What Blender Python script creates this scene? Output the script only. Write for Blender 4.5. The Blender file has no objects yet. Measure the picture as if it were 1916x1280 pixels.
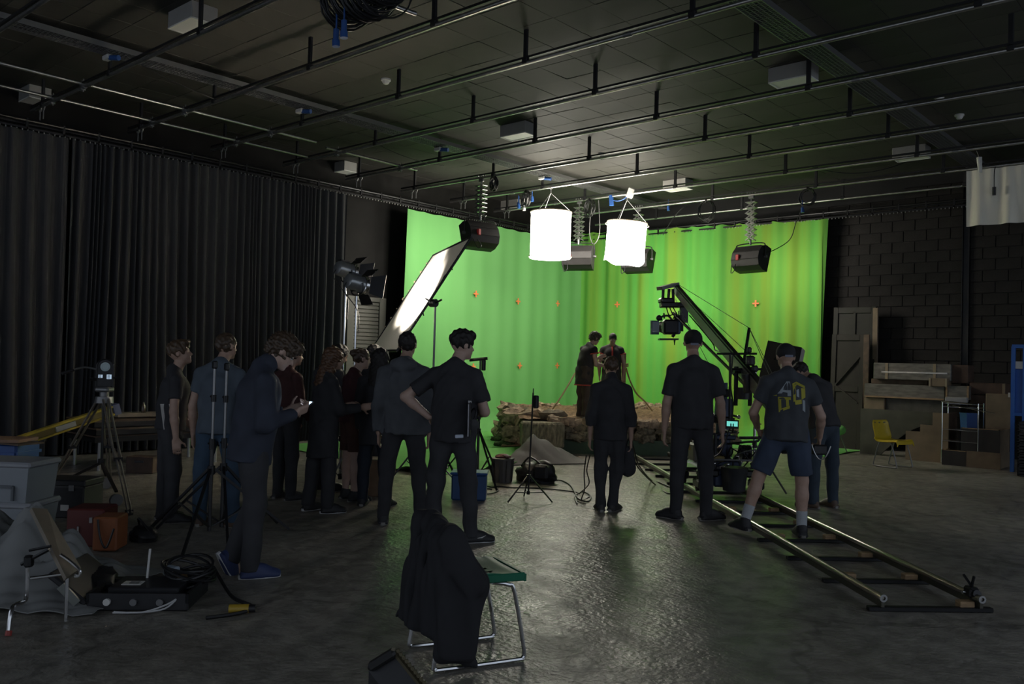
import bpy, math, random
import numpy as np
from mathutils import Vector, Matrix
random.seed(7); np.random.seed(7)
WORLD, LAN, SL, FR = .60, 18., (46, 22, 23, 20), 1900
R = math.radians
sc = bpy.context.scene
COL = sc.collection
# ---------------------------------------------------------------- camera
F, CX, CY, EYE = 1610., 958., 640., 1.617
yaw, pitch, roll = R(41.6), R(1.3), R(1.5)
fw = Vector((-math.sin(yaw)*math.cos(pitch), math.cos(yaw)*math.cos(pitch), math.sin(pitch)))
r0 = Vector((math.cos(yaw), math.sin(yaw), 0)); u0 = r0.cross(fw)
rt = r0*math.cos(roll)+u0*math.sin(roll); up = rt.cross(fw)
cam = bpy.data.objects.new('camera', bpy.data.cameras.new('camera')); COL.objects.link(cam)
cam.matrix_world = Matrix(((rt.x, up.x, -fw.x, 0), (rt.y, up.y, -fw.y, 0), (rt.z, up.z, -fw.z, EYE), (0, 0, 0, 1)))
cam.data.sensor_width = 36; cam.data.lens = 36*F/1916; cam.data.clip_end = 80; cam.data.clip_start = .05
sc.camera = cam
# ---------------------------------------------------------------- added dim uniform world fill, assumed cool daylight; shell left open behind the camera
w = bpy.data.worlds.new('world'); sc.world = w; w.use_nodes = True
w.node_tree.nodes['Background'].inputs[0].default_value = (.74, .84, 1.0, 1)
w.node_tree.nodes['Background'].inputs[1].default_value = WORLD
sc.view_settings.view_transform = 'Standard'; sc.view_settings.look = 'None'
sc.view_settings.exposure = 0; sc.view_settings.gamma = 1; sc.view_settings.use_curve_mapping = False
# ---------------------------------------------------------------- where a point of the room is, from a sight line and one known plane or distance
CAM = Vector((0, 0, EYE))
def ray(x, y): return fw+rt*((x-CX)/F)-up*((y-CY)/F)
def P(x, y, z=0.): d = ray(x, y); return CAM+d*((z-EYE)/d.z)
def PX(x, y, X): d = ray(x, y); return CAM+d*(X/d.x)
def PY(x, y, Y): d = ray(x, y); return CAM+d*(Y/d.y)
def D(x, y, dep): return CAM+ray(x, y)*dep
def proj(p): v = Vector(p)-CAM; z = v.dot(fw); return CX+F*v.dot(rt)/z, CY-F*v.dot(up)/z, z
# ---------------------------------------------------------------- mesh helpers
def frame(d):
    d = Vector(d).normalized(); a = Vector((0, 0, 1)) if abs(d.z) < .95 else Vector((1, 0, 0))
    x = a.cross(d).normalized(); return x, d.cross(x), d
def RZ(a): return Matrix.Rotation(R(a), 3, 'Z')
def RX(a): return Matrix.Rotation(R(a), 3, 'X')
def RY(a): return Matrix.Rotation(R(a), 3, 'Y')
class MB:
    def __init__(s): s.v = []; s.f = []
    def add(s, vs, fs):
        o = len(s.v); s.v += [tuple(v) for v in vs]; s.f += [tuple(i+o for i in f) for f in fs]; return s
    def box(s, c, d, M=None, bev=0.):
        c = Vector(c); h = Vector(d)*.5; b = min(bev, min(h)*.9)
        if b <= 0:
            vs = [Vector((x*h.x, y*h.y, z*h.z)) for x in (-1, 1) for y in (-1, 1) for z in (-1, 1)]
            fs = [(0, 1, 3, 2), (4, 6, 7, 5), (0, 4, 5, 1), (2, 3, 7, 6), (0, 2, 6, 4), (1, 5, 7, 3)]
        else:
            vs = []; ix = {}
            for x in (-1, 1):
                for y in (-1, 1):
                    for z in (-1, 1):
                        for a in range(3):
                            q = [x*(h.x-b), y*(h.y-b), z*(h.z-b)]; q[a] = (x, y, z)[a]*h[a]
                            ix[x, y, z, a] = len(vs); vs.append(Vector(q))
            fs = []
            for a in range(3):
                o1, o2 = [(1, 2), (2, 0), (0, 1)][a]
                for sg in (-1, 1):
                    q = []
                    for (p, r) in ((-1, -1), (1, -1), (1, 1), (-1, 1)):
                        k = [0, 0, 0]; k[a] = sg; k[o1] = p; k[o2] = r; q.append(ix[(*k, a)])
                    fs.append(q if sg > 0 else q[::-1])
                for p in (-1, 1):
                    for r in (-1, 1):
                        k = [0, 0, 0]; k[o1] = p; k[o2] = r; ka = list(k); kb = list(k); ka[a] = -1; kb[a] = 1
                        fs.append([ix[(*ka, o1)], ix[(*kb, o1)], ix[(*kb, o2)], ix[(*ka, o2)]][::(1 if p*r > 0 else -1)])
            for x in (-1, 1):
                for y in (-1, 1):
                    for z in (-1, 1):
                        fs.append([ix[x, y, z, 0], ix[x, y, z, 1], ix[x, y, z, 2]][::(1 if x*y*z > 0 else -1)])
        if M is not None: vs = [M@v for v in vs]
        return s.add([v+c for v in vs], fs)
    def bar(s, a, b, w, t, upv=(0, 0, 1), bev=0.):
        a = Vector(a); b = Vector(b); d = (b-a); L = d.length; d.normalize()
        x = d.cross(Vector(upv))
        if x.length < 1e-4: x = d.cross(Vector((1, 0, 0)))
        x.normalize(); y = x.cross(d)
        M = Matrix((x, d, y)).transposed()
        return s.box((a+b)/2, (w, L, t), M, bev)
    def cyl(s, a, b, r, r2=None, n=10, cap=True):
        a = Vector(a); b = Vector(b); r2 = r if r2 is None else r2; x, y, d = frame(b-a)
        vs = []
        for k in range(n):
            t = 2*math.pi*k/n; e = x*math.cos(t)+y*math.sin(t); vs += [a+e*r, b+e*r2]
        fs = [(2*k, 2*((k+1) % n), 2*((k+1) % n)+1, 2*k+1) for k in range(n)]
        if cap: fs += [tuple(2*k for k in range(n))[::-1], tuple(2*k+1 for k in range(n))]
        return s.add(vs, fs)
    def tube(s, pts, r, n=8, closed=False):
        pts = [Vector(p) for p in pts]; m = len(pts); vs = []; x = None
        for i, p in enumerate(pts):
            a = pts[i-1] if (i or closed) else p; b = pts[(i+1) % m] if (i < m-1 or closed) else p
            d = (b-a).normalized()
            if x is None: x = frame(d)[0]
            x = (x-d*x.dot(d)); x = x.normalized() if x.length > 1e-6 else frame(d)[0]
            y = d.cross(x); rr = r(i/(m-1)) if callable(r) else r
            vs += [p+(x*math.cos(2*math.pi*k/n)+y*math.sin(2*math.pi*k/n))*rr for k in range(n)]
        fs = []
        for i in range(m if closed else m-1):
            j = (i+1) % m
            fs += [(i*n+k, i*n+(k+1) % n, j*n+(k+1) % n, j*n+k) for k in range(n)]
        if not closed: fs += [tuple(range(n))[::-1], tuple((m-1)*n+k for k in range(n))]
        return s.add(vs, fs)
    def lathe(s, prof, n=20, c=(0, 0, 0), ax=(0, 0, 1), cap=True):
        x, y, d = frame(ax); c = Vector(c); m = len(prof); vs = []
        for (r, z) in prof:
            vs += [c+d*z+(x*math.cos(2*math.pi*k/n)+y*math.sin(2*math.pi*k/n))*r for k in range(n)]
        fs = [(i*n+k, i*n+(k+1) % n, (i+1)*n+(k+1) % n, (i+1)*n+k) for i in range(m-1) for k in range(n)]
        if cap: fs += [tuple(range(n))[::-1], tuple((m-1)*n+k for k in range(n))]
        return s.add(vs, fs)
    def sph(s, c, r, n=12, m=8, M=None):
        r = (r, r, r) if not hasattr(r, '__len__') else r; vs = []
        for i in range(m+1):
            a = math.pi*i/m
            for k in range(n):
                t = 2*math.pi*k/n; q = Vector((r[0]*math.sin(a)*math.cos(t), r[1]*math.sin(a)*math.sin(t), r[2]*math.cos(a)))
                vs.append((M@q if M is not None else q)+Vector(c))
        return s.add(vs, [(i*n+k, (i+1)*n+k, (i+1)*n+(k+1) % n, i*n+(k+1) % n) for i in range(m) for k in range(n)])
    def grid(s, fn, nu, nv):
        vs = [fn(i/nu, j/nv) for i in range(nu+1) for j in range(nv+1)]; q = nv+1
        return s.add(vs, [(i*q+j, (i+1)*q+j, (i+1)*q+j+1, i*q+j+1) for i in range(nu) for j in range(nv)])
    def sheet(s, fn, nu, nv, th):
        # a cloth or board with two faces, th apart
        A = [[Vector(fn(i/nu, j/nv)) for j in range(nv+1)] for i in range(nu+1)]
        vs = []
        for side in (0, 1):
            for i in range(nu+1):
                for j in range(nv+1):
                    du = A[min(i+1, nu)][j]-A[max(i-1, 0)][j]; dv = A[i][min(j+1, nv)]-A[i][max(j-1, 0)]
                    nn = du.cross(dv); nn = nn.normalized() if nn.length > 1e-9 else Vector((0, 0, 1))
                    vs.append(A[i][j]+nn*th*(.5-side))
        q = nv+1; T = (nu+1)*q; fs = []
        for i in range(nu):
            for j in range(nv):
                a = (i*q+j, (i+1)*q+j, (i+1)*q+j+1, i*q+j+1); fs.append(a); fs.append(tuple(T+k for k in a[::-1]))
        for i in range(nu):
            for j, fl in ((0, 1), (nv, 0)):
                a = (i*q+j, (i+1)*q+j, T+(i+1)*q+j, T+i*q+j); fs.append(a[::-1] if fl else a)
        for j in range(nv):
            for i, fl in ((0, 0), (nu, 1)):
                a = (i*q+j, i*q+j+1, T+i*q+j+1, T+i*q+j); fs.append(a[::-1] if fl else a)
        return s.add(vs, fs)
    def prism(s, poly, o, ex, ey, th):
        # polygon in the plane (ex, ey) at o, th thick along ex x ey
        o = Vector(o); ex = Vector(ex); ey = Vector(ey); n = ex.cross(ey).normalized(); m = len(poly)
        vs = [o+ex*a+ey*b+n*(th*.5*sg) for sg in (-1, 1) for a, b in poly]
        fs = [tuple(range(m))[::-1], tuple(range(m, 2*m))]+[(i, (i+1) % m, m+(i+1) % m, m+i) for i in range(m)]
        return s.add(vs, fs)
    def mesh(s, name, smooth=True):
        me = bpy.data.meshes.new(name); me.from_pydata(s.v, [], s.f); me.update()
        if smooth:
            me.polygons.foreach_set('use_smooth', [True]*len(me.polygons)); me.set_sharp_from_angle(angle=R(38))
        return me
def ob(name, mb, m, parent=None, smooth=True, kind=None, label=None, loc=None, rz=None):
    me = mb.mesh(name, smooth) if isinstance(mb, MB) else mb
    if m is not None and not me.materials: me.materials.append(m)
    o = bpy.data.objects.new(name, me); COL.objects.link(o)
    if parent is not None: o.parent = parent
    if kind: o['kind'] = kind
    if label: o['label'] = label
    if loc is not None: o.location = loc
    if rz is not None: o.rotation_euler.z = R(rz)
    return o
def tag(o, label, cat, group=None, kind=None):
    o['label'] = label; o['category'] = cat
    if group: o['group'] = group
    if kind: o['kind'] = kind
    return o
def thing(name, label, cat, loc=(0, 0, 0), rz=0., group=None):
    o = bpy.data.objects.new(name, None); COL.objects.link(o); o.location = loc; o.rotation_euler.z = R(rz); o.empty_display_size = .1
    return tag(o, label, cat, group)
def dup(o, parent=None, loc=None, rz=None, label=None):
    c = o.copy(); COL.objects.link(c); c.parent = parent
    if loc is not None: c.location = loc
    if rz is not None: c.rotation_euler.z = R(rz)
    if label: c['label'] = label
    for ch in KIDS(o): dup(ch, c)
    return c
def KIDS(o): return [q for q in COL.objects if q.parent == o]
def sag(a, b, drop, n=12):
    a = Vector(a); b = Vector(b)
    return [a.lerp(b, i/n)-Vector((0, 0, drop*4*(i/n)*(1-i/n))) for i in range(n+1)]
def spline(pts, n=6):
    pts = [Vector(p) for p in pts]; out = []
    for i in range(len(pts)-1):
        p0 = pts[max(i-1, 0)]; p1 = pts[i]; p2 = pts[i+1]; p3 = pts[min(i+2, len(pts)-1)]
        for k in range(n):
            t = k/n; out.append(.5*((2*p1)+(p2-p0)*t+(2*p0-5*p1+4*p2-p3)*t*t+(3*p1-p0-3*p2+p3)*t**3))
    return out+[pts[-1]]
def ring(c, r, ax, n=20, jit=0.):
    x, y, d = frame(ax); c = Vector(c)
    return [c+(x*math.cos(2*math.pi*k/n)+y*math.sin(2*math.pi*k/n))*(r+random.uniform(-jit, jit))+d*random.uniform(-jit, jit) for k in range(n)]
# ---------------------------------------------------------------- materials
MATS = {}
def mat(name, col, rough=.6, metal=0., var=0., vs=6., bump=0., bs=40., spec=.5, emit=None, es=0., sheen=0., trans=0., stretch=(1, 1, 1)):
    if name in MATS: return MATS[name]
    m = bpy.data.materials.new(name); m.use_nodes = True; nt = m.node_tree; b = nt.nodes['Principled BSDF']; MATS[name] = m
    b.inputs['Base Color'].default_value = (*col, 1); b.inputs['Roughness'].default_value = rough; b.inputs['Metallic'].default_value = metal
    b.inputs['Specular IOR Level'].default_value = spec
    if sheen: b.inputs['Sheen Weight'].default_value = sheen
    if trans: b.inputs['Transmission Weight'].default_value = trans
    if emit: b.inputs['Emission Color'].default_value = (*emit, 1); b.inputs['Emission Strength'].default_value = es
    if var or bump:
        tc = nt.nodes.new('ShaderNodeTexCoord'); mp = nt.nodes.new('ShaderNodeMapping'); mp.inputs['Scale'].default_value = stretch
        nt.links.new(tc.outputs['Object'], mp.inputs['Vector'])
    if var:
        n = nt.nodes.new('ShaderNodeTexNoise'); n.inputs['Scale'].default_value = vs; n.inputs['Detail'].default_value = 3
        nt.links.new(mp.outputs[0], n.inputs['Vector'])
        r = nt.nodes.new('ShaderNodeValToRGB'); r.color_ramp.elements[0].position = .3; r.color_ramp.elements[1].position = .7
        r.color_ramp.elements[0].color = (*[c*(1-var) for c in col], 1); r.color_ramp.elements[1].color = (*[min(1, c*(1+var)) for c in col], 1)
        nt.links.new(n.outputs['Fac'], r.inputs[0]); nt.links.new(r.outputs[0], b.inputs['Base Color'])
    if bump:
        n2 = nt.nodes.new('ShaderNodeTexNoise'); n2.inputs['Scale'].default_value = bs; n2.inputs['Detail'].default_value = 1.5
        nt.links.new(mp.outputs[0], n2.inputs['Vector'])
        bp = nt.nodes.new('ShaderNodeBump'); bp.inputs['Strength'].default_value = bump; bp.inputs['Distance'].default_value = .02
        nt.links.new(n2.outputs['Fac'], bp.inputs['Height']); nt.links.new(bp.outputs[0], b.inputs['Normal'])
    return m
BLK = mat('black_paint', (.012, .012, .013), .45)
BLKM = mat('black_metal', (.016, .016, .017), .38, .3)
BLKP = mat('black_plastic', (.014, .014, .016), .5, var=.3)
RUB = mat('black_rubber', (.012, .012, .012), .6)
STEEL = mat('galvanised_steel', (.42, .42, .40), .32, .9, var=.15, vs=20)
CHROME = mat('chrome', (.7, .7, .7), .15, 1.)
ALU = mat('aluminium', (.5, .5, .5), .3, .9)
GREYM = mat('grey_metal', (.20, .20, .20), .4, .6)
BLUEP = mat('blue_plastic', (.022, .075, .25), .4)
WHITEP = mat('white_plastic', (.62, .61, .58), .5)
WOOD = mat('pale_wood', (.32, .21, .11), .6, var=.3, vs=8, stretch=(1, 1, 8))
DWOOD = mat('dark_wood', (.085, .055, .035), .6, var=.35, vs=8)

# ================================================================ the room
ZP, ZC, XL, YB = 5.216, 5.618, -14.5, 18.72      # pipe grid, ceiling, left wall, back wall
def floor_mat():
    m = bpy.data.materials.new('worn_concrete'); m.use_nodes = True; nt = m.node_tree; b = nt.nodes['Principled BSDF']; L = nt.links.new
    tc = nt.nodes.new('ShaderNodeTexCoord')
    def noise(scale, det, dist=0.):
        n = nt.nodes.new('ShaderNodeTexNoise'); n.inputs['Scale'].default_value = scale; n.inputs['Detail'].default_value = det; n.inputs['Distortion'].default_value = dist
        L(tc.outputs['Object'], n.inputs['Vector']); return n
    def ramp(src, a, b_, ca, cb):
        r = nt.nodes.new('ShaderNodeValToRGB'); r.color_ramp.elements[0].position = a; r.color_ramp.elements[1].position = b_
        r.color_ramp.elements[0].color = ca; r.color_ramp.elements[1].color = cb; L(src, r.inputs[0]); return r
    n1 = noise(.55, 5, .6); n2 = noise(7., 4, .4); n3 = noise(28., 2); n4 = noise(2.1, 3, 1.2)
    c1 = ramp(n1.outputs[0], .35, .68, (.24, .22, .185, 1), (.36, .335, .285, 1))
    c2 = ramp(n2.outputs[0], .38, .62, (.62, .62, .62, 1), (1.08, 1.08, 1.08, 1))
    mx = nt.nodes.new('ShaderNodeMixRGB'); mx.blend_type = 'MULTIPLY'; mx.inputs[0].default_value = .8; L(c1.outputs[0], mx.inputs[1]); L(c2.outputs[0], mx.inputs[2])
    # hairline cracks
    vo = nt.nodes.new('ShaderNodeTexVoronoi'); vo.feature = 'DISTANCE_TO_EDGE'; vo.inputs['Scale'].default_value = .42
    wp = nt.nodes.new('ShaderNodeVectorMath'); wp.operation = 'MULTIPLY_ADD'; L(n4.outputs['Color'], wp.inputs[0]); wp.inputs[1].default_value = (.5, .5, .5); L(tc.outputs['Object'], wp.inputs[2]); L(wp.outputs[0], vo.inputs['Vector'])
    c3 = ramp(vo.outputs['Distance'], .004, .012, (.62, .62, .62, 1), (1, 1, 1, 1))
    mx2 = nt.nodes.new('ShaderNodeMixRGB'); mx2.blend_type = 'MULTIPLY'; mx2.inputs[0].default_value = .8; L(mx.outputs[0], mx2.inputs[1]); L(c3.outputs[0], mx2.inputs[2])
    L(mx2.outputs[0], b.inputs['Base Color'])
    rr = ramp(n4.outputs[0], .35, .65, (.28, .28, .28, 1), (.46, .46, .46, 1)); L(rr.outputs[0], b.inputs['Roughness'])
    b.inputs['Specular IOR Level'].default_value = .22
    ad = nt.nodes.new('ShaderNodeMath'); ad.operation = 'MULTIPLY_ADD'; L(n2.outputs[0], ad.inputs[0]); ad.inputs[1].default_value = 1.3; L(n3.outputs[0], ad.inputs[2])
    bp = nt.nodes.new('ShaderNodeBump'); bp.inputs['Strength'].default_value = .5; bp.inputs['Distance'].default_value = .014; L(ad.outputs[0], bp.inputs['Height']); L(bp.outputs[0], b.inputs['Normal'])
    return m
FLOOR = floor_mat()
ob('floor', MB().box((-5.5, 7.2, -.1), (20, 26, .2)), FLOOR, kind='structure', smooth=False)
CEILM = mat('charcoal_tile', (.050, .048, .043), .68, var=.12, vs=1.2, spec=.25)
WALLM = mat('dark_wall_paint', (.014, .0135, .0125), .7, var=.2, vs=2, spec=.12)
BLOCKM = mat('dark_painted_block', (.023, .021, .019), .7, var=.25, vs=3, bump=.3, bs=60, spec=.15)
ceiling = ob('ceiling', MB().box((-5.5, 7.2, ZC+.16), (20, 26, .25)), mat('ceiling_void', (.02, .02, .018), .7), kind='structure', smooth=False)
# ceiling tiles
tile = MB().box((0, 0, .012), (.5965, .5965, .024), bev=.003).mesh('ceiling_tile'); tile.materials.append(CEILM)
cells = []
for i in range(-14, 18):
    for j in range(-14, 19):
        x, y = -6.29+.6*i+.3, 7.657+.6*j+.3
        if x < XL or x > 4.2 or y < -4 or y > YB-.2: continue
        px, py, dz = proj((x, y, ZC)); vis = dz > .5 and -120 < px < 2036 and -80 < py < 700
        cells.append((0 if vis else 1, (Vector((x, y, ZC))-CAM).length, x, y))
cells.sort(); rest = MB()
for k, (a, d, x, y) in enumerate(cells):
    tx, ty = random.gauss(0, .35), random.gauss(0, .35)
    if k < 300:
        o = ob('ceiling_tile', tile, None, ceiling); o.location = (x, y, ZC); o.rotation_euler = (R(tx), R(ty), 0)
    else: rest.box((x, y, ZC+.012), (.5965, .5965, .024), RX(tx)@RY(ty))
ob('ceiling_tile', rest, CEILM, ceiling, smooth=False, kind='stuff')
# walls
wl = ob('wall_left', MB().box((XL-.1, 7.2, 2.8), (.2, 26, 5.9)), WALLM, kind='structure', smooth=False)
wb = ob('wall_back', MB().box((-5.5, YB+.1, 2.8), (20, .2, 5.9)), mat('mortar', (.006, .006, .006), .8), kind='structure', smooth=False)
colx = PY(1807, 500, YB-.05).x
bl = [MB().box((0, 0, 0), (w_, .03, .212), bev=.004).mesh('block') for w_ in (.436, .211)]
for q in bl: q.materials.append(BLOCKM)
nb = 0
for rw in range(24):
    for side, x0, x1 in ((0, -7.75, colx-.07), (1, colx+.07, -1.9)):
        # running bond, a half block at one end of every other course
        x = x0 if side else x1; first = rw % 2; sg = 1 if side else -1
        while (x < x1-.1) if side else (x > x0+.1):
            wd = .225 if first else .45; first = 0
            if nb < 296 and (rw > 1):
                o = ob('block', bl[0 if wd > .3 else 1], None, wb); o.location = (x+sg*wd/2, YB-.008+random.uniform(-.003, .003), rw*.224+.112+.06); nb += 1
            x += sg*wd
ob('steel_column', MB().box((colx, YB-.01, 2.7), (.10, .02, 5.4)).box((colx-.06, YB-.045, 2.7), (.012, .07, 5.4)).box((colx+.06, YB-.045, 2.7), (.012, .07, 5.4)), BLKM, wb)
# low raised plinth along the back wall where the scenery store stands
# roller shutter door in the left wall
dr = ob('door_1', MB().box((XL+.012, 0, 0), (.02, .01, .01)), None, kind='structure')
bpy.data.objects.remove(dr)
yA, yB_ = PX(648, 553, XL).y, PX(720, 558, XL).y; zT = PX(700, 557, XL).z
SHUT = mat('shutter_grey', (.10, .098, .082), .5, var=.1, vs=3)
fm = MB()
fm.box((XL+.03, yB_-.09, zT/2), (.06, .18, zT), bev=.008).box((XL+.03, yA+.09, zT/2), (.06, .18, zT), bev=.008).box((XL+.03, (yA+yB_)/2, zT-.05), (.06, yB_-yA-.36, .1), bev=.008)
door = ob('door_1', fm, SHUT, kind='structure')
sl = MB(); n = 34; hh = (zT-.1)/n
slm = MB().lathe([(.004, -.001), (.02, .012), (.026, .035), (.02, .06), (.004, .072)], 6, cap=False)
for k in range(n):
    z0 = k*hh; y0, y1 = yA+.18, yB_-.18; e = .022
    m = MB().add([(XL+.004, y0, z0), (XL+.004+e, y0, z0+.012), (XL+.004+e, y0, z0+hh-.015), (XL+.004, y0, z0+hh), (XL+.004, y1, z0), (XL+.004+e, y1, z0+.012), (XL+.004+e, y1, z0+hh-.015), (XL+.004, y1, z0+hh)],
                 [(0, 1, 5, 4), (1, 2, 6, 5), (2, 3, 7, 6), (0, 3, 2, 1), (4, 5, 6, 7), (0, 4, 7, 3)])
    ob('slat', m, SHUT, door, smooth=False)
# ================================================================ curtains and curtain track
XT, YT = -13.87, 18.3
CURT = mat('black_serge', (.048, .048, .050), .9, sheen=.05, spec=.2)
def curtain(y0, y1, label, seed, dens):
    rnd = random.Random(seed); n = int((y1-y0)*90); ph = 0; cols = []
    wid = 1/dens; amp = .09
    k = 0
    while k <= n:
        if rnd.random() < .035: wid = rnd.uniform(.5, 1.9)/dens; amp = rnd.uniform(.06, .135)
        ph += (1/90)/wid*2*math.pi; cols.append((ph, amp, rnd.uniform(-.004, .004))); k += 1
    sm = [sum(cols[max(0, min(n, i+d))][1] for d in range(-8, 9))/17 for i in range(n+1)]
    drift = [math.sin(i*.013+seed)*.11+math.sin(i*.031+seed*2)*.05 for i in range(n+1)]
    nz = 16
    def fn(u, v):
        i = min(n, int(round(u*n))); f = (v)
        s = math.sin(cols[i][0]+.5*math.sin(v*3+i*.02)); s = math.copysign(abs(s)**.75, s)
        x = XT+sm[i]*s*(.45+.55*f)+cols[i][2]
        y = y0+(y1-y0)*u+drift[i]*f*f*min(1, u*8, (1-u)*8)
        return (x, y, 4.86-(4.84)*v)
    o = ob('curtain', MB().grid(fn, n, nz), CURT)
    return tag(o, label, 'curtain', 'black drapes along the left wall')
curtain(.2, P(112, 250, 5.0).y, 'black floor-length drape nearest the camera, cut by the left picture edge', 3, 8)
curtain(P(118, 250, 5.0).y, P(657, 352, 5.0).y-.05, 'wide black pleated drape ending beside the roller shutter', 5, 8.5)
def track(name, label, a, b, side):
    a = Vector(a); b = Vector(b); t = thing(name, label, 'curtain track', a); Lv = b-a; Ln = Lv.length; d = Lv.normalized(); s = Vector(side)
    ob('upper_rail', MB().cyl((0, 0, 0), Lv, .022, n=8), BLKM, t)
    ob('lower_rail', MB().bar(Vector((0, 0, -.115)), Lv+Vector((0, 0, -.115)), .035, .03), BLKM, t)
    ob('second_rail', MB().bar(s*.13+Vector((0, 0, -.02)), Lv+s*.13+Vector((0, 0, -.02)), .03, .03), BLKM, t)
    br = MB().box((0, 0, -.05), (.035, .035, .17), bev=.004).box(tuple(s*.065+Vector((0, 0, .0))), (abs(s.x)*.15+.03, abs(s.y)*.15+.03, .025)).mesh('bracket'); br.materials.append(BLKM)
    k = .3
    while k < Ln:
        o = ob('bracket', br, None, t); o.location = d*k; k += .52
    g = MB(); k = .05
    while k < Ln: g.box(d*k+Vector((0, 0, -.14)), (.014, .014, .03)); k += .075
    ob('glider', g, STEEL, t, kind='stuff', smooth=False)
    return t
track('curtain_track', 'long black double curtain track above the black drapes', (XT, .2, 5.007), (XT, YT, 5.007), (-1, 0, 0))
track('curtain_track', 'black double curtain track above the yellowish green cloth and block wall', (XT, YT, 5.007), (-4.2, YT, 5.007), (0, 1, 0))
# ================================================================ lighting grid of pipes
gy = [3.32+1.4735*k for k in range(10)]+[18.0]
hx = [-6.79+2.29*k for k in range(-3, 3)]
nth = ['nearest', 'second', 'third', 'fourth', 'fifth', 'sixth', 'seventh', 'eighth', 'ninth', 'tenth', 'farthest']
hm = MB().box((0, 0, (ZC-ZP)/2+.02), (.055, .035, ZC-ZP-.03), bev=.004).box((0, 0, .02), (.085, .06, .07), bev=.01).mesh('hanger'); hm.materials.append(BLK)
hk = MB().tube([(0, 0, .05), (.03, 0, .03), (.045, 0, -.02), (.02, 0, -.07), (-.02, 0, -.08), (-.045, 0, -.04)], .009, 6).cyl((0, 0, -.05), (0, 0, -.2), .008, n=6).mesh('hook'); hk.materials.append(GREYM)
jn = MB().cyl((-.05, 0, 0), (.05, 0, 0), .031, n=10).mesh('coupler'); jn.materials.append(GREYM)
for i, y in enumerate(gy):
    x0 = -14.1 if i < 9 else -14.0; x1 = 3.6 if i < 10 else -4.4
    if i == 10: x0 = -13.2
    t = thing('grid_pipe', f'{nth[i]} long steel lighting-grid pipe from the camera, hung below the ceiling', 'pipe', (0, y, ZP), group='pipes of the ceiling lighting grid')
    ob('tube', MB().cyl((x0, 0, 0), (x1, 0, 0), .0245, n=12), STEEL, t)
    if i < 10: ob('conduit', MB().box(((x0+x1)/2, 0, .062), (x1-x0, .03, .028)), BLK, t)
    for x in hx:
        if x0 < x < x1: ob('hanger', hm, None, t).location = (x+random.uniform(-.03, .03), 0, 0)
    for x in (-12.2, -5.3+(i % 3)*.7, -.6): 
        if x < x1: ob('coupler', jn, None, t).location = (x, 0, 0)
    for x in (-13.75, -13.62): ob('hook', hk, None, t).location = (x, 0, 0)
# loose scaffold tubes lying across the grid on the left
def crosspipe(p0, p1, label):
    a = P(*p0, ZP+.055); b = P(*p1, ZP+.055); b.x = a.x = (a.x+b.x)/2
    t = thing('scaffold_tube', label, 'pipe', a); ob('tube', MB().cyl((0, 0, 0), b-a, .024, n=12), STEEL, t)
    for y in gy:
        if a.y < y < b.y:
            c = MB().box((0, y-a.y, -.02), (.09, .05, .03), bev=.005).cyl((.03, y-a.y, -.12), (.03, y-a.y, .06), .008, n=6).cyl((-.03, y-a.y, -.1), (-.03, y-a.y, .05), .008, n=6).box((0, y-a.y, -.085), (.08, .06, .025), bev=.005)
            ob('clamp', c, GREYM, t)
crosspipe((-60, 102), (590, 266), 'long steel tube clamped across the grid, farther from the black drapes')
crosspipe((-60, 148), (578, 293), 'long steel tube clamped across the grid, closer to the black drapes')
crosspipe((615, 275), (775, 319), 'short steel tube clamped across two grid pipes')
# cable trays
def tray(x, y0, y1, label, zt):
    t = thing('cable_tray', label, 'cable tray', (x, y0, zt)); L_ = y1-y0
    for s, nm in ((-.15, 'side_rail'), (.15, 'side_rail')): ob(nm, MB().box((s, L_/2, .03), (.012, L_, .07)), GREYM, t)
    m = MB(); k = 0
    while k < L_: m.box((0, k, .002), (.30, .008, .008)); k += .05
    for s in (-.1, -.05, 0, .05, .1): m.box((s, L_/2, -.002), (.006, L_, .006))
    ob('mesh_rung', m, GREYM, t, kind='stuff', smooth=False)
    for k in range(3):
        x_ = -.08+.07*k
        ob('cable', MB().tube([(x_+.03*math.sin(j*.9+k), L_*j/40, .02) for j in range(41)], .012, 6), BLKP, t)
    return t
zt = 5.46
t1x = P(623, 222, zt).x; t2x = P(1500, 100, zt).x
tray(t1x+.15, .5, 18.2, 'long grey wire cable tray under the ceiling nearer the black drapes', zt)
tray(t2x+.15, .5, 18.2, 'dark wire cable tray under the ceiling on the right, green along one edge', zt)
# socket boxes with blue plugs on the trays
for k, y in enumerate([gy[1], gy[3], gy[5], gy[7]]):
    t = thing('grid_socket', ['blue plug socket under the cable tray by the second grid pipe', 'blue plug socket under the cable tray by the fourth grid pipe', 'blue plug socket under the cable tray by the sixth grid pipe', 'blue plug socket under the cable tray above the white lanterns'][k], 'socket', (t1x+.05, y-.05, zt-.04))
    ob('box', MB().box((0, 0, 0), (.16, .09, .06), bev=.01), WHITEP, t); ob('plug', MB().cyl((.05, 0, -.01), (.2, .05, -.03), .035, n=10), BLUEP, t)
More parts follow.
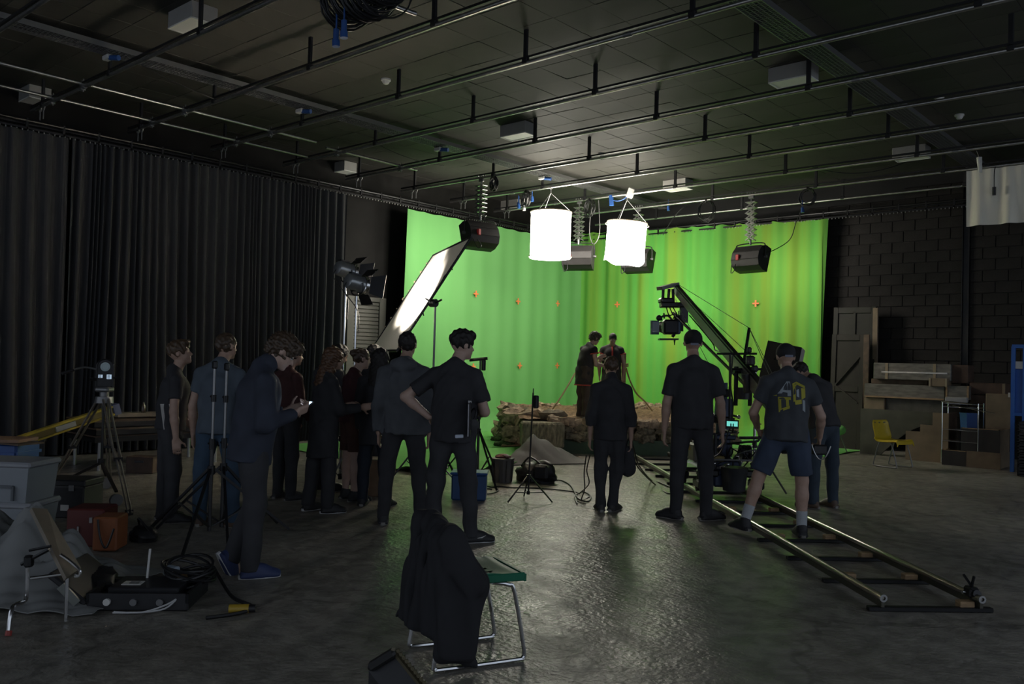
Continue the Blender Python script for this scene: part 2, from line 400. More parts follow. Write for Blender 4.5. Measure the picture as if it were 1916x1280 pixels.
# boxy ventilation grilles under the ceiling
VENT = mat('vent_grey_white', (.30, .295, .275), .55, var=.05)
vb = MB().box((0, 0, -.095), (.56, .32, .19), bev=.006).mesh('housing'); vb.materials.append(VENT)
vf = MB()
VENTF = mat('vent_lit_underside', (.72, .72, .68), .6)  # bounce light put into the underside: paler colour than the housing
vf.box((0, .15, -.196), (.56, .02, .016)).box((0, -.15, -.196), (.56, .02, .016)).box((.27, 0, -.196), (.02, .32, .016)).box((-.27, 0, -.196), (.02, .32, .016))
vf.box((0, 0, -.193), (.52, .28, .008)); vf = vf.mesh('lit_underside'); vf.materials.append(VENTF)
for px, py, lab in [(360, 51, 'white box vent under the ceiling at the top left, beside the first full pipe'), (62, 192, 'small white box vent in the dark far left corner of the ceiling'), (640, 324, 'white box vent under the ceiling above the end of the drapes'),
                    (970, 256, 'white box vent in the middle of the ceiling, green underneath'), (1484, 154, 'white box vent beside the right cable tray, green underneath'), (960, 391, 'white box vent close behind the tangle of blue plugs'),
                    (1268, 355, 'white box vent under the ceiling right of the lanterns'), (1705, 297, 'white box vent with a dark cable across it near the hanging white cloth')]:
    p = P(px, py, ZC-.2); t = thing('ceiling_vent', lab, 'vent', (p.x, p.y, ZC), group='box vents under the ceiling'); ob('housing', vb, None, t); ob('lit_underside', vf, None, t)
# smoke detectors
sd = MB().lathe([(.0, -.075), (.035, -.07), (.05, -.05), (.055, -.03), (.07, -.025), (.07, 0)], 16).mesh('smoke_detector'); sd.materials.append(WHITEP)
for px, py, lab in [(722, 152, 'round smoke detector between the third and fourth grid pipes'), (1125, 290, 'round smoke detector above the right white lantern'), (1757, 184, 'round smoke detector on the dark ceiling at the right'), (1795, 218, 'small round detector on the dark ceiling near the hanging white cloth')]:
    p = P(px, py, ZC-.03); o = ob('smoke_detector', sd, None); o.location = (p.x, p.y, ZC); tag(o, lab, 'smoke detector', 'smoke detectors on the ceiling')

# ================================================================ studio lights
def lamp(kind, name, parent, loc, direction, power, color, size=None, sizey=None, blend=.3, angle=40, soft=.05):
    ld = bpy.data.lights.new(name, kind); ld.energy = power; ld.color = color
    if kind == 'AREA': ld.shape = 'RECTANGLE'; ld.size = size; ld.size_y = sizey
    if kind == 'SPOT': ld.spot_size = R(angle); ld.spot_blend = blend; ld.shadow_soft_size = soft
    o = bpy.data.objects.new(name, ld); COL.objects.link(o); o.parent = parent; o.location = loc
    o.rotation_mode = 'QUATERNION'; o.rotation_quaternion = Vector(direction).to_track_quat('-Z', 'Y'); return o
LANT = mat('glowing_silk', (.85, .84, .80), .8, emit=(1.0, .935, .83), es=LAN)
HOOP = mat('cream_hoop', (.55, .48, .36), .5)
def lantern(px, py, ztop, zbot, tilt, label, ragged):
    a = P(px, py, ZP); a.y = gy[7 if not ragged else 8]; t = thing('space_light', label, 'studio light', (a.x, a.y, ZP))
    M = (RY(tilt[0])@RX(tilt[1])); r = .415; h = ztop-zbot; c = Vector((.02, 0, ztop-ZP))
    n = 40; m = MB()
    rows = 8
    def fn(u, v):
        th = 2*math.pi*u; rr = r*(1-.012*math.sin(math.pi*v)); z = -h*v
        if ragged and v > .8: e = (v-.8)/.2; rr += e*(.012+.07*max(0, math.sin(th-.35))**3); z -= e*(.022*math.sin(th*5+1)+.06*max(0, math.sin(th-.35))**2)
        return c+M@Vector((rr*math.cos(th), rr*math.sin(th), z))
    ob('silk_skirt', m.grid(fn, n, rows), LANT, t)
    ob('top_hoop', MB().tube([c+M@Vector((r*math.cos(k*.157)*1.01, r*math.sin(k*.157)*1.01, -.01)) for k in range(40)], .014, 6, True), HOOP, t)
    e = 1.10 if ragged else 1.06
    ob('bottom_hoop', MB().tube([c+M@Vector((r*math.cos(k*.157)*e, r*math.sin(k*.157)*e, -h+.03 if not ragged else -.06)) for k in range(40)], .009, 6, True), HOOP, t)
    for k in range(3):
        th = 2*math.pi*k/3+.6; ob('wire', MB().cyl(c+M@Vector((r*math.cos(th), r*math.sin(th), 0)), (.0, 0, -.12), .006, n=6), GREYM, t)
    ob('hook', MB().cyl((0, 0, -.12), (0, 0, .03), .012, n=8).tube(ring((0, 0, 0), .04, (1, 0, 0), 12), .01, 6, True), GREYM, t)
    ob('lamp_head', MB().cyl(c+Vector((0, 0, -.02)), c+Vector((0, 0, -.22)), .09, .12, n=14), ALU, t)
    return t
lantern(1037, 352, 4.705, 3.75, (0, 0), 'glowing white cylinder lantern hanging from the grid, wire hoop at its foot', False)
lantern(1172, 363, 4.62, 3.80, (3.5, -1), 'glowing white cylinder lantern hanging askew with a ragged lower hem', True)
SOFTB = mat('soft_light_black', (.026, .024, .024), .5, .2, var=.2)
SOFTL = mat('soft_light_tubes', (.8, .8, .8), .5, emit=(1, .97, .9), es=6)
REDP = mat('red_plastic', (.45, .03, .03), .4)
def softlight(px, py, gi, zlamp, aim, label, panto=True, wid=.66, power=100, col=(1, .95, .85), tint=None):
    a = P(px, py, ZP); a.y = gy[gi]
    t = thing('soft_light', label, 'studio light', (a.x, a.y, ZP), group='soft lights hung for the green cloths')
    aim = Vector(aim).normalized(); hx_ = Vector((aim.x, aim.y, 0)).normalized(); side = Vector((-hx_.y, hx_.x, 0)); upv = side.cross(aim)*-1
    if upv.z < 0: upv = -upv
    zl = zlamp-ZP; c = Vector((0, 0, zl))
    # trolley clamp on the pipe
    ob('trolley', MB().tube(ring((-.06, 0, .03), .035, (0, 1, 0), 12), .012, 6, True).tube(ring((.06, 0, .03), .035, (0, 1, 0), 12), .012, 6, True).box((0, 0, -.05), (.12, .05, .06), bev=.01).cyl((0, 0, -.05), (0, 0, -.16), .014, n=8), GREYM, t)
    z0, z1 = -.16, zl+.36
    if panto:
        pm = MB(); k = 7; st = (z0-z1)/k
        for i in range(k):
            za, zb = z0-i*st, z0-(i+1)*st
            for s in (-1, 1):
                for q in (-.06, .06):
                    pm.bar((s*.09, q, za), (-s*.09, q, zb), .012, .02)
            pm.box((0, 0, za), (.20, .13, .014)).cyl((.1, -.07, za), (.1, .07, za), .009, n=6).cyl((-.1, -.07, za), (-.1, .07, za), .009, n=6)
        ob('pantograph', pm, STEEL, t)
        sp = MB().tube([(.03*math.cos(j*.9), .03*math.sin(j*.9), z0-(z0-z1)*j/90) for j in range(91)], .006, 5); ob('spring', sp, GREYM, t)
    else: ob('drop_rod', MB().cyl((0, 0, z0), (0, 0, z1), .014, n=8), BLKM, t)
    ob('spigot', MB().cyl((0, 0, z1+.02), (0, 0, zl+.27), .02, n=8), GREYM, t)
    w2 = wid/2
    ob('yoke', MB().tube(spline([c-side*(w2+.03)-Vector((0, 0, .02)), c-side*(w2+.03)+Vector((0, 0, .2)), c-side*(w2-.06)+Vector((0, 0, .29)), c+side*(w2-.06)+Vector((0, 0, .29)), c+side*(w2+.03)+Vector((0, 0, .2)), c+side*(w2+.03)-Vector((0, 0, .02))], 4), .013, 6), BLKM, t)
    # housing: rounded back, open front
    prof = [(.20, .25), (.04, .26), (-.12, .2), (-.19, .06), (-.19, -.1), (-.12, -.22), (.04, -.27), (.20, -.26)]
    hm_ = MB(); ex, ey = aim, upv; m = len(prof); vs = []
    for s in (-w2, w2): vs += [c+side*s+ex*p+ey*q for p, q in prof]
    hm_.add(vs, [(i, i+1, m+i+1, m+i) for i in range(m-1)]+[tuple(range(m))[::-1], tuple(range(m, 2*m))])
    hs = ob('housing', hm_, SOFTB, t, smooth=False)
    ribs = MB()
    for k in range(5):
        p = prof[1+k]; ribs.box(c+ex*(p[0]-.004)+ey*p[1], (.02, .02, .02)) if 0 else ribs.cyl(c-side*(w2-.02)+ex*(p[0])*1.03+ey*p[1]*1.03, c+side*(w2-.02)+ex*p[0]*1.03+ey*p[1]*1.03, .008, n=6)
    ob('cooling_fin', ribs, SOFTB, hs)
    ob('switch_box', MB().box(c+side*(w2-.17)-ex*.2-ey*.06, (.07, .07, .12), bev=.01), REDP, hs)
    for s in (-1, 1): ob('knob', MB().cyl(c+side*s*(w2+.01), c+side*s*(w2+.07), .03, n=10), GREYM, hs)
    ob('tube_panel', MB().prism([(-w2+.03, -.24), (w2-.03, -.24), (w2-.03, .23), (-w2+.03, .23)], c+aim*.17, side, upv, .02), SOFTL, t)
    ob('cable_loop', MB().tube(spline([c+side*w2*.6-ex*.17-ey*.2, c+side*w2*.5-ex*.22-ey*.36, c+side*w2*.75-ex*.2-ey*.40, c+side*w2*.9-ex*.17-ey*.2], 5), .009, 6), BLKP, t)
    lamp('AREA', 'lamp_light', t, c+aim*.215, aim, power, col, wid-.06, .46)
    return t
softlight(905, 334, 6, 4.10, (-1, .25, -.35), 'black soft light with a red switch above the tip of the white diffusion frame', power=SL[0])
softlight(1080, 374, 8, 3.97, (-.45, 1, -.25), 'black soft light half hidden behind the straight white lantern', power=SL[1])
softlight(1195, 389, 9, 4.02, (-.1, 1, -.3), 'black soft light half hidden behind the askew white lantern', power=SL[2])
softlight(1405, 364, 9, 3.90, (.16, 1, -.3), 'black soft light hanging alone on a springy pantograph before the right green cloth', power=SL[3])
# coil of cable on the pipe next to the pantographs, plugs and loops on the grid
CABLE = mat('cable_black', (.011, .011, .012), .45)
def coil(c, r, ax, n, label, plugs=(), rc=.010, name='cable_coil', spread=.05):
    c = Vector(c); t = thing(name, label, 'cable', c); m = MB(); x, y, d = frame(ax)
    for k in range(n):
        rr = r*random.uniform(.82, 1.05); o = d*random.uniform(-spread, spread)+Vector((0, 0, -rr+random.uniform(-.02, .02)))
        m.tube([o+(x*math.cos(2*math.pi*j/18)+y*math.sin(2*math.pi*j/18))*rr*(1+.06*math.sin(3*j+k)) for j in range(18)], rc, 5, True)
    ob('loop', m, CABLE, t, kind='stuff')
    for (q, col) in plugs:
        ob('plug', MB().cyl(q, Vector(q)+Vector((.01, 0, -.1)), .028, .034, n=10).cyl(Vector(q)+Vector((0, 0, .15)), q, .008, n=6), col, t)
    ob('tie', MB().tube(ring((0, 0, .0), .04, (1, 0, 0), 10), .01, 5, True), CABLE, t)
    return t
def at_pipe(px, gi, dz=-.02): 
    # point on a grid pipe below image column px
    d0 = ray(px, 300); y = gy[gi]
    lo, hi = -16., 4.
    for _ in range(40):
        mid = (lo+hi)/2
        if proj((mid, y, ZP))[0] < px: lo = mid
        else: hi = mid
    return Vector((lo, y, ZP+dz))
coil(at_pipe(985, 7), .17, (.5, 1, 0), 9, 'tangled cable coil with blue and white plugs left of the straight lantern', [((-.22, 0, -.2), BLUEP), ((-.1, .05, -.28), WHITEP), ((-.16, -.05, -.24), BLUEP), ((.16, 0, -.12), BLUEP)])
coil(at_pipe(925, 6), .13, (.4, 1, 0), 8, 'dark cable coil on the grid above the left soft light', [])
coil(at_pipe(1104, 8), .20, (.5, 1, 0), 6, 'cable coil hanging between the two white lanterns', [])
coil(at_pipe(1322, 9), .22, (.15, 1, 0), 5, 'round cable loops tied to the pipe left of the lone soft light', [((-.95, 0, -.02), BLUEP)])
coil(at_pipe(1511, 9), .17, (.15, 1, 0), 5, 'cable coil with one blue plug tied to the pipe right of the lone soft light', [((-.1, 0, -.36), BLUEP)])
def cable(pts, label, r=.009, m=None, name='cable'):
    o = ob(name, MB().tube(pts, r, 6), m or CABLE); return tag(o, label, 'cable')
s4 = at_pipe(1405, 9)
cable(spline([Vector((s4.x+.33, s4.y-.1, 3.95)), D(1450, 467, 17.7), D(1478, 448, 17.6), D(1490, 415, 17.4), at_pipe(1505, 9, -.3)], 5), 'black cable drooping from the lone soft light up to a blue plug')
cable(spline([D(1240, 440, 18.6), D(1262, 405, 18.5), D(1282, 385, 18.3), at_pipe(1300, 9, -.02)], 5), 'black cable rising behind the askew lantern to the pipe')
a = at_pipe(1120, 8, -.05); cable(spline([a, a+Vector((.05, 0, -.7)), a+Vector((-.1, 0, -.95)), a+Vector((-.22, 0, -.7)), a+Vector((-.2, 0, -.2))], 6), 'grey looped cable hanging beside the straight white lantern', m=GREYM)
a, b = at_pipe(1138, 8, .0), at_pipe(1178, 8, -.0); cable(sag(a, b, .12), 'blue cable sagging below the pipe over the askew lantern', .012, BLUEP)
t = thing('plug_board', 'white and blue plug cluster on the pipe over the askew lantern', 'socket', at_pipe(1180, 8, .02)); ob('body', MB().box((0, 0, 0), (.16, .08, .22), RY(25), bev=.02), WHITEP, t); ob('plug', MB().cyl((-.5, 0, .0), (-.48, 0, -.22), .05, n=10), BLUEP, t)
cable(sag(at_pipe(1520, 8, .05), D(1740, 280, 16.0), .25), 'thin dark cable sagging from the grid to the white box vent', .008)
cable(sag(P(265, 122, zt), P(400, 185, ZP), .02, 8), 'thin dark cable stretched below the left cable tray', .008)
cable(sag(P(710, 272, ZP+.1), P(830, 310, ZP), .06), 'thin wire drooping between two grid pipes beside the left tray', .006)
# big coil of cable near the camera at the top
t = thing('cable_bundle', 'huge bundle of black cable loops with blue plugs hanging at the top edge', 'cable', at_pipe(678, 1, 0))
rnd = random.Random(4)
for g_, (ox, rr, nn) in enumerate(((-.15, .46, 24), (.12, .46, 24), (.24, .52, 8))):
    m = MB()
    for k in range(nn):
        q = rr*rnd.uniform(.72, 1.06); cx = ox+rnd.uniform(-.1, .1); tw = rnd.uniform(-.5, .5)
        m.tube([(cx+tw*.15*math.sin(2*math.pi*j/20)+q*.22*math.cos(2*math.pi*j/20), rnd.uniform(-.01, .01)+q*.45*math.cos(2*math.pi*j/20), -q*.62+q*.62*math.sin(2*math.pi*j/20)) for j in range(20)], .009, 5, True)
    ob('loop', m, CABLE, t, kind='stuff')
for q in ((-.22, -.1, -.62), (-.08, -.12, -.58)): ob('plug', MB().cyl(q, Vector(q)+Vector((0, 0, -.10)), .026, n=10).cyl(Vector(q)+Vector((0, 0, -.10)), Vector(q)+Vector((.004, 0, -.16)), .035, n=12).cyl(Vector(q)+Vector((0, 0, .2)), q, .009, n=6), BLUEP, t)
c = P(745, 14, ZP); b = P(778, 26, ZP)
tag(ob('stub_tube', MB().cyl(c-(b-c)*1.5, b, .025, n=12), STEEL), 'short steel tube end sticking out beside the big cable bundle', 'pipe')
# fresnel lamps on stands
FBODY = mat('lamp_grey', (.36, .37, .37), .28, .7, var=.1)
def fresnel(px, py, dep, yb, aim, label, power, stand_label):
    c = D(px, py, dep); base = Vector((c.x, c.y, 0)); aim = Vector(aim).normalized()
    t = thing('fresnel_lamp', label, 'studio light', c, group='fresnel lamps on stands'); t.scale = (.68, .68, .68); x, y, d = frame(aim); zc = Vector((0, 0, 0))
    ob('housing', MB().lathe([(.06, -.22), (.12, -.2), (.14, -.16), (.14, .08), (.15, .1)], 20, (0, 0, 0), aim), FBODY, t)
    ob('vent_strip', MB().box(Vector((0, 0, .145)), (.05, .05, .02)).bar(d*-.15+Vector((0, 0, .15)), d*.06+Vector((0, 0, .15)), .09, .03).bar(d*-.12-y*.0+x*.145, d*.03+x*.145, .02, .08, y), BLKM, t)
    ob('front_ring', MB().lathe([(.155, .09), (.17, .1), (.17, .16), (.155, .17), (.14, .16), (.14, .1)], 24, (0, 0, 0), aim, cap=False), CHROME, t)
    ob('lens', MB().lathe([(.135, .1), (.10, .125), (.05, .14), (.005, .145)], 20, (0, 0, 0), aim), mat('lit_lens', (.9, .9, .9), .3, emit=(1, .94, .84), es=25), t)
    for k, (e, n_) in enumerate(((x, y), (-x, y), (y, x), (-y, x))):
        q0 = d*.17+e*.165; q1 = q0+(d*.62+e*.8).normalized()*(.26 if k < 2 else .2)
        m = MB(); wa, wb_ = .15, (.21 if k < 2 else .17)
        nn = (q1-q0).cross(n_).normalized()*.004
        vs = [q0-n_*wa, q0+n_*wa, q1+n_*wb_, q1-n_*wb_]
        ob('barn_door', m.add([v+nn for v in vs]+[v-nn for v in vs], [(0, 1, 2, 3), (7, 6, 5, 4), (0, 4, 5, 1), (1, 5, 6, 2), (2, 6, 7, 3), (3, 7, 4, 0)]), BLKM, t, smooth=False)
    s = Vector((-d.y, d.x, 0)).normalized()
    ob('yoke', MB().tube(spline([s*.17, s*.175-Vector((0, 0, .1)), s*.1-Vector((0, 0, .2)), -s*.1-Vector((0, 0, .2)), -s*.175-Vector((0, 0, .1)), -s*.17], 4), .012, 6), BLKM, t)
    ob('power_lead', MB().tube(spline([-d*.2, -d*.27-Vector((0, 0, .2)), Vector((.05, 0, -.5)), Vector((.03, .03, -.9))], 5), .008, 6), CABLE, t)
    lamp('SPOT', 'lamp_light', t, d*.44, aim, power, (1, .93, .82), angle=72, soft=.05, blend=1.)
    lightstand(base, c.z-.155, stand_label, legs=.3, hub=.6)
def lightstand(base, h, label, m=None, legs=.55, hub=.75, name='light_stand', rot=0., thick=1.):
    t = thing(name, label, 'light stand', base); m = m or CHROME
    ob('pole', MB().cyl((0, 0, .12), (0, 0, h*.55), .018*thick, n=10), m, t); ob('upper_pole', MB().cyl((0, 0, h*.5), (0, 0, h), .012*thick, n=10), m, t)
    ob('collar', MB().cyl((0, 0, h*.53), (0, 0, h*.57), .026*thick, n=10).cyl((0, 0, h*.55), (.06, 0, h*.55), .008, n=6), BLKM, t)
    ob('hub', MB().cyl((0, 0, hub-.03), (0, 0, hub+.04), .03*thick, n=10).cyl((0, 0, .1), (0, 0, .17), .025*thick, n=10), BLKM, t)
    for k in range(3):
        a = R(rot+120*k); e = Vector((math.cos(a), math.sin(a), 0))
        ob('leg', MB().bar(e*.03+Vector((0, 0, hub)), e*legs+Vector((0, 0, .02)), .018, .018), BLKM if m is not CHROME else GREYM, t)
        ob('brace', MB().bar(e*.02+Vector((0, 0, .14)), e*legs*.5+Vector((0, 0, hub*.51)), .012, .012), BLKM if m is not CHROME else GREYM, t)
    return t
FA = (D(790, 560, 11.3)-D(660, 520, 10.5)).normalized()
fresnel(648, 506, 10.75, 900, FA, 'grey fresnel lamp with open barn doors, the rear one of the pair', FR, 'chrome light stand under the rear fresnel lamp beside the drapes')
fresnel(668, 530, 10.3, 900, FA, 'grey fresnel lamp with open barn doors, the front one of the pair', FR, 'chrome light stand under the front fresnel lamp before the roller shutter')
# diffusion frame on a stand
TL, BL_ = D(811, 478, 12.5), D(694, 657, 12.5); S_ = D(882, 446, 10.55)-TL; S_.z = 0; Lg = TL-BL_
fo = thing('diffusion_frame', 'tilted white diffusion cloth stretched in a black frame, brightly lit', 'light diffuser', BL_)
SILK = mat('white_silk', (.80, .77, .72), .8)
_nt = SILK.node_tree; _tr = _nt.nodes.new('ShaderNodeBsdfTranslucent'); _tr.inputs[0].default_value = (.82, .78, .70, 1); _mx = _nt.nodes.new('ShaderNodeMixShader'); _mx.inputs[0].default_value = .55
_nt.links.new(_nt.nodes['Principled BSDF'].outputs[0], _mx.inputs[1]); _nt.links.new(_tr.outputs[0], _mx.inputs[2]); _nt.links.new(_mx.outputs[0], _nt.nodes['Material Output'].inputs[0])
ob('cloth', MB().sheet(lambda u, v: S_*u*.985+S_*.0075+Lg*v*.985+Lg*.0075+S_.cross(Lg).normalized()*.015*math.sin(u*3.1)*math.sin(v*3.1), 16, 16, .004), SILK, fo)
for a, b in ((Vector(), S_), (S_, S_+Lg), (S_+Lg, Lg), (Lg, Vector())): ob('frame_tube', MB().cyl(a, b, .016, n=8), BLKM, fo)
TIE = mat('cloth_tie', (.45, .36, .24), .8)
tnn = S_.cross(Lg).normalized()
for k in range(10):
    for base, e in ((S_, S_.normalized()), (Vector(), -S_.normalized())):
        q = base+Lg*((k+.6)/10.5)
        ob('tie', MB().tube(spline([q, q+e*.05+tnn*.02, q+e*random.uniform(.05, .1)+Vector((0, 0, random.uniform(-.06, .05)))], 3), .008, 5), TIE if base.length < .1 else BLKP, fo)
mid = BL_+S_+Lg*.42; lightstand(Vector((mid.x+.06, mid.y+.06, 0)), mid.z, 'black-headed chrome stand that holds up the white diffusion frame', m=GREYM, thick=1.1, legs=.6)
t = thing('grip_head', 'black grip clamp joining the diffusion frame to its stand', 'clamp', mid+Vector((.04, .04, 0))); ob('disc', MB().cyl((-.04, 0, 0), (.05, 0, 0), .05, n=14), BLKM, t); ob('handle', MB().cyl((.05, 0, 0), (.13, .02, .04), .012, n=6), BLKM, t); ob('arm', MB().cyl((-.12, -.02, .06), (0, 0, 0), .012, n=6), GREYM, t)

# ================================================================ green cloths
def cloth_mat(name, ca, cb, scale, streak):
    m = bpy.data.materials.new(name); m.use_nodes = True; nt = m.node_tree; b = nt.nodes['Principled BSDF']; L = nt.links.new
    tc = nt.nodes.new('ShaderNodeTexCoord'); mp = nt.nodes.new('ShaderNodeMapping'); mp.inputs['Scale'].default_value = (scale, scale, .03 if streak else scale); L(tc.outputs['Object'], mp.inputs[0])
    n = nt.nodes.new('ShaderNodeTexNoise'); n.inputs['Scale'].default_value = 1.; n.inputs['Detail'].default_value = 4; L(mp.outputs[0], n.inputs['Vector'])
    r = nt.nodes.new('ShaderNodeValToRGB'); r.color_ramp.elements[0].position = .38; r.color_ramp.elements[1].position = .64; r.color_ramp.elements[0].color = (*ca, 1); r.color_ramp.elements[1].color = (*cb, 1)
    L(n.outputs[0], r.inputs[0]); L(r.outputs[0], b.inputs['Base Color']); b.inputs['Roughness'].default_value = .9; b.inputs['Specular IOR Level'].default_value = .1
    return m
GL = cloth_mat('green_cloth', (.150, .40, .122), (.165, .42, .135), 1.2, True)
GR = cloth_mat('yellow_green_cloth', (.112, .385, .068), (.185, .33, .044), 2.2, True)  # warm light and folds put into the colour as brownish vertical streaks
GF = cloth_mat('green_floor_cloth', (.15, .42, .11), (.17, .44, .12), 1.2, False)
TAPE = mat('orange_tape', (.80, .22, .07), .6)
e0 = PX(763, 392, XT)
Yl = e0.y; Ltot = YT+.02-Yl
def lfn(u, v):
    y = Yl+Ltot*u-(.12*v if u < .02 else 0); z = e0.z+.02-.0*u-.02*abs(math.sin(u*40)); rip = .02*math.sin(u*31+1.2*math.sin(u*9))*(1-.5*v)+.012*math.sin(u*70)
    if v < .75: return (XT+rip, y, z*(1-v/.75)+.45*(v/.75))
    a = (v-.75)/.25; th = a*math.pi/2*1.0
    return (XT+rip*(1-a)+.45*(1-math.cos(th)), y, .45-.44*math.sin(th))
ls = ob('green_screen', MB().sheet(lfn, 130, 24, .004), GL); tag(ls, 'even green backdrop cloth hanging on the left wall with orange tape crosses', 'green screen')
Xr0, Xr1 = XT-.02, PY(1549, 450, YT).x
zt0, zt1 = PY(1100, 438, YT).z+.05, PY(1551, 408, YT).z
def rfn(u, v):
    x = Xr0+(Xr1-Xr0)*u+(.10*math.sin(v*2.2) if u > .985 else 0)*-1; z = zt0+(zt1-zt0)*u-.035*abs(math.sin(u*math.pi*16))
    rip = (.035*math.sin(u*58+1.5*math.sin(u*11))+.02*math.sin(u*120))*(1-.35*v)
    if v < .8: return (x, YT+rip, z*(1-v/.8)+.5*(v/.8))
    a = (v-.8)/.2; th = a*math.pi/2
    return (x, YT+rip*(1-a)-.5*(1-math.cos(th)), .5-.49*math.sin(th))
rs = ob('green_screen', MB().sheet(rfn, 260, 24, .004), GR); tag(rs, 'yellowish green backdrop cloth on the back wall, warm light streaked into its colour', 'green screen')
def cross(par, c, ax, nrm):
    m = MB(); c = Vector(c)+Vector(nrm)*.03; s = .075
    m.box(c, (abs(ax[0])*2*s+.006, abs(ax[1])*2*s+.006, .035)).box(c+Vector(nrm)*.001, (abs(ax[0])*.035+.006, abs(ax[1])*.035+.006, 2*s))
    ob('tape_cross', m, TAPE, par, smooth=False)
for px, py in ((889, 550), (968, 564), (1042, 568), (971, 684), (1041, 684), (884, 686)): cross(ls, PX(px, py, XT), (0, 1), (1, 0, 0))
for px, py in ((1156, 570), (1415, 568)): cross(rs, PY(px, py, YT), (1, 0), (0, -1, 0))
# green cloth spread over the floor
A, B, C_, Dd = P(800, 893), P(985, 868), P(1010, 826), Vector((XT+.5, 17.5, 0))
A2 = Vector((XT+.5, A.y+.6, 0))
def ffn(u, v):
    near = A.lerp(B, u); far = A2.lerp(Dd, u)
    p = near.lerp(far, v); k = max(0, 1-v*2.2)
    return (p.x, p.y, .012+.16*k*max(0, math.sin(u*9+v*6+math.sin(u*5)*1.5))*max(0, math.sin(v*14+.8+u*3))*min(1, v*9)+.04*k*max(0, math.sin(u*23+v*17)))
tag(ob('green_floor_cloth', MB().sheet(ffn, 70, 70, .006), GF), 'rumpled green cloth spread over the floor left of the stone stage', 'cloth')
# cloth on the floor in front of the right screen
A3, B3 = Vector((XT+.5, 15.6, 0)), P(1450, 842)
tag(ob('green_floor_cloth', MB().sheet(lambda u, v: (XT+.6+(Xr1-XT+.4)*u, YT-.5-2.0*v-(1-u)*.0, .006+.05*max(0, math.sin(u*25+v*5))*v), 60, 12, .006), GF), 'green cloth spread over the floor behind the stone stage', 'cloth')
# ================================================================ ruined stone stage with its plinth
s_ = Vector((1, 1, 0)).normalized(); t_ = Vector((-1, 1, 0)).normalized()
O = P(1060, 849)
def ST(a, b, z=0.): return O+s_*a+t_*b+Vector((0, 0, z))
def sab(px, py, z=0.): q = P(px, py, z)-O; return q.dot(s_), q.dot(t_)
aL = -(1060-932)*15.7/1610+.30; aR = (1368-1060)*15.7/1610
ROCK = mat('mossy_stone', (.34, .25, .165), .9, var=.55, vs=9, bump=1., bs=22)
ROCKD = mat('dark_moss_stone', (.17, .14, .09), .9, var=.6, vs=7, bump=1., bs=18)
SOIL = mat('brown_soil', (.23, .145, .082), .95, var=.5, vs=14, bump=1., bs=30)
stg = thing('stone_stage', 'raised ruin of mossy stone with a brown earth top, in front of the green cloths', 'stage', O)
inv = lambda v: Vector(v)-O
ob('plinth', MB().bar(inv(ST(aL+.55, .45, .12)), inv(ST(aR, .45, .12)), .8, .24, bev=.01).bar(inv(ST(aL+.7, .02, .13)), inv(ST(aR, .02, .13)), .04, .26), mat('dark_green_board', (.03, .065, .025), .5, var=.4, vs=2), stg)
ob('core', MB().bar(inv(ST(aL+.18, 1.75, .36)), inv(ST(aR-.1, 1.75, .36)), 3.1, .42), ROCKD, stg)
hz = np.random.rand(64, 64)
def vn(x, y):
    xi, yi = int(math.floor(x)), int(math.floor(y)); fx, fy = x-xi, y-yi; g = lambda i, j: hz[i % 64, j % 64]
    fx = fx*fx*(3-2*fx); fy = fy*fy*(3-2*fy)
    return (g(xi, yi)*(1-fx)+g(xi+1, yi)*fx)*(1-fy)+(g(xi, yi+1)*(1-fx)+g(xi+1, yi+1)*fx)*fy
def top(u, v):
    a = aL+.05+(aR-aL-.05)*u; b = .12+3.2*v
    z = .545+.10*v+.05*vn(a*3, b*3)+.035*vn(a*9, b*9)+.02*vn(a*22, b*22)
    ed = min(u*(aR-aL), (1-u)*(aR-aL), v*3.2+.1, (1-v)*3.2)
    if ed < .06: z -= (.06-ed)*2.2
    return inv(ST(a, b, z))
ob('earth_top', MB().grid(top, 120, 90), SOIL, stg)
def rockmesh(seed, sx, sy, sz, boxy=.6):
    rnd = random.Random(seed); m = MB(); m.sph((0, 0, 0), 1, 10, 7); vs = []
    for v in m.v:
        q = Vector(v); mx = max(abs(q.x), abs(q.y), abs(q.z)); q = q.lerp(q/max(mx, .1), boxy)
        k = 1+.22*math.sin(q.x*4.1+seed)*math.sin(q.y*3.7+seed*2)+.12*math.sin(q.z*6+seed*3+q.x*5)
        vs.append((q.x*sx*k, q.y*sy*k, q.z*sz*k))
    m.v = vs; return m.mesh('stone')
rm = [rockmesh(k, .13, .11, .085) for k in range(6)]+[rockmesh(9+k, .24, .16, .12, .75) for k in range(4)]
rmd = []
for k, q in enumerate(rm): q.materials.append(ROCK); d_ = q.copy(); d_.materials.clear(); d_.materials.append(ROCKD); rmd.append(d_)
rnd = random.Random(11)
def stone(a, b, z, k, sc_, dark=False):
    o = ob('stone', (rmd if dark else rm)[k], None, stg); o.location = inv(ST(a, b, z)); o.rotation_euler = (rnd.uniform(-.3, .3), rnd.uniform(-.3, .3), R(45)+rnd.uniform(-.6, .6)); o.scale = (sc_*rnd.uniform(.8, 1.2), sc_*rnd.uniform(.8, 1.2), sc_*rnd.uniform(.8, 1.15))
a = aL+.75
while a < aR:                               # front lip: three ragged courses
    stone(a, .06+rnd.uniform(-.04, .04), .53+rnd.uniform(-.02, .03), rnd.randrange(6), 1.0)
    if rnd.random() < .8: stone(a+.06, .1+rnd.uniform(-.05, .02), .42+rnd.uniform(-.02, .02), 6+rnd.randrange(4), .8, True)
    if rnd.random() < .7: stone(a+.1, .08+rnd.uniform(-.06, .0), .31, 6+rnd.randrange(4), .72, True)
    a += rnd.uniform(.16, .26)
b = .15
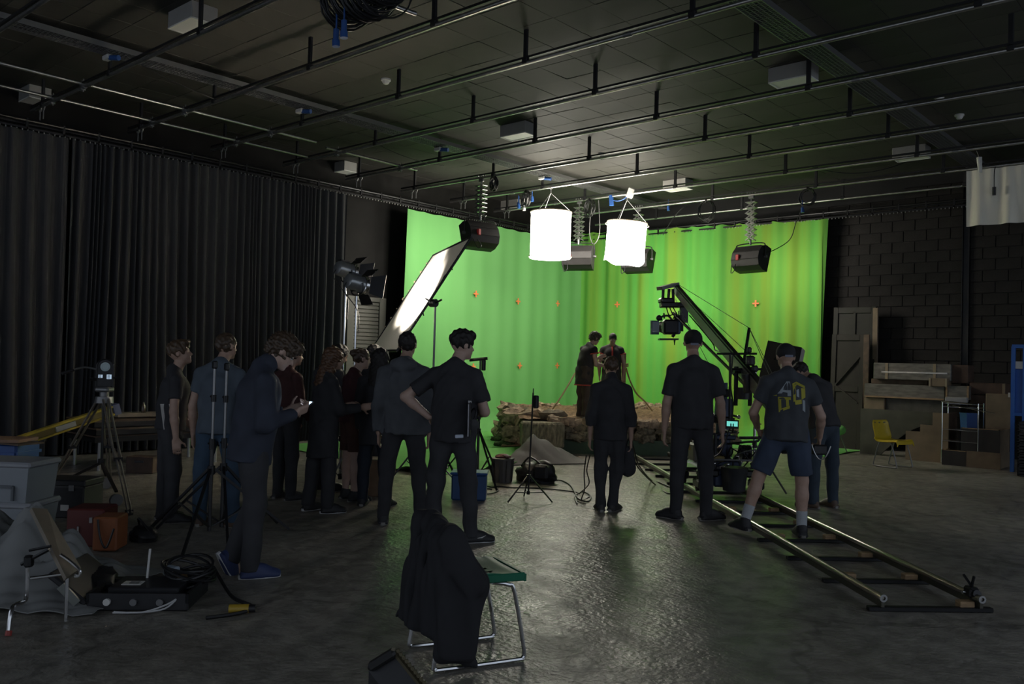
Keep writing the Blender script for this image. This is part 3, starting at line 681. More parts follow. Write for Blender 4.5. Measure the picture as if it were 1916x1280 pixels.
while b < 3.0:                              # left flank
    for z in (.14, .30, .46, .60):
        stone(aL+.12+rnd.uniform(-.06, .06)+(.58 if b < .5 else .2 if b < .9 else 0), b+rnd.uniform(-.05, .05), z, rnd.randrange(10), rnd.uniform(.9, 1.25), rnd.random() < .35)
    b += .3
for k in range(26):                         # back rim and rubble
    stone(rnd.uniform(aL+.2, aR-.2), rnd.uniform(2.6, 3.2), .66+rnd.uniform(-.02, .03), rnd.randrange(6), rnd.uniform(.5, 1.0))
for k in range(40): stone(rnd.uniform(aL+.4, aR-.2), rnd.uniform(.25, 2.5), .60, rnd.randrange(6), rnd.uniform(.14, .34))
q = sab(1215, 768, .6)
for k in range(7): stone(q[0]+rnd.uniform(-.32, .32), q[1]+rnd.uniform(-.2, .2), .66+.05*rnd.random(), rnd.randrange(6), rnd.uniform(.6, 1.0))
for k in range(8): stone(aR-.05+rnd.uniform(-.12, .1), .1+k*.35, rnd.choice((.3, .45, .57)), rnd.randrange(10), 1.1)
# the big squared block at the left corner of the front
cb = sab(1003, 838)
ob('corner_block', MB().bar(inv(ST(sab(967, 838)[0], -.06, .34)), inv(ST(sab(1040, 838)[0], -.06, .34)), .5, .44, bev=.03), mat('grey_lichen_stone', (.20, .17, .11), .9, var=.5, vs=12, bump=1., bs=26, stretch=(2, 2, .6)), stg)
# boards and moss scraps by the stage
bd = ob('plywood_board', MB().box((0, 0, 0), (.9, .55, .02), bev=.003), mat('brown_plywood', (.30, .17, .09), .6, var=.25, vs=6)); p = P(985, 838); bd.location = p+Vector((0, 0, .1)); bd.rotation_euler = (R(6), R(-4), R(35)); tag(bd, 'brown plywood board lying under the left corner of the stone stage', 'board')
MOSS = mat('dark_moss', (.06, .10, .03), .95, var=.5, vs=20, bump=1., bs=60)
for k, (px, py) in enumerate(((938, 836), (952, 838), (930, 826))):
    o = ob('moss_clump', rockmesh(30+k, .14, .1, .06, .1), MOSS); o.location = P(px, py)+Vector((0, 0, .05)); tag(o, ['moss clump lying in the gap left of the plywood board', 'moss clump touching the plywood board', 'moss clump at the far left foot of the stone stage'][k], 'moss')
# post and ropes
zt_ = .6
pd = 17.4
pp = D(1167, 690, pd); pb = Vector((pp.x, pp.y, zt_))
po = thing('wooden_post', 'pale upright wooden post behind the tied man on the stage', 'post', pb); ob('shaft', MB().box((0, 0, .62), (.075, .12, 1.26), RZ(45), bev=.008), WOOD, po)
ROPE = mat('pale_rope', (.50, .36, .19), .85, bump=.8, bs=150)
lash = MB()
for k in range(3): lash.tube([(.09*math.cos(j*.45), .09*math.sin(j*.45), .98+.025*k+.006*math.sin(j)) for j in range(14)], .011, 5, True)
ob('lashing', lash, ROPE, po)
tag(ob('rope', MB().tube(spline([D(1171, 687, 17.3), D(1178, 710, 17.4), D(1190, 735, 17.5), D(1207, 752, 17.6), Vector((D(1221, 764, 17.6).x, D(1221, 764, 17.6).y, .68))], 6), .016, 7), ROPE), 'pale rope sagging from the post to the right end of the stage', 'rope')
p2 = D(1076, 700, 17.0)
tag(ob('rope', MB().tube(spline([D(1076, 698, 17.2), D(1060, 726, 17.0), D(1046, 748, 16.8), D(1034, 765, 16.7)], 6), .016, 7), ROPE), 'taut pale rope slanting down to the left behind the bent man on the stage', 'rope')

# ================================================================ dolly track
def quad_px(c, z): return [P(x, y, z) for x, y in c]
nl, nr = P(1652, 1146), P(1836, 1148); fl, fr = P(1180, 857), P(1237, 852)
ax_t = (((fl-nl).normalized()+(fr-nr).normalized())/2).normalized(); ax_s = Vector((ax_t.y, -ax_t.x, 0))
G2 = (nr-nl).dot(ax_s)/2; tc_ = (nl+nr)/2; TLn = 9.2
def TK(s, t, z=0.): return tc_+ax_s*s+ax_t*t+Vector((0, 0, z))
RAIL = mat('rail_steel', (.45, .43, .38), .28, .95, var=.1, vs=9)
trk = thing('dolly_track', 'straight pair of camera dolly rails with sleepers running towards the stone stage', 'dolly track', tc_)
ti = lambda v: Vector(v)-tc_
for s in (-1, 1):
    for a, b in ((0, 3.0), (3.02, 6.0), (6.02, TLn)):
        rl = ob('rail', MB().cyl(ti(TK(s*G2, a, .095)), ti(TK(s*G2, b, .095)), .022, n=12), RAIL, trk)
        ob('rail_web', MB().bar(ti(TK(s*G2, a, .058)), ti(TK(s*G2, b, .058)), .022, .05), mat('rail_web', (.10, .095, .075), .4, .7), rl)
    ob('rail_end', MB().lathe([(.013, -.012), (.026, -.012), (.026, .006), (.013, .006)], 14, ti(TK(s*G2, -.005, .095)), -ax_t, cap=False), ALU, trk)
for k in range(13):
    tt = .03+k*.74
    ob('sleeper', MB().bar(ti(TK(-G2-.09, tt, .018)), ti(TK(G2+.09, tt, .018)), .05, .03, bev=.004), BLKM, trk)
    if k < 8:
        for s in (-1, 1):
            if (k+(s > 0)) % 2 or s > 0: ob('wedge', MB().bar(ti(TK(s*G2-s*.10-.03, tt+.03, .045)), ti(TK(s*G2-s*.10+.07, tt+.03, .045)), .07, .05, bev=.004), WOOD, trk)
t = thing('rail_clamp', 'black clamp stop with lever sitting on the near end of the right dolly rail', 'clamp', TK(G2, .12, .095))
ob('body', MB().box((0, 0, .02), (.07, .09, .07), RZ(45), bev=.012).cyl((0, 0, 0), (.05, -.05, .02), .03, n=10), BLKM, t); ob('lever', MB().cyl((0, 0, .05), (.02, -.02, .13), .01, n=8).cyl((0, 0, .06), (-.06, .04, .12), .009, n=8), BLKM, t); ob('bolt', MB().cyl((-.03, -.05, .02), (-.04, -.07, .02), .012, n=8), CHROME, t)
# ================================================================ dolly with crane arm
q = P(1395, 928)-tc_; dt = q.dot(ax_t); DO = TK(0, dt)
ang = math.degrees(math.atan2(ax_t.y, ax_t.x))-90
dl = thing('camera_dolly', 'dark wheeled camera dolly with column and small lit monitor on the rails', 'camera dolly', DO, ang)   # local x across, y along the track away
NAVY = mat('dolly_navy', (.03, .045, .09), .4, .2, var=.2)
ob('chassis', MB().box((0, 0, .34), (.62, .95, .10), bev=.03).box((0, .05, .42), (.5, .5, .10), bev=.03).box((0, -.32, .25), (.36, .3, .16), bev=.02), NAVY, dl)
for sx in (-1, 1):
    for sy in (-1, 1):
        x, y = sx*G2, sy*.45
        tr = ob('wheel_truck', MB().box((x, y, .21), (.12, .30, .10), bev=.02).cyl((x, y, .2), (x, y, .36), .045, n=12).box((x*.75, y, .34), (.25, .14, .09), bev=.02), BLKM, dl)
        for d in (-.1, .1): ob('wheel', MB().cyl((x-.022, y+d, .155), (x+.022, y+d, .155), .055, n=16).cyl((x-.03, y+d, .155), (x+.03, y+d, .155), .02, n=10), RUB, tr)
        ob('hub_cap', MB().cyl((x, y, .36), (x, y, .40), .05, .03, n=12), ALU, tr)
for sx, y in ((-1, .1), (1, .2)):
    b = ob('side_board', MB().box((sx*.42, y-.1, .36), (.24, .5, .03), bev=.01), BLKM, dl)
ob('battery', MB().box((-.3, -.2, .56), (.2, .26, .22), bev=.02).box((-.3, -.2, .68), (.12, .2, .03), bev=.01), mat('battery_grey', (.11, .11, .10), .5), dl)
ob('seat_post', MB().cyl((-.16, -.42, .38), (-.16, -.42, .80), .022, n=10).tube(spline([(-.3, -.42, .84), (-.16, -.42, .80), (.0, -.42, .84), (.1, -.42, .83)], 4), .016, 7), BLKM, dl)
ob('column', MB().cyl((.06, 0, .4), (.06, 0, 1.0), .10, .09, n=16).cyl((.06, 0, 1.0), (.06, 0, 1.22), .12, .10, n=16).box((.06, 0, .74), (.26, .26, .06), bev=.015).cyl((.06, 0, 1.2), (.06, 0, 1.42), .045, n=12), NAVY, dl)
ob('column_collar', MB().lathe([(.10, .9), (.14, .92), (.14, .98), (.10, 1.0)], 16, (.06, 0, 0)), BLKM, dl); ob('column_cap', MB().lathe([(.05, 1.24), (.09, 1.25), (.10, 1.32), (.06, 1.34)], 14, (.06, 0, 0)), BLKM, dl)
for k in range(4):
    a = R(45+90*k); ob('levelling_knob', MB().cyl((.06+.11*math.cos(a), .11*math.sin(a), 1.02), (.06+.2*math.cos(a), .2*math.sin(a), 1.0), .014, n=8).sph((.06+.21*math.cos(a), .21*math.sin(a), 1.0), .025, 8, 6), CHROME if k % 2 else BLKM, dl)
ob('steering_bar', MB().tube(spline([(.35, -.5, .8), (.33, -.52, .74), (.2, -.48, .72), (.12, -.4, .7), (.1, -.1, .66)], 5), .014, 7), BLKM, dl)
gw = MB()
for k in range(9):
    a0 = Vector((random.uniform(-.3, .3), random.uniform(-.45, .1), .5)); gw.tube(spline([a0, a0+Vector((random.uniform(-.1, .1), random.uniform(-.1, .1), .12)), a0+Vector((random.uniform(-.2, .2), random.uniform(-.1, .1), .05)), a0+Vector((random.uniform(-.25, .25), -.05, -.08))], 4), .009, 5)
ob('wiring', gw, CABLE, dl, kind='stuff')
SLING = mat('sling_yellow', (.22, .17, .05), .6)
ob('sling', MB().tube(spline([(-.42, -.1, .62), (-.3, -.3, .56), (-.2, -.42, .52), (-.05, -.4, .5)], 5), .035, 8), SLING, dl)
for k, (x, y, z) in enumerate(((-.22, -.48, .43), (.28, -.45, .45), (-.05, -.47, .42), (.12, -.3, .5), (.3, -.1, .47))): ob('chrome_fitting', MB().cyl((x, y, z), (x+.02, y-.05, z+.03), .022, .016, n=10).sph((x+.02, y-.05, z+.03), .02, 8, 6), CHROME, dl)
for k in range(3): ob('weight_disc', MB().cyl((.22+.045*k, -.2, .56), (.25+.045*k, -.2, .56), .10, n=18), BLKM, dl)
ob('front_bin', MB().lathe([(.13, .14), (.16, .40), (.17, .42)], 14, (.05, -.52, 0)), mat('bin_dark', (.03, .032, .035), .5), dl)
ob('grip_bar', MB().cyl((-.35, -.5, .5), (.4, -.5, .5), .013, n=8), GREYM, dl)
ob('bright_rod', MB().cyl((.3, .1, .72), (.55, -.05, .74), .02, n=8), CHROME, dl)
# small lit monitor on the column
mp_ = D(1370, 794, 10.1); Mi = Matrix.Rotation(R(-ang), 3, 'Z')
mon = MB(); n_ = (CAM-mp_); n_.z = 0; n_.normalize(); sx = Vector((-n_.y, n_.x, 0))
ml = lambda v: Mi@(Vector(v)-DO)
mo = ob('monitor', MB().prism([(-.075, -.05), (.075, -.05), (.075, .05), (-.075, .05)], ml(mp_), Mi@sx, (0, 0, 1), .03), BLKP, dl)
SCR = mat('monitor_picture', (.05, .2, .2), .4, emit=(.18, .72, .62), es=.9)
ob('screen', MB().prism([(-.062, -.036), (.062, -.036), (.062, .036), (-.062, .036)], ml(mp_+n_*.016), Mi@sx, (0, 0, 1), .002), SCR, mo, smooth=False)
fig = MB()
for x in (-.015, .012): fig.prism([(x-.006, -.036), (x+.006, -.036), (x+.007, .0), (x+.003, .012), (x-.003, .012), (x-.007, .0)], ml(mp_+n_*.018), Mi@sx, (0, 0, 1), .002)
ob('screen_figure', fig.prism([(-.062, -.036), (.062, -.036), (.062, -.024), (-.062, -.022)], ml(mp_+n_*.018), Mi@sx, (0, 0, 1), .002), mat('screen_dark', (.01, .03, .03), .4), mo, smooth=False)
ob('monitor_arm', MB().tube(spline([ml(mp_-n_*.02), ml(mp_-n_*.1+Vector((0, 0, -.1))), Vector((.0, -.05, .85))], 4), .012, 6), BLKM, dl)
# crane arm
PV = D(1391, 694, 10.35); HD = D(1264, 541, 12.9); da = (PV-HD).normalized(); RE = PV+da*1.55
cr = thing('camera_crane', 'long camera crane arm on the dolly with stay wires and underslung head', 'camera crane', PV)
ci = lambda v: Vector(v)-PV
sd_ = da.cross(Vector((0, 0, 1))).normalized(); un = sd_.cross(da)
def taper_bar(a, b, w0, h0, w1, h1):
    m = MB(); a = ci(a); b = ci(b); vs = [a+sd_*x*w0/2+un*z*h0/2 for x, z in ((-1, -1), (1, -1), (1, 1), (-1, 1))]+[b+sd_*x*w1/2+un*z*h1/2 for x, z in ((-1, -1), (1, -1), (1, 1), (-1, 1))]
    return m.add(vs, [(3, 2, 1, 0), (4, 5, 6, 7), (0, 1, 5, 4), (1, 2, 6, 5), (2, 3, 7, 6), (3, 0, 4, 7)])
CRG = mat('crane_grey', (.15, .15, .145), .4, .5)
ob('arm', taper_bar(HD, RE, .07, .10, .08, .17), CRG, cr, smooth=False)
ob('arm_top_rail', MB().bar(ci(HD+un*.065), ci(RE+un*.10), .055, .03), BLKM, cr)
ob('parallel_rod', MB().cyl(ci(HD-Vector((0, 0, .36))+sd_*.03), ci(PV-Vector((0, 0, .20))-sd_*.06), .02, n=8), BLKM, cr)
MT = D(1402, 614, 10.5)
ob('stay_mast', MB().bar(ci(PV+Vector((0, 0, .08))), ci(MT), .025, .035), BLKM, cr)
for a, b in ((HD+un*.09, MT), (HD+da*.6+un*.08, PV+Vector((.12, 0, .16))), (MT, RE+un*.1), (MT, RE-da*.4+un*.1), (HD-Vector((0, 0, .15)), PV-Vector((.3, 0, .2)))): ob('stay_wire', MB().cyl(ci(a), ci(b), .004, n=5), GREYM, cr)
for y_, x0, x1 in ((662, 1341, 1416), (691, 1366, 1426)): ob('cross_bar', MB().cyl(ci(D(x0, y_, 10.3)), ci(D(x1, y_, 10.3)), .013, n=8), BLKM, cr)
ob('pivot', MB().bar(ci(PV-Vector((0, 0, .42))-sd_*.09), ci(PV+Vector((0, 0, .05))-sd_*.09), .05, .03).bar(ci(PV-Vector((0, 0, .42))+sd_*.09), ci(PV+Vector((0, 0, .05))+sd_*.09), .05, .03).cyl(ci(PV-sd_*.12), ci(PV+sd_*.12), .035, n=10).cyl(ci(PV-Vector((0, 0, .34))), ci(PV-Vector((0, 0, .20))), .10, n=14), BLKM, cr)
pk = Vector((PV.x, PV.y, 0))
ob('hanging_post', MB().cyl(ci(D(1366, 662, 10.3)), ci(D(1365, 800, 10.3)), .014, n=8), BLKM, cr)
for pts in ([D(1371, 665, 10.25), D(1367, 720, 10.2), D(1371, 770, 10.2), D(1352, 840, 10.15), D(1330, 858, 10.1)], [D(1290, 590, 12.1), D(1332, 640, 11.5), D(1338, 655, 11.3), D(1358, 660, 10.9), D(1380, 668, 10.5)], [D(1284, 560, 12.6), D(1292, 585, 12.4), D(1308, 595, 12.2)]):
    ob('arm_cable', MB().tube(spline([ci(p) for p in pts], 5), .009, 6), CABLE, cr)
ob('counterweight', MB().bar(ci(RE-da*.35-un*.12), ci(RE-un*.12), .26, .22, un, .02), BLKM, cr)
ob('arm_clutter', MB().box(ci(D(1404, 675, 10.2)), (.1, .08, .12), bev=.02).box(ci(D(1412, 690, 10.15)), (.07, .09, .08), bev=.02).cyl(ci(D(1395, 700, 10.1)), ci(D(1400, 735, 10.1)), .05, n=10).box(ci(D(1402, 655, 10.3)), (.05, .06, .07), bev=.015), BLKP, cr)
# underslung head and camera
hb = D(1264, 541, 12.9)
ob('head_arm', MB().bar(ci(D(1234, 540, 12.7)), ci(D(1266, 532, 12.9)), .12, .05), CRG, cr)
hd = thing('remote_head', 'black underslung remote head hanging from the tip of the crane arm', 'camera head', D(1258, 560, 12.8))
hi = lambda v: Vector(v)-hd.location
for x0, x1 in ((1241, 1240), (1252, 1250), (1259, 1260), (1270, 1276)): ob('drop_post', MB().cyl(hi(D(x0, 541, 12.8)), hi(D(x1, 566, 12.8)), .022, n=8), BLKM, hd)
ob('top_block', MB().box(hi(D(1246, 563, 12.8)), (.2, .2, .08), RZ(45), bev=.02), BLKM, hd)
ob('plate', MB().bar(hi(D(1235, 571, 12.8)), hi(D(1285, 571, 12.8)), .2, .075, bev=.015), BLKM, hd)
ob('side_bracket', MB().bar(hi(D(1280, 572, 12.8)), hi(D(1279, 604, 12.8)), .12, .05).bar(hi(D(1270, 590, 12.8)), hi(D(1270, 620, 12.8)), .1, .09), BLKM, hd)
for k in range(3): ob('head_cable', MB().tube(spline([hi(D(1247+k*6, 575, 12.75)), hi(D(1252+k*8, 590, 12.7)), hi(D(1262+k*4, 588-k*3, 12.7)), hi(D(1258+k*5, 600, 12.75))], 4), .009, 5), CABLE, hd)
cm = thing('cinema_camera', 'black cinema camera rigged under the crane arm head', 'camera', D(1248, 616, 12.75)); mi = lambda v: Vector(v)-cm.location
ob('body', MB().bar(mi(D(1240, 612, 12.75)), mi(D(1268, 612, 12.75)), .2, .22, bev=.03), BLKP, cm)
ob('lens', MB().lathe([(.07, 0), (.07, .1), (.085, .12), (.085, .2), (.07, .2)], 16, mi(D(1247, 612, 12.8)), t_), BLKP, cm)
ob('matte_box', MB().box(mi(D(1244, 612, 13.05)), (.2, .2, .16), RZ(45), bev=.01), BLKP, cm)
ob('side_monitor', MB().bar(mi(D(1225, 600, 12.7)), mi(D(1225, 626, 12.7)), .03, .16).prism([(-.05, -.08), (.05, -.08), (.05, .08), (-.05, .08)], mi(D(1227, 612, 12.62)), sx, (0, 0, 1), .01), mat('monitor_glass', (.10, .14, .17), .2), cm)
ob('top_handle', MB().tube(spline([mi(D(1238, 600, 12.75)), mi(D(1238, 593, 12.75)), mi(D(1250, 591, 12.75)), mi(D(1258, 600, 12.75))], 4), .016, 6).sph(mi(D(1233, 595, 12.75)), .045, 8, 6).cyl(mi(D(1242, 586, 12.75)), mi(D(1243, 596, 12.75)), .012, n=6), BLKP, cm)
ob('base_rail', MB().bar(mi(D(1233, 635, 12.75)), mi(D(1268, 635, 12.75)), .16, .025).cyl(mi(D(1262, 636, 12.75)), mi(D(1262, 646, 12.75)), .014, .006, n=6).cyl(mi(D(1258, 626, 12.7)), mi(D(1262, 629, 12.7)), .03, n=8), BLKM, cm)
ob('battery_pack', MB().box(mi(D(1267, 613, 12.75)), (.09, .12, .2), RZ(45), bev=.02), mat('battery_blue', (.03, .06, .10), .4), cm)
# black board on a stand behind the crane operator
bq = [D(1437, 637, 11.6), D(1500, 650, 11.2), D(1483, 735, 11.0), D(1416, 722, 11.4)]
bo = thing('poly_board', 'tilted black sided polystyrene board with a pale edge behind the crane', 'board', bq[3])
n1 = (bq[1]-bq[0]).cross(bq[3]-bq[0]).normalized(); n1 = -n1 if n1.dot(CAM-bq[0]) > 0 else n1
bb = [p-bo.location for p in bq]
ob('black_face', MB().add(bb+[p+n1*.01 for p in bb], [(0, 1, 2, 3), (7, 6, 5, 4), (0, 4, 5, 1), (1, 5, 6, 2), (2, 6, 7, 3), (3, 7, 4, 0)]), mat('board_black', (.02, .019, .018), .7), bo, smooth=False)
ob('white_core', MB().add([p+n1*.0105 for p in bb]+[p+n1*.10 for p in bb], [(0, 1, 2, 3), (7, 6, 5, 4), (0, 4, 5, 1), (1, 5, 6, 2), (2, 6, 7, 3), (3, 7, 4, 0)]), mat('foam_grey', (.30, .28, .25), .8), bo, smooth=False)
mid = (bq[2]+bq[3])/2; p = D(1413, 760, 11.3); lightstand(Vector((p.x, p.y, 0)), 1.65, 'silver light stand right of the crane column holding the black board', m=CHROME, legs=.45, hub=.6)

# ================================================================ scenery store at the back wall on the right
def pybox(name, x0, y0, x1, y1, Y, th, m, label, cat, bev=.01, rz=0., parts=None):
    a = PY(x0, y1, Y); b = PY(x1, y0, Y); a2 = PY(x1, y1, Y); z0 = min(a.z, a2.z); c = PY(x0, y0, Y); z1 = (b.z+c.z)/2
    z0 = max(z0, 0); t = thing(name, label, cat, ((a.x+b.x)/2, Y+th/2, z0)); w_ = b.x-a.x
    ob('body', MB().box((0, 0, (z1-z0)/2), (w_, th, z1-z0), RZ(rz), bev), m, t)
    return t, w_, th, z1-z0
GB = mat('grey_cladding', (.16, .15, .13), .45, .2, var=.35, vs=5, stretch=(1, 1, 4)); TAN = mat('tan_board', (.20, .15, .095), .7, var=.2, vs=4); BRN = mat('brown_crate', (.07, .042, .028), .7, var=.3, vs=6)
FLATM = mat('scenery_flat', (.075, .075, .055), .75, var=.25, vs=3); DKB = mat('dark_riser', (.024, .020, .018), .6, var=.2)
YS = 17.5
def strap(t, w_, th, h): 
    for s in (-.32, .3): ob('band', MB().box((w_*s, -th/2-.004, h/2), (.05, .012, h*.98)), mat('band_tan', (.28, .22, .14), .6), t)
t, w_, th, h = pybox('box_beam', 1634, 680, 1779, 709, YS-.1, .45, GB, 'long grey box beam on the very top of the timber stack', 'beam'); strap(t, w_, th, h)
ob('edge_strip', MB().box((.05, -th/2-.006, h*.45), (w_*.85, .012, .03)), ALU, t)
pybox('wooden_crate', 1781, 683, 1812, 717, YS, .4, BRN, 'dark brown crate end beside the topmost grey beam', 'crate')
pybox('plank', 1630, 710, 1736, 718, YS+.05, .3, DWOOD, 'dark plank lying under the topmost grey beam', 'plank')
t, w_, th, h = pybox('wooden_crate', 1738, 708, 1772, 723, YS-.25, .3, TAN, 'small tan crate with pale corners tucked under the topmost beam', 'crate')
for s in (-1, 1): ob('corner_cap', MB().box((s*w_*.45, -th/2-.005, h/2), (w_*.1, .012, h)), mat('cap_pale', (.33, .27, .18), .6), t)
t, w_, th, h = pybox('box_beam', 1617, 720, 1768, 743, YS-.15, .45, GB, 'long grey box beam in the middle of the timber stack', 'beam')
ob('edge_strip', MB().box((0, -th/2-.006, .02), (w_*.98, .012, .03)), WOOD, t)
t, w_, th, h = pybox('wooden_crate', 1770, 722, 1812, 747, YS-.2, .4, GB, 'grey crate end with pale edging beside the middle beam', 'crate')
for s in (-1, 1): ob('edging', MB().box((s*w_*.48, -th/2-.005, h/2), (.03, .012, h)), WOOD, t)
t, w_, th, h = pybox('wooden_crate', 1814, 717, 1881, 737, YS, .4, BRN, 'long dark brown crate near the blue rack', 'crate'); ob('end_cap', MB().box((w_*.46, -th/2-.005, h/2), (w_*.08, .012, h)), TAN, t)
pybox('wooden_crate', 1814, 739, 1845, 765, YS, .4, BRN, 'dark brown crate under the long brown crate', 'crate')
pybox('wooden_crate', 1617, 744, 1655, 766, YS-.1, .35, TAN, 'tan crate at the left end of the lowest beam', 'crate')
pybox('box_beam', 1657, 746, 1765, 768, YS-.05, .4, mat('dark_beam', (.085, .078, .066), .6, var=.3), 'dark grey beam at the bottom of the timber stack', 'beam')
# flat with an arched opening
Yf = YS-.35; a = PY(1609, 842, Yf); b = PY(1748, 768, Yf); W_ = b.x-a.x; Hh = PY(1680, 768, Yf).z
r_ = .0
poly = [(0, 0), (0, Hh), (W_, Hh), (W_, Hh*.74)]
for k in range(9): f = k/8; poly.append((W_*(1-f*.72), Hh*(.74*math.cos(f*math.pi/2))**1.0))
fl_ = thing('scenery_flat', 'dark green-grey scenery flat with an arched opening below the beams', 'scenery flat', (a.x, Yf, 0)); ob('panel', MB().prism(poly, (0, .02, 0), (1, 0, 0), (0, 0, 1), .04), FLATM, fl_, smooth=False)
ob('brace', MB().bar((W_*.1, .06, .05), (W_*.1, .06, Hh-.05), .04, .06), DWOOD, fl_)
# stepped plywood panel
Yp = YS-.75; x0 = PY(1694, 850, Yp).x; x1 = PY(1744, 850, Yp).x; x2 = PY(1774, 850, Yp).x; z1 = PY(1715, 794, Yp).z; z2 = PY(1760, 773, Yp).z
t = thing('stepped_panel', 'pale stepped plywood panel standing behind the yellow chair', 'board', (x0, Yp, 0)); ob('panel', MB().prism([(0, 0), (x2-x0, 0), (x2-x0, z2), (x1-x0, z2), (x1-x0, z1), (.25, z1), (.25, z1*.8), (0, z1*.8)], (0, .02, 0), (1, 0, 0), (0, 0, 1), .04), mat('ply_tan', (.21, .155, .095), .7, var=.2, vs=3), t, smooth=False)
ob('side_panel', MB().box((x2-x0-.02, .3, z2/2), (.03, .55, z2)), DWOOD, t)
# tall tan board
t, *_ = pybox('hardboard_sheet', 1843, 737, 1897, 842, YS-.3, .03, TAN, 'upright tan hardboard sheet left of the blue rack', 'board'); ob('sticker', MB().box((.15, -.02, 1.0), (.03, .006, .08)), WHITEP, t)
# wire trolley
Yw = YS-.85; a = PY(1768, 800, Yw); b = PY(1835, 800, Yw); W_ = b.x-a.x
tw = thing('wire_trolley', 'silver wire shelf trolley with white and blue oddments beside the stepped panel', 'trolley', ((a.x+b.x)/2, Yw, 0))
for z in (.42, .62, 1.02, 1.08):
    m = MB()
    for k in range(7): m.cyl((-W_/2, -.18+.06*k, z), (W_/2, -.18+.06*k, z), .006, n=5)
    for s in (-W_/2, 0, W_/2): m.cyl((s, -.18, z), (s, .18, z), .008, n=5)
    ob('shelf', m, CHROME, tw, kind='stuff')
for sx in (-1, 1):
    for sy in (-1, 1): ob('post', MB().cyl((sx*W_/2, sy*.18, .04), (sx*W_/2, sy*.18, 1.1), .01, n=6), CHROME, tw)
ob('drawn_rod', MB().cyl((-W_/2, -.24, 1.12), (W_*.35, -.22, 1.09), .014, n=6).cyl((-.1, -.26, 1.05), (W_*.95, -.2, .95), .008, n=6), CHROME, tw)
p = PY(1770, 768, Yw-.2); t = thing('paper_stack', 'white sheaf of card on top of the wire trolley', 'card', (p.x+.12, Yw, 1.1)); ob('card', MB().box((0, 0, .045), (.34, .3, .09), RZ(8), .01), mat('card_grey', (.38, .37, .35), .7), t)
t = thing('storage_bin', 'blue plastic bin on the wire trolley', 'bin', (tw.location.x+.1, Yw, .626)); ob('bin', MB().lathe([(.13, 0), (.15, .28), (.16, .28), (.16, .3)], 4), BLUEP, t)
# dark step risers
def riser(x0, y0, x1, y1, Y, th, label, m=DKB):
    a = PY(x0, y1, Y); b = PY(x1, y0, Y); W_ = b.x-a.x; h = b.z
    t = thing('step_riser', label, 'step', ((a.x+b.x)/2, Y+th/2, 0)); ob('front', MB().box((0, -th/2+.01, h/2), (W_, .02, h)), m, t)
    for s in (-1, 1): ob('side', MB().box((s*(W_/2-.01), .01, h/2), (.02, th-.02, h)), TAN if s > 0 else m, t)
    ob('rim', MB().box((0, -th/2+.015, h+.006), (W_, .03, .012)).box((W_/2-.015, 0, h+.006), (.03, th, .012)).box((-W_/2+.015, 0, h+.006), (.03, th, .012)), WOOD, t); ob('deck', MB().box((0, 0, h*.86), (W_-.04, th-.04, .02)), m, t)
    return t
riser(1762, 846, 1810, 870, 16.45, .4, 'low dark open step box nearest the yellow chair'); 
riser(1797, 806, 1871, 872, 16.5, .75, 'tall dark open step box in front of the tan hardboard'); 
t = thing('ply_offcut', 'tan ply panel leaning against the tall dark step box', 'board', (PY(1840, 874, 16.42).x, 16.42, 0)); ob('panel', MB().box((0, 0, .14), (PY(1872, 874, 16.4).x-PY(1808, 874, 16.4).x, .025, .28), RX(-4)), mat('ply_brown', (.15, .105, .065), .7, var=.2), t)
# blue rack
BLU = mat('rack_blue', (.02, .11, .42), .45); Yk = 16.3
a = PY(1893, 700, Yk); 
rk = thing('storage_rack', 'bright blue upright rack with pale slats at the right picture edge', 'rack', (a.x+.55, Yk+.3, 0)); z0, z1 = PY(1895, 775, Yk).z, PY(1895, 648, Yk).z
for x in (-.53, -.36, .2, .5): ob('upright', MB().box((x, -.28, z1/2+.0), (.06, .05, z1)), BLU, rk)
ob('side_panel', MB().box((-.3, -.25, (z0+z0+.75)/2), (.44, .03, .75)), BLU, rk); ob('top_bar', MB().box((0, -.28, z1), (1.1, .06, .06)), BLU, rk)
for k in range(5): ob('slat', MB().box((-.1, -.22, z1-.28-.12*k), (.5, .03, .085), bev=.005), mat('pale_slat', (.5, .38, .22), .6), rk)
ob('label_plate', MB().box((-.45, -.275, z0+.82), (.12, .012, .12)), WHITEP, rk)
ob('base_shelf', MB().box((0, 0, z0), (1.1, .6, .05)), BLU, rk)
for k in range(5):
    t = thing('plastic_crate', ['bottom', 'second', 'third', 'fourth', 'top'][k]+' black slatted crate of the stack at the right picture edge', 'crate', (PY(1908, 800, 15.9).x+.32, 15.85, .012+k*.172), group='stacked black crates'); m = MB()
    m.box((0, 0, .01), (.6, .4, .02))
    for z in (.05, .10, .15): m.box((0, -.19, z), (.6, .016, .03)).box((0, .19, z), (.6, .016, .03)).box((-.29, 0, z), (.016, .4, .03)).box((.29, 0, z), (.016, .4, .03))
    for sx in (-1, 1):
        for sy in (-1, 1): m.box((sx*.285, sy*.185, .085), (.03, .03, .17))
    ob('shell', m, BLKP, t, smooth=False)
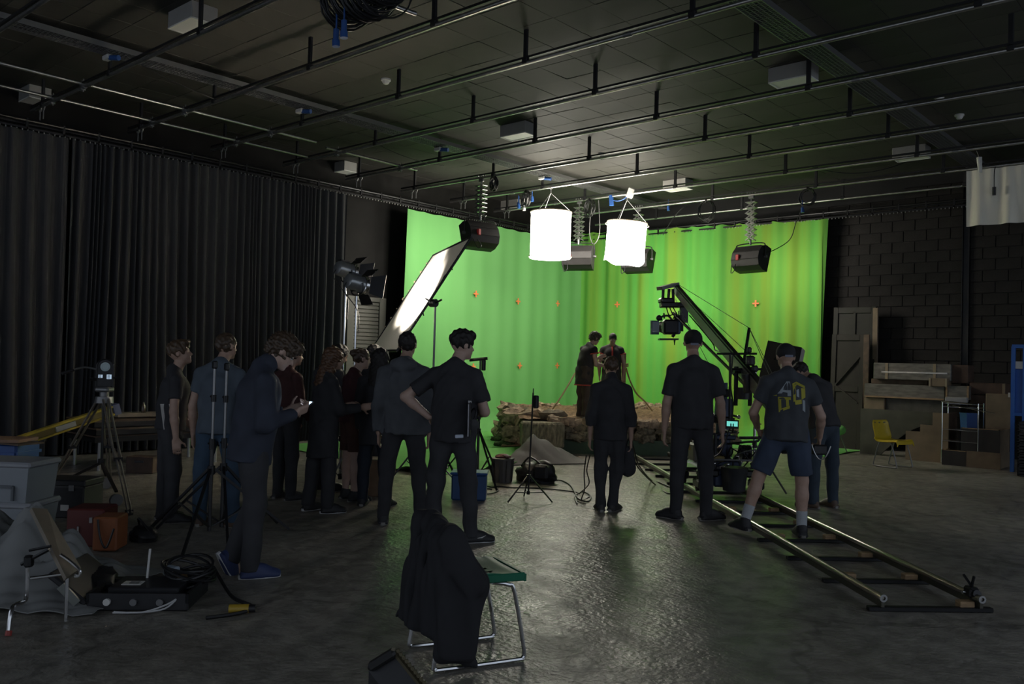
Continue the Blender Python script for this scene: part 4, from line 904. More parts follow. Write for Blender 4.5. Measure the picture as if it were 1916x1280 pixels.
# doors and panels leaning on the back wall
DOOR = mat('old_door', (.018, .015, .010), .7, var=.3, vs=3); DOOR2 = mat('old_door_olive', (.016, .015, .010), .7, var=.3, vs=3)
def leaning(x0, x1, ytop, Yb, lean, label, m, style):
    a = PY(x0, 800, Yb); b = PY(x1, 800, Yb); W_ = b.x-a.x; h = PY((x0+x1)/2, ytop, Yb).z
    t = thing('door_panel', label, 'door panel', ((a.x+b.x)/2, Yb, .0)); t.rotation_euler = (R(-lean), 0, 0)
    ob('leaf', MB().box((0, .03, h/2), (W_, .04, h)), m, t)
    for s in (-1, 1): ob('stile', MB().box((s*(W_/2-.05), 0, h/2), (.1, .03, h), bev=.006), m, t)
    for z in (.06, h*.52, h-.07): ob('rail', MB().box((0, 0, z), (W_-.2, .03, .12), bev=.006), m, t)
    if style: 
        ob('brace', MB().bar((-W_/2+.1, 0, h*.55), (W_/2-.1, 0, h*.8), .03, .06, (0, 1, 0)), m, t); ob('brace', MB().bar((-W_/2+.1, 0, h*.55), (W_/2-.1, 0, h*.4), .03, .06, (0, 1, 0)), m, t)
    else: ob('muntin', MB().box((0, 0, h*.76), (.05, .03, h*.42)), m, t)
leaning(1553, 1633, 574, 18.25, 2, 'taller of the two olive panels leaning by the right green cloth', DOOR2, 0)
leaning(1550, 1612, 625, 17.95, 3, 'shorter braced panel leaning in front of the taller olive one', DOOR, 1)
t, *_ = pybox('timber_board', 1612, 626, 1627, 842, 18.0, .04, DWOOD, 'narrow dark board standing beside the leaning panels', 'board')
t, *_ = pybox('timber_board', 1629, 576, 1643, 830, 18.3, .04, TAN, 'narrow tan board standing at the right of the leaning panels', 'board')
t = thing('broom_stand', 'small stand foot with a scrap of green cloth beside the man in black', 'stand', P(1570, 848)); ob('leg', MB().cyl((0, 0, .4), (.12, .1, .01), .012, n=6).cyl((0, 0, .4), (-.2, .1, .01), .012, n=6).cyl((0, 0, .4), (0, -.2, .01), .012, n=6), GREYM, t); ob('rag', MB().sph((0, 0, .45), (.13, .1, .1), 10, 7), GF, t)
# ================================================================ chairs
def polo_seat(col, name):
    m = MB(); w2 = .22
    prof = [(-.24, .40), (-.235, .445), (-.2, .455), (-.05, .44), (.10, .435), (.17, .45), (.205, .50), (.235, .60), (.265, .70), (.275, .76), (.285, .775)]   # y, z from front to back top
    prof = [tuple(p) for p in [(q.x, q.y) for q in spline([(a, b, 0) for a, b in prof], 3)]]
    n = len(prof); holes = []
    k = 14
    def fn(u, v):
        i = min(n-1, int(round(u*(n-1)))); y, z = prof[i]; s = (v-.5)*2
        wv = w2*(1-.10*max(0, u-.55)/.45*abs(s)); z2 = z+.03*abs(s)**3*(1 if .15 < u < .6 else .2); y2 = y-.03*abs(s)**3*(1 if u > .6 else 0)
        return Vector((wv*s, y2, z2-(.04*max(0, abs(s)-.93)/.07)))
    m.sheet(fn, n-1, k, .012); mt = m.mesh(name); mt.materials.append(col)
    # round holes in the back, cut as openings
    import bmesh
    bm = bmesh.new(); bm.from_mesh(mt); dele = []
    for f in bm.faces:
        c = f.calc_center_median()
        if c.z > .55 and abs(c.y) > .1:
            for hxx in (-.12, 0, .12):
                for hz_ in (.60, .67, .735):
                    if (c.x-hxx)**2+(c.z-hz_)**2 < .017**2: dele.append(f); break
                else: continue
                break
    bmesh.ops.delete(bm, geom=list(set(dele)), context='FACES'); bm.to_mesh(mt); bm.free()
    return mt
def chair(name, label, loc, rz, col, tubem, holes_dark=True):
    t = thing(name, label, 'chair', loc, rz)
    ob('shell', polo_seat(col, 'shell'), None, t)
    for s in (-1, 1):
        x = s*.20
        ob('leg', MB().tube(spline([(x*.8, -.08, .425), (x, -.12, .40), (x*1.03, -.22, .06), (x*1.03, -.21, .02), (x*1.03, -.1, .012), (x*1.03, .12, .012), (x*1.03, .2, .02), (x*1.03, .22, .06), (x, .12, .40), (x*.8, .08, .425)], 4), .011, 8), tubem, t)
    ob('under_frame', MB().cyl((-.17, -.08, .425), (.17, -.08, .425), .011, n=8).cyl((-.17, .08, .425), (.17, .08, .425), .011, n=8), tubem, t)
    return t
YEL = mat('yellow_plastic', (.55, .40, .02), .35)
p = P(1670, 874); chair('plastic_chair', 'yellow moulded chair with round holes in its back by the stepped panel', p, 90-18, YEL, GREYM)
# ================================================================ white cloth hanging at the top right
a = at_pipe(1806, 9, 0); b = a+Vector((2.6, 0, 0)); drop = .98
tag(ob('hanging_cloth', MB().sheet(lambda u, v: (a.x+.02+2.6*u+.03*v*math.sin(u*9), a.y+.03*math.sin(u*38+v*1.5)*(.4+v)+.015*math.sin(u*70), ZP-.03-drop*v+.0*u), 90, 14, .004), mat('unbleached_muslin', (.80, .77, .66), .9)), 'unbleached white cloth hanging from the grid at the top right corner', 'cloth')
p = D(1832, 300, 14.9); t = thing('lamp_holder', 'white tapered plug hanging on a cable above the white cloth', 'plug', p); ob('cone', MB().cyl((0, 0, .05), (.02, 0, -.22), .045, .03, n=10), WHITEP, t); ob('lead', MB().tube(spline([(0, 0, .05), (-.05, 0, .2), (-.12, 0, .28)], 4), .01, 6), CABLE, t)
p = at_pipe(1863, 9, -.42)+Vector((0, -.09, 0)); t = thing('hanging_plug', 'black plug dangling on a cable in front of the white cloth', 'plug', p); ob('body', MB().cyl((0, 0, .04), (0, 0, -.1), .03, n=10), BLKP, t); ob('lead', MB().tube(spline([(0, 0, .04), (0, 0, .3), (0, .09, .42)], 4), .008, 6), CABLE, t)

# ================================================================ left side: camera on tripod, cases, stands
SILV = mat('tripod_silver', (.40, .38, .35), .35, .85)
feet = [P(240, 966), P(97, 906), P(168, 935)+Vector((-1.1, .9, 0))*0]
tb = P(178, 935); crown_z = 1.08; cz = Vector((tb.x, tb.y, 0))
feet = [P(243, 966), P(95, 908), P(205, 905)]
cen = (feet[0]+feet[1]+feet[2])/3; cen = Vector((P(188, 930).x, P(188, 930).y, 0))
tp = thing('camera_tripod', 'silver two-tube camera tripod with a wheeled spreader in front of the drapes', 'tripod', cen)
for f in feet:
    f = f-cen; d = f.normalized(); s = Vector((-d.y, d.x, 0))*.028; topp = d*.09+Vector((0, 0, crown_z))
    lg = ob('leg', MB().cyl(topp-s, f.lerp(topp, .45)-s, .013, n=8).cyl(topp+s, f.lerp(topp, .45)+s, .013, n=8).cyl(f.lerp(topp, .55)-s*.6, f+Vector((0, 0, .03))-s*.6, .010, n=8).cyl(f.lerp(topp, .55)+s*.6, f+Vector((0, 0, .03))+s*.6, .010, n=8), SILV, tp)
    ob('leg_lock', MB().bar(f.lerp(topp, .46)-s*1.5, f.lerp(topp, .46)+s*1.5, .04, .04), BLKM, lg); ob('foot', MB().bar(f.lerp(topp, .03)-s*1.2, f.lerp(topp, .03)+s*1.2, .05, .05), BLKM, lg)
ob('crown', MB().cyl((0, 0, crown_z-.04), (0, 0, crown_z+.03), .10, .09, n=14).cyl((0, 0, crown_z+.03), (0, 0, crown_z+.09), .05, n=12), GREYM, tp)
ob('centre_column', MB().cyl((0, 0, .42), (0, 0, crown_z), .016, n=8), BLKM, tp)
sp = ob('spreader', MB().cyl((0, 0, .36), (0, 0, .42), .04, n=10), BLKM, tp)
for k, f in enumerate(feet):
    f = (f-cen)*.55; e = Vector((f.x, f.y, .16)); ob('spreader_arm', MB().bar((0, 0, .38), e, .03, .02), BLKM, sp)
    ob('caster', MB().cyl(e+Vector((-.02, .0, -.09)), e+Vector((.02, 0, -.09)), .065, n=16), GREYM, sp)
hz_ = crown_z+.09
cam2 = thing('film_camera', 'black camera body with round eyepiece and two lit readouts on the silver tripod', 'camera', cen+Vector((0, 0, hz_)))
n_ = (CAM-cen); n_.z = 0; n_.normalize(); sx = Vector((-n_.y, n_.x, 0))
prof = [(-.085, .05), (.085, .05), (.085, .27)]+[(.085*math.cos(a), .27+.085*math.sin(a)) for a in [math.pi*k/10 for k in range(1, 10)]]+[(-.085, .27)]
ob('body', MB().prism(prof, -n_*.17, sx, (0, 0, 1), .34), BLKP, cam2)
ob('rear_bezel', MB().tube([sx*a*1.0+Vector((0, 0, b))+n_*.002 for a, b in prof], .008, 6, True), BLKM, cam2)
ob('head', MB().box((0, 0, .02), (.16, .16, .06), RZ(41), bev=.02), GREYM, cam2)
DIAL = mat('dial_grey', (.30, .36, .38), .3, emit=(.35, .5, .55), es=.05)
ob('eyepiece', MB().lathe([(.05, 0), (.05, .012), (.035, .014), (.033, .006), (.004, .006)], 20, n_*.0+Vector((0, 0, .27)), n_), DIAL, cam2)
LCD = mat('lcd_glow', (.3, .4, .5), .3, emit=(.62, .80, 1.0), es=.55)
for a, b, w_, h_ in ((-.045, .165, .042, .035), (.042, .160, .048, .05)):
    q = sx*a+Vector((0, 0, b))+n_*.003; dsp = ob('display', MB().prism([(-w_/2, -h_/2), (w_/2, -h_/2), (w_/2, h_/2), (-w_/2, h_/2)], q, sx, (0, 0, 1), .004), LCD, cam2, smooth=False)
    m = MB()
    for k in range(3): m.prism([(-w_*.35, -.003), (w_*.2, -.003), (w_*.2, .003), (-w_*.35, .003)], q+n_*.003+Vector((0, 0, (k-1)*.012)), sx, (0, 0, 1), .002)
    ob('readout', m, BLKP, dsp, smooth=False)
ob('key_pad', MB().prism([(-.07, .06), (.07, .06), (.07, .12), (-.07, .12)], n_*.003, sx, (0, 0, 1), .006), BLKM, cam2)
hA = -sx*.09+Vector((0, 0, .24)); ob('pan_handle', MB().tube(spline([hA, hA-sx*.1+Vector((0, 0, .02)), hA-sx*.2+n_*.05, hA-sx*.33+n_*.1-Vector((0, 0, .05))], 5), .011, 7), GREYM, cam2)
ob('grip', MB().cyl(hA-sx*.22+n_*.06-Vector((0, 0, .01)), hA-sx*.33+n_*.1-Vector((0, 0, .05)), .018, n=8), BLKP, cam2)
ob('side_knob', MB().cyl(sx*.08+Vector((0, 0, .15)), sx*.16+Vector((0, 0, .15)), .012, n=8), BLKM, cam2); ob('side_knob', MB().cyl(-sx*.08+Vector((0, 0, .13)), -sx*.15+Vector((0, 0, .13)), .02, n=8), BLKM, cam2)
# yellow beam
YB_ = mat('yellow_paint', (.42, .32, .03), .5, var=.35, vs=5); a, b = D(0, 838, 9.6), D(216, 766, 10.6)
yb = thing('yellow_beam', 'long yellow painted timber beam slanting up behind the tripod', 'beam', a); d = b-a
for z, nm in ((.05, 'top_flange'), (-.05, 'bottom_flange')): ob(nm, MB().bar(Vector((0, 0, z)), d+Vector((0, 0, z)), .09, .022), YB_, yb)
ob('web', MB().bar(Vector(), d, .03, .09), mat('yellow_dark', (.16, .12, .03), .6, var=.3), yb); ob('end_cap', MB().bar(d*.97, d*1.03, .10, .13), mat('grey_blue', (.10, .12, .20), .5), yb)
ob('label_sticker', MB().bar(d*.45+Vector((0, 0, 0)), d*.62, .095, .06), mat('pale_sticker', (.32, .32, .28), .6), yb)
# deck sections stacked at the drapes
dk = P(262, 868)
def deck(z, label, dx=0.):
    t = thing('stage_deck', label, 'stage deck', (dk.x+dx, dk.y+.1, z), -90, 'stage decks by the drapes'); ob('top', MB().box((0, 0, .06), (1.9, .95, .03)), DWOOD, t)
    for s in (-1, 1): ob('side_rail', MB().box((0, s*.46, .02), (1.9, .04, .07)), BLKM, t); ob('end_rail', MB().box((s*.93, 0, .02), (.04, .9, .07)), BLKM, t)
    return t
t0 = deck(.40, 'black stage deck at the bottom of the stack before the drapes'); deck(.50, 'black stage deck in the middle of the stack before the drapes', .04); deck(.60, 'black stage deck on top of the stack before the drapes', -.03)
for sx_ in (-.85, .85):
    for sy_ in (-.4, .4): ob('leg', MB().cyl((sx_, sy_, -.40), (sx_, sy_, .0), .024, n=8), ALU, t0)
t = thing('wooden_plank', 'pale wooden plank lying on the stage decks', 'plank', (dk.x+.1, dk.y+.15, .69), 82); ob('board', MB().box((0, 0, .03), (1.1, .25, .06), bev=.005), mat('plank_dull', (.20, .17, .12), .7, var=.2), t)
o = ob('bottle', MB().lathe([(.0, 0), (.032, .0), (.035, .02), (.035, .09), (.015, .12), (.015, .15)], 12), mat('bottle_brown', (.05, .035, .02), .2)); o.location = (dk.x+.15, dk.y-.05, .75); tag(o, 'small brown bottle standing on the plank before the drapes', 'bottle')
p = P(268, 884); t = thing('apple_box', 'small dark wooden box on the floor below the stage decks', 'box', p, 40); ob('shell', MB().box((0, 0, .11), (.36, .26, .22), bev=.008), BRN, t); ob('hand_hole', MB().box((0, -.132, .16), (.12, .006, .03), bev=.01), BLKP, t)
# grey storage boxes
GRB = mat('grey_bin_plastic', (.25, .27, .29), .5)
def tote(p, z, sx_, sy_, h, rz, label):
    t = thing('storage_tote', label, 'storage box', (p.x, p.y, z), rz, 'grey storage totes'); m = MB()
    m.lathe([(sx_*.64, 0), (sx_*.70, h-.05), (sx_*.70, h-.02)], 4); m.v = [(v[0]*math.cos(R(45))-v[1]*math.sin(R(45)), (v[0]*math.sin(R(45))+v[1]*math.cos(R(45)))*sy_/sx_, v[2]) for v in m.v]
    ob('tub', m, GRB, t, smooth=False); ob('lid', MB().box((0, 0, h-.015), (sx_*1.06, sy_*1.06, .05), bev=.015), mat('grey_lid', (.29, .30, .32), .5), t)
    q = -sy_*.49; ob('panel_rim', MB().box((sx_*.12, q-.01, h*.42), (sx_*.36, .02, .02)).box((sx_*.30, q-.01, h*.25), (.02, .02, h*.36)).box((-sx_*.06, q-.01, h*.25), (.02, .02, h*.36)), mat('grey_rim', (.10, .11, .12), .5), t)  # darker grey strips around the front panel
    return t
p = P(-38, 1012)+Vector((-.15, .25, 0)); tote(p, 0, .66, .45, .30, 40, 'grey plastic storage tote at the bottom, half covered by the dust sheet'); tote(p, .305, .64, .44, .34, 38, 'grey plastic storage tote on top of the other by the left picture edge')
pb_ = P(5, 880)+Vector((-.1, .2, 0)); t = thing('blue_crate', 'blue plastic crate behind the grey totes at the left picture edge', 'crate', (P(0, 950).x-.1, P(0, 950).y, 0), 40); ob('shell', MB().box((0, 0, .33), (.62, .42, .66), bev=.02), BLUEP, t)
for z in (.2, .38, .56): ob('rib', MB().box((0, -.215, z), (.6, .02, .03)).box((.315, 0, z), (.02, .42, .03)), BLUEP, t)
t = thing('wooden_board', 'thin brown boards lying on the blue crate under the yellow beam', 'board', (P(0, 950).x+.05, P(0, 950).y-.02, .665), 35); ob('upper_board', MB().box((-.1, 0, .03), (.7, .4, .03), RZ(10)), mat('board_brown', (.22, .13, .08), .7, var=.2), t); ob('lower_board', MB().box((.0, 0, .008), (.8, .3, .016), RZ(-14)), DWOOD, t)
# flight case
p = P(118, 968); t = thing('flight_case', 'black flight case with a small white label beside the grey totes', 'flight case', p+Vector((-.08, .1, 0)), 38); ob('shell', MB().box((0, 0, .15), (.46, .34, .30), bev=.008), BLKP, t); ob('lid', MB().box((0, 0, .335), (.47, .35, .06), bev=.01), BLKP, t)
ob('edge_profile', MB().box((0, -.172, .30), (.47, .01, .02)).box((.225, -.172, .16), (.02, .01, .3)).box((-.225, -.172, .16), (.02, .01, .3)), mat('dark_edge', (.06, .06, .06), .4, .5), t); ob('label', MB().box((.04, -.175, .10), (.08, .006, .055)), WHITEP, t); ob('catch', MB().box((.1, -.176, .29), (.05, .012, .06), bev=.004).box((-.12, -.176, .29), (.05, .012, .06), bev=.004), GREYM, t)
# red and orange tool cases
p = P(186, 1034); t = thing('tool_case', 'rust orange hard case on the floor left of the stands', 'case', p+Vector((-.04, .1, 0)), 45); ob('shell', MB().box((0, 0, .15), (.19, .24, .27), bev=.012), mat('rust_orange', (.26, .085, .03), .55, var=.15), t); ob('strap', MB().tube(spline([(-.05, -.135, .27), (-.02, -.145, .12), (.03, -.15, .05), (.08, -.14, .2)], 5), .008, 6), CABLE, t)
p = P(122, 1024); t = thing('tool_case', 'dark red case behind the orange hard case', 'case', p+Vector((-.02, .22, 0)), 45); ob('shell', MB().box((0, 0, .155), (.30, .30, .31), bev=.012), mat('dark_red', (.10, .018, .014), .5), t); ob('latch', MB().box((.05, -.155, .22), (.03, .012, .05), bev=.004).box((-.05, -.155, .12), (.02, .012, .1), bev=.004), ALU, t)
def lump(name, p, r, m, label, cat, seed=1, amp=.25):
    mm = MB(); mm.sph((0, 0, 0), 1, 28, 16); vs = []
    for v in mm.v:
        q = Vector(v); k = 1+amp*math.sin(q.x*3+seed)*math.sin(q.y*4+seed*1.7)+amp*.5*math.sin(q.z*9+q.x*6+seed)+amp*.25*math.sin(q.x*17+q.y*13+seed)
        z = q.z*r[2]*k; vs.append((q.x*r[0]*k, q.y*r[1]*k, max(z+r[2]*.5, .006)))
    mm.v = vs; o = ob(name, mm, m); o.location = p; return tag(o, label, cat)
bg = lump('camera_bag', P(247, 1016)+Vector((0, .1, 0)), (.13, .11, .09), BLKP, 'small black bag with a looped strap beside the orange case', 'bag', 2, .1); ob('strap', MB().tube(spline([(-.08, 0, .12), (.0, -.05, .2), (.1, 0, .1)], 5), .01, 6), CABLE, bg)
SHEET = mat('dust_sheet', (.24, .245, .24), .9)
p0 = P(40, 1105)
def dfn(u, v):
    x = -.75+1.5*u; y = -.55+1.1*v; r = min(1, 1.25*math.exp(-((x+.15)**2/.25+(y-.12)**2/.14)))
    z = .36*r*(1+.15*math.sin(u*31+v*9))+.07*abs(math.sin(u*17+v*5+math.sin(v*7)))*(r+.25)+.045*abs(math.sin(v*27-u*8+2*math.sin(u*5)))*(r+.2)+.006
    return Vector((p0.x, p0.y, 0))+RZ(41)@Vector((x, y, z))
tag(ob('dust_sheet', MB().sheet(dfn, 50, 40, .006), SHEET), 'crumpled pale dust sheet heaped over the things at the left edge', 'cloth')
# tipped board on a metal trestle
fd = 5.1
b4 = [D(57, 953, fd+.25), D(86, 955, fd+.35), D(150, 1066, fd+.1), D(122, 1084, fd-.1)]
tr = thing('folding_stool', 'tipped folding stool with a brown board seat and chrome legs', 'stool', (b4[3].x, b4[3].y, 0)); lo = lambda v: Vector(v)-tr.location
n4 = (b4[1]-b4[0]).cross(b4[3]-b4[0]).normalized()*.012
bb = [lo(v) for v in b4]
ob('seat_board', MB().add([v+n4 for v in bb]+[v-n4 for v in bb], [(0, 1, 2, 3), (7, 6, 5, 4), (0, 4, 5, 1), (1, 5, 6, 2), (2, 6, 7, 3), (3, 7, 4, 0)]), mat('seat_ply', (.17, .14, .10), .5, var=.2), tr, smooth=False)
ob('edge_tube', MB().tube(spline([lo(D(113, 1038, fd)), lo(D(133, 1052, fd)), lo(D(149, 1068, fd)), lo(D(148, 1077, fd)), lo(D(140, 1078, fd))], 5), .010, 7), CHROME, tr)
ob('leg', MB().tube(spline([lo(D(51, 1062, fd-.1)), lo(D(50, 1112, fd-.1)), lo(D(45, 1126, fd-.1)), lo(D(24, 1136, fd-.2)), lo(D(16, 1184, fd-.25))], 4), .012, 7), CHROME, tr)
ob('leg', MB().cyl(lo(D(56, 1082, fd-.1)), lo(D(126, 1073, fd)), .010, n=7).cyl(lo(D(126, 1073, fd)), lo(Vector((D(126, 1073, fd).x, D(126, 1073, fd).y, .01))), .010, n=7), CHROME, tr)
ob('hinge', MB().box(lo(D(54, 1050, fd)), (.05, .05, .07), RZ(30), bev=.012).cyl(lo(D(40, 1056, fd)), lo(D(92, 1028, fd)), .012, n=6).cyl(lo(D(55, 1030, fd)), lo(D(95, 1022, fd)), .009, n=6), BLKM, tr)
ob('foot', MB().cyl(lo(D(17, 1180, fd-.25)), lo(D(15, 1190, fd-.26)), .018, n=8), mat('foot_red', (.3, .04, .03), .5), tr)
# two light stands side by side
STB = mat('stand_dark', (.05, .05, .05), .35, .5)
def dstand(px, py, ytop, label, rot, sp_):
    b = P(px, py); dep = proj(b)[2]; h = D(px, ytop, dep).z
    t = thing('light_stand', label, 'light stand', b)
    ob('pole', MB().cyl((0, 0, .06), (0, 0, h*.55), .017, n=10), STB, t); ob('upper_pole', MB().cyl((0, 0, h*.5), (0, 0, h), .012, n=10), mat('stand_grey', (.25, .25, .25), .3, .8), t)
    ob('collar', MB().cyl((0, 0, h*.5), (0, 0, h*.56), .026, n=10).cyl((0, 0, h*.53), (-.06, 0, h*.53), .01, n=6), BLKM, t); ob('collar', MB().cyl((0, 0, h*.77), (0, 0, h*.81), .022, n=10).cyl((0, 0, h*.79), (-.05, 0, h*.8), .009, n=6), BLKM, t)
    ob('top_lock', MB().box((0, 0, h-.03), (.05, .04, .07), bev=.01), BLKM, t); ob('hub', MB().cyl((0, 0, .56), (0, 0, .63), .032, n=10), BLKM, t)
    for k in range(3):
        a = R(rot+120*k); e = Vector((math.cos(a), math.sin(a), 0)); ob('leg', MB().bar(e*.03+Vector((0, 0, .6)), e*sp_+Vector((0, 0, .012)), .022, .022), BLKM, t)
        ob('brace', MB().bar(e*.02+Vector((0, 0, .1)), e*sp_*.55+Vector((0, 0, .28)), .016, .012), STB, t)
dstand(391, 1006, 676, 'left one of two bare dark light stands beside the phone user', 195, .72)
dstand(414, 998, 680, 'right one of two bare dark light stands beside the phone user', 215, .62)
# open black equipment case on the floor
p = P(282, 1135); eq = thing('equipment_case', 'open black equipment case lying on the floor with its lid up', 'equipment case', p+Vector((-.12, .05, 0)), 46)
ob('tray', MB().box((0, 0, .03), (.62, .46, .06), bev=.01).box((0, -.22, .08), (.62, .02, .06)).box((-.30, 0, .08), (.02, .46, .06)).box((.30, 0, .08), (.02, .46, .06)), BLKP, eq)
ob('lid', MB().box((-.43, .06, .13), (.30, .56, .04), RY(38), bev=.01), BLKP, eq); ob('handle', MB().bar((-.36, -.23, .05), (-.46, -.24, .16), .02, .05), mat('handle_grey', (.22, .23, .21), .4, .6), eq)
ob('foam_rim', MB().box((0, .2, .075), (.58, .06, .05)), RUB, eq)
for k in range(3): ob('knob', MB().cyl((-.18+.16*k, -.23, .06), (-.18+.16*k, -.25, .06), .022, n=10), GREYM if k else WHITEP, eq)
WIRE = mat('white_wire', (.5, .5, .5), .5)
for k in range(2): ob('white_lead', MB().tube(spline([(.24, -.22, .08), (.18, -.27, .05-.02*k), (.05, -.3, .015), (-.12, -.28-.02*k, .012)], 5), .006, 5), WIRE, eq)
t = thing('receiver_unit', 'flat dark receiver with a white label and stub aerial inside the open case', 'receiver', eq.matrix_basis@Vector((0, .0, .06)), 46)
ob('housing', MB().box((0, .02, .03), (.44, .3, .06), bev=.006), BLKP, t); ob('label', MB().box((-.10, -.02, .0625), (.12, .09, .004)), WHITEP, t); m = MB()
for k in range(2): m.box((-.09, -.035+.03*k, .0655), (.06, .01, .003))
ob('print', m, BLKP, t); ob('aerial', MB().cyl((-.06, .12, .06), (-.05, .13, .25), .008, n=8), WHITEP, t)
pc = P(352, 1108); cc = thing('cable_coil', 'thick black coiled cable with pale tape on the floor beside the open case', 'cable', pc); m = MB()
for k in range(7): m.tube([(.19*math.cos(j*.33)*(1+.1*math.sin(k*2.1)), .15*math.sin(j*.33)*(1+.1*math.cos(k*1.7)), .10+.05*math.sin(j*.33+k)+.012*k) for j in range(19)], .010, 6, True)
ob('loop', m, CABLE, cc, kind='stuff'); ob('tape', MB().box((-.12, -.06, .13), (.12, .05, .07), RZ(15), bev=.01), mat('tape_pale', (.42, .50, .58), .6), cc); ob('plug', MB().cyl((-.02, -.09, .12), (.08, -.08, .12), .035, n=10), mat('plug_brown', (.2, .12, .05), .5), cc)
cable(spline([P(400, 1090)+Vector((0, 0, .1)), P(430, 1118)+Vector((0, 0, .02)), P(455, 1133)+Vector((0, 0, .02)), P(470, 1140)+Vector((0, 0, .02)), P(460, 1150)+Vector((0, 0, .02)), P(425, 1155)+Vector((0, 0, .012)), P(385, 1160)+Vector((0, 0, .012))], 5), 'black cable running from the coil to a yellow connector on the floor', .012)
t = thing('cable_connector', 'yellow cable connector on the floor at the right of the open case', 'connector', P(447, 1148)+Vector((0, 0, .03)), 50); ob('body', MB().cyl((-.06, 0, 0), (.06, 0, 0), .028, n=10), mat('connector_yellow', (.42, .28, .03), .45), t); ob('collar', MB().cyl((.06, 0, 0), (.1, 0, 0), .024, n=10), BLKP, t)
lump('black_cloth_heap', P(140, 1112)+Vector((0, .12, 0)), (.24, .16, .1), BLKP, 'black cloth heap on the floor under the tipped stool', 'cloth', 5, .2)
# ================================================================ foreground: green chair with hoodie, ribbed black case
GRN = mat('green_plastic', (.015, .15, .08), .5, spec=.3)
ca, cb = P(1000, 1238), P(770, 1205)          # feet of the chair frame
cc_ = (P(985, 1250)+P(905, 1180)+P(770, 1205)+P(840, 1275))/4
ch = thing('folding_chair', 'green plastic chair with chrome legs and a dark hoodie over its back', 'chair', cc_, 0)
n1 = P(993, 1250)-cc_; n2 = P(925, 1195)-cc_; n3 = P(770, 1212)-cc_; n4_ = P(835, 1275)-cc_
fwd = ((n1+n2)/2-(n3+n4_)/2).normalized(); sd2 = Vector((fwd.y, -fwd.x, 0))     # fwd: seat front, sd2: towards the camera side
def CH(f, s, z): return fwd*f+sd2*s+Vector((0, 0, z))
for s in (-.2, .2):
    ob('leg', MB().tube(spline([CH(.05, s, .44), CH(.14, s, .42), CH(.18, s, .38), CH(.245, s, .07), CH(.24, s, .02), CH(.2, s, .012), CH(-.22, s, .012), CH(-.26, s, .02), CH(-.265, s, .06), CH(-.2, s, .40), CH(-.14, s, .44)], 5), .0115, 8), CHROME, ch)
ob('under_frame', MB().cyl(CH(.05, -.2, .44), CH(.05, .2, .44), .011, n=8).cyl(CH(-.14, -.2, .44), CH(-.14, .2, .44), .011, n=8).cyl(CH(-.25, -.2, .3), CH(-.25, .2, .3), .011, n=8), CHROME, ch)
def seatf(u, v):
    f = -.22+.46*u; s = (v-.5)*.44; z = .475-.02*math.sin(u*3.14)+.035*abs(2*v-1)**3*math.sin(min(1, u*1.2)*3.0)-.02*(max(0, u-.85)/.15)**2
    return CH(f, s, z)
import bmesh
sm = MB().sheet(seatf, 36, 34, .012).mesh('seat'); sm.materials.append(GRN); bm = bmesh.new(); bm.from_mesh(sm); dele = set()
for f in bm.faces:
    c = f.calc_center_median(); a_, b_ = c.dot(fwd), c.dot(sd2)
    for fx in (-.08, .08):
        for sx_ in (-.08, 0., .08):
            if (a_-fx)**2+(b_-sx_)**2 < .019**2: dele.add(f)
bmesh.ops.delete(bm, geom=list(dele), context='FACES'); bm.to_mesh(sm); bm.free()
ob('seat', sm, None, ch)
ob('seat_lip', MB().bar(CH(-.2, .222, .468), CH(.23, .222, .462), .012, .045, bev=.005).bar(CH(.24, -.21, .452), CH(.24, .21, .452), .012, .04), GRN, ch)
ob('backrest', MB().sheet(lambda u, v: CH(-.20-.03*u+.03*math.cos((v-.5)*3), (v-.5)*.42, .48+.22*u), 8, 12, .012), GRN, ch)
for s in (-.2, .2): ob('back_post', MB().cyl(CH(-.2, s, .42), CH(-.21, s, .70), .011, n=8), CHROME, ch)
# ribbed case edge at the bottom
p = P(735, 1262, .0); rc = thing('ribbed_case', 'black camera case with a ribbed brassy edge cut off by the bottom of the picture', 'case', D(735, 1285, 3.0), 0); rc.location.z = .0
t0 = D(690, 1256, 3.05)-rc.location; t1 = D(745, 1222, 3.05)-rc.location; t2 = D(800, 1290, 2.95)-rc.location
ex = (t1-t0); ey = (t2-t1); nz_ = ex.cross(ey).normalized(); nz_ = nz_ if nz_.z > 0 else -nz_
vs = [t0-ey*.0, t1, t1+ey*1.6, t0+ey*1.6]; dn = Vector((0, 0, -1))*.22
ob('shell', MB().add(vs+[v+dn for v in vs], [(0, 1, 2, 3), (7, 6, 5, 4), (0, 4, 5, 1), (1, 5, 6, 2), (2, 6, 7, 3), (3, 7, 4, 0)]), BLKP, rc, smooth=False)
ob('corner_pad', MB().bar(t0+ex*.0+Vector((0, 0, .012)), t0+ex*.92+Vector((0, 0, .012)), .05, .03, bev=.01), RUB, rc)
for k in range(16): ob('rib', MB().bar(t1+ey*(k*.1)-ex*.06+Vector((0, 0, .01)), t1+ey*(k*.1)+ex*.05+Vector((0, 0, .006)), .010, .014), mat('brassy_edge', (.16, .14, .09), .35, .8), rc)
ob('edge_strip', MB().bar(t1-ex*.10+Vector((0, 0, .008)), t1-ex*.10+ey*1.6+Vector((0, 0, .008)), .02, .012), mat('brassy_edge', (.16, .14, .09), .35, .8), rc)
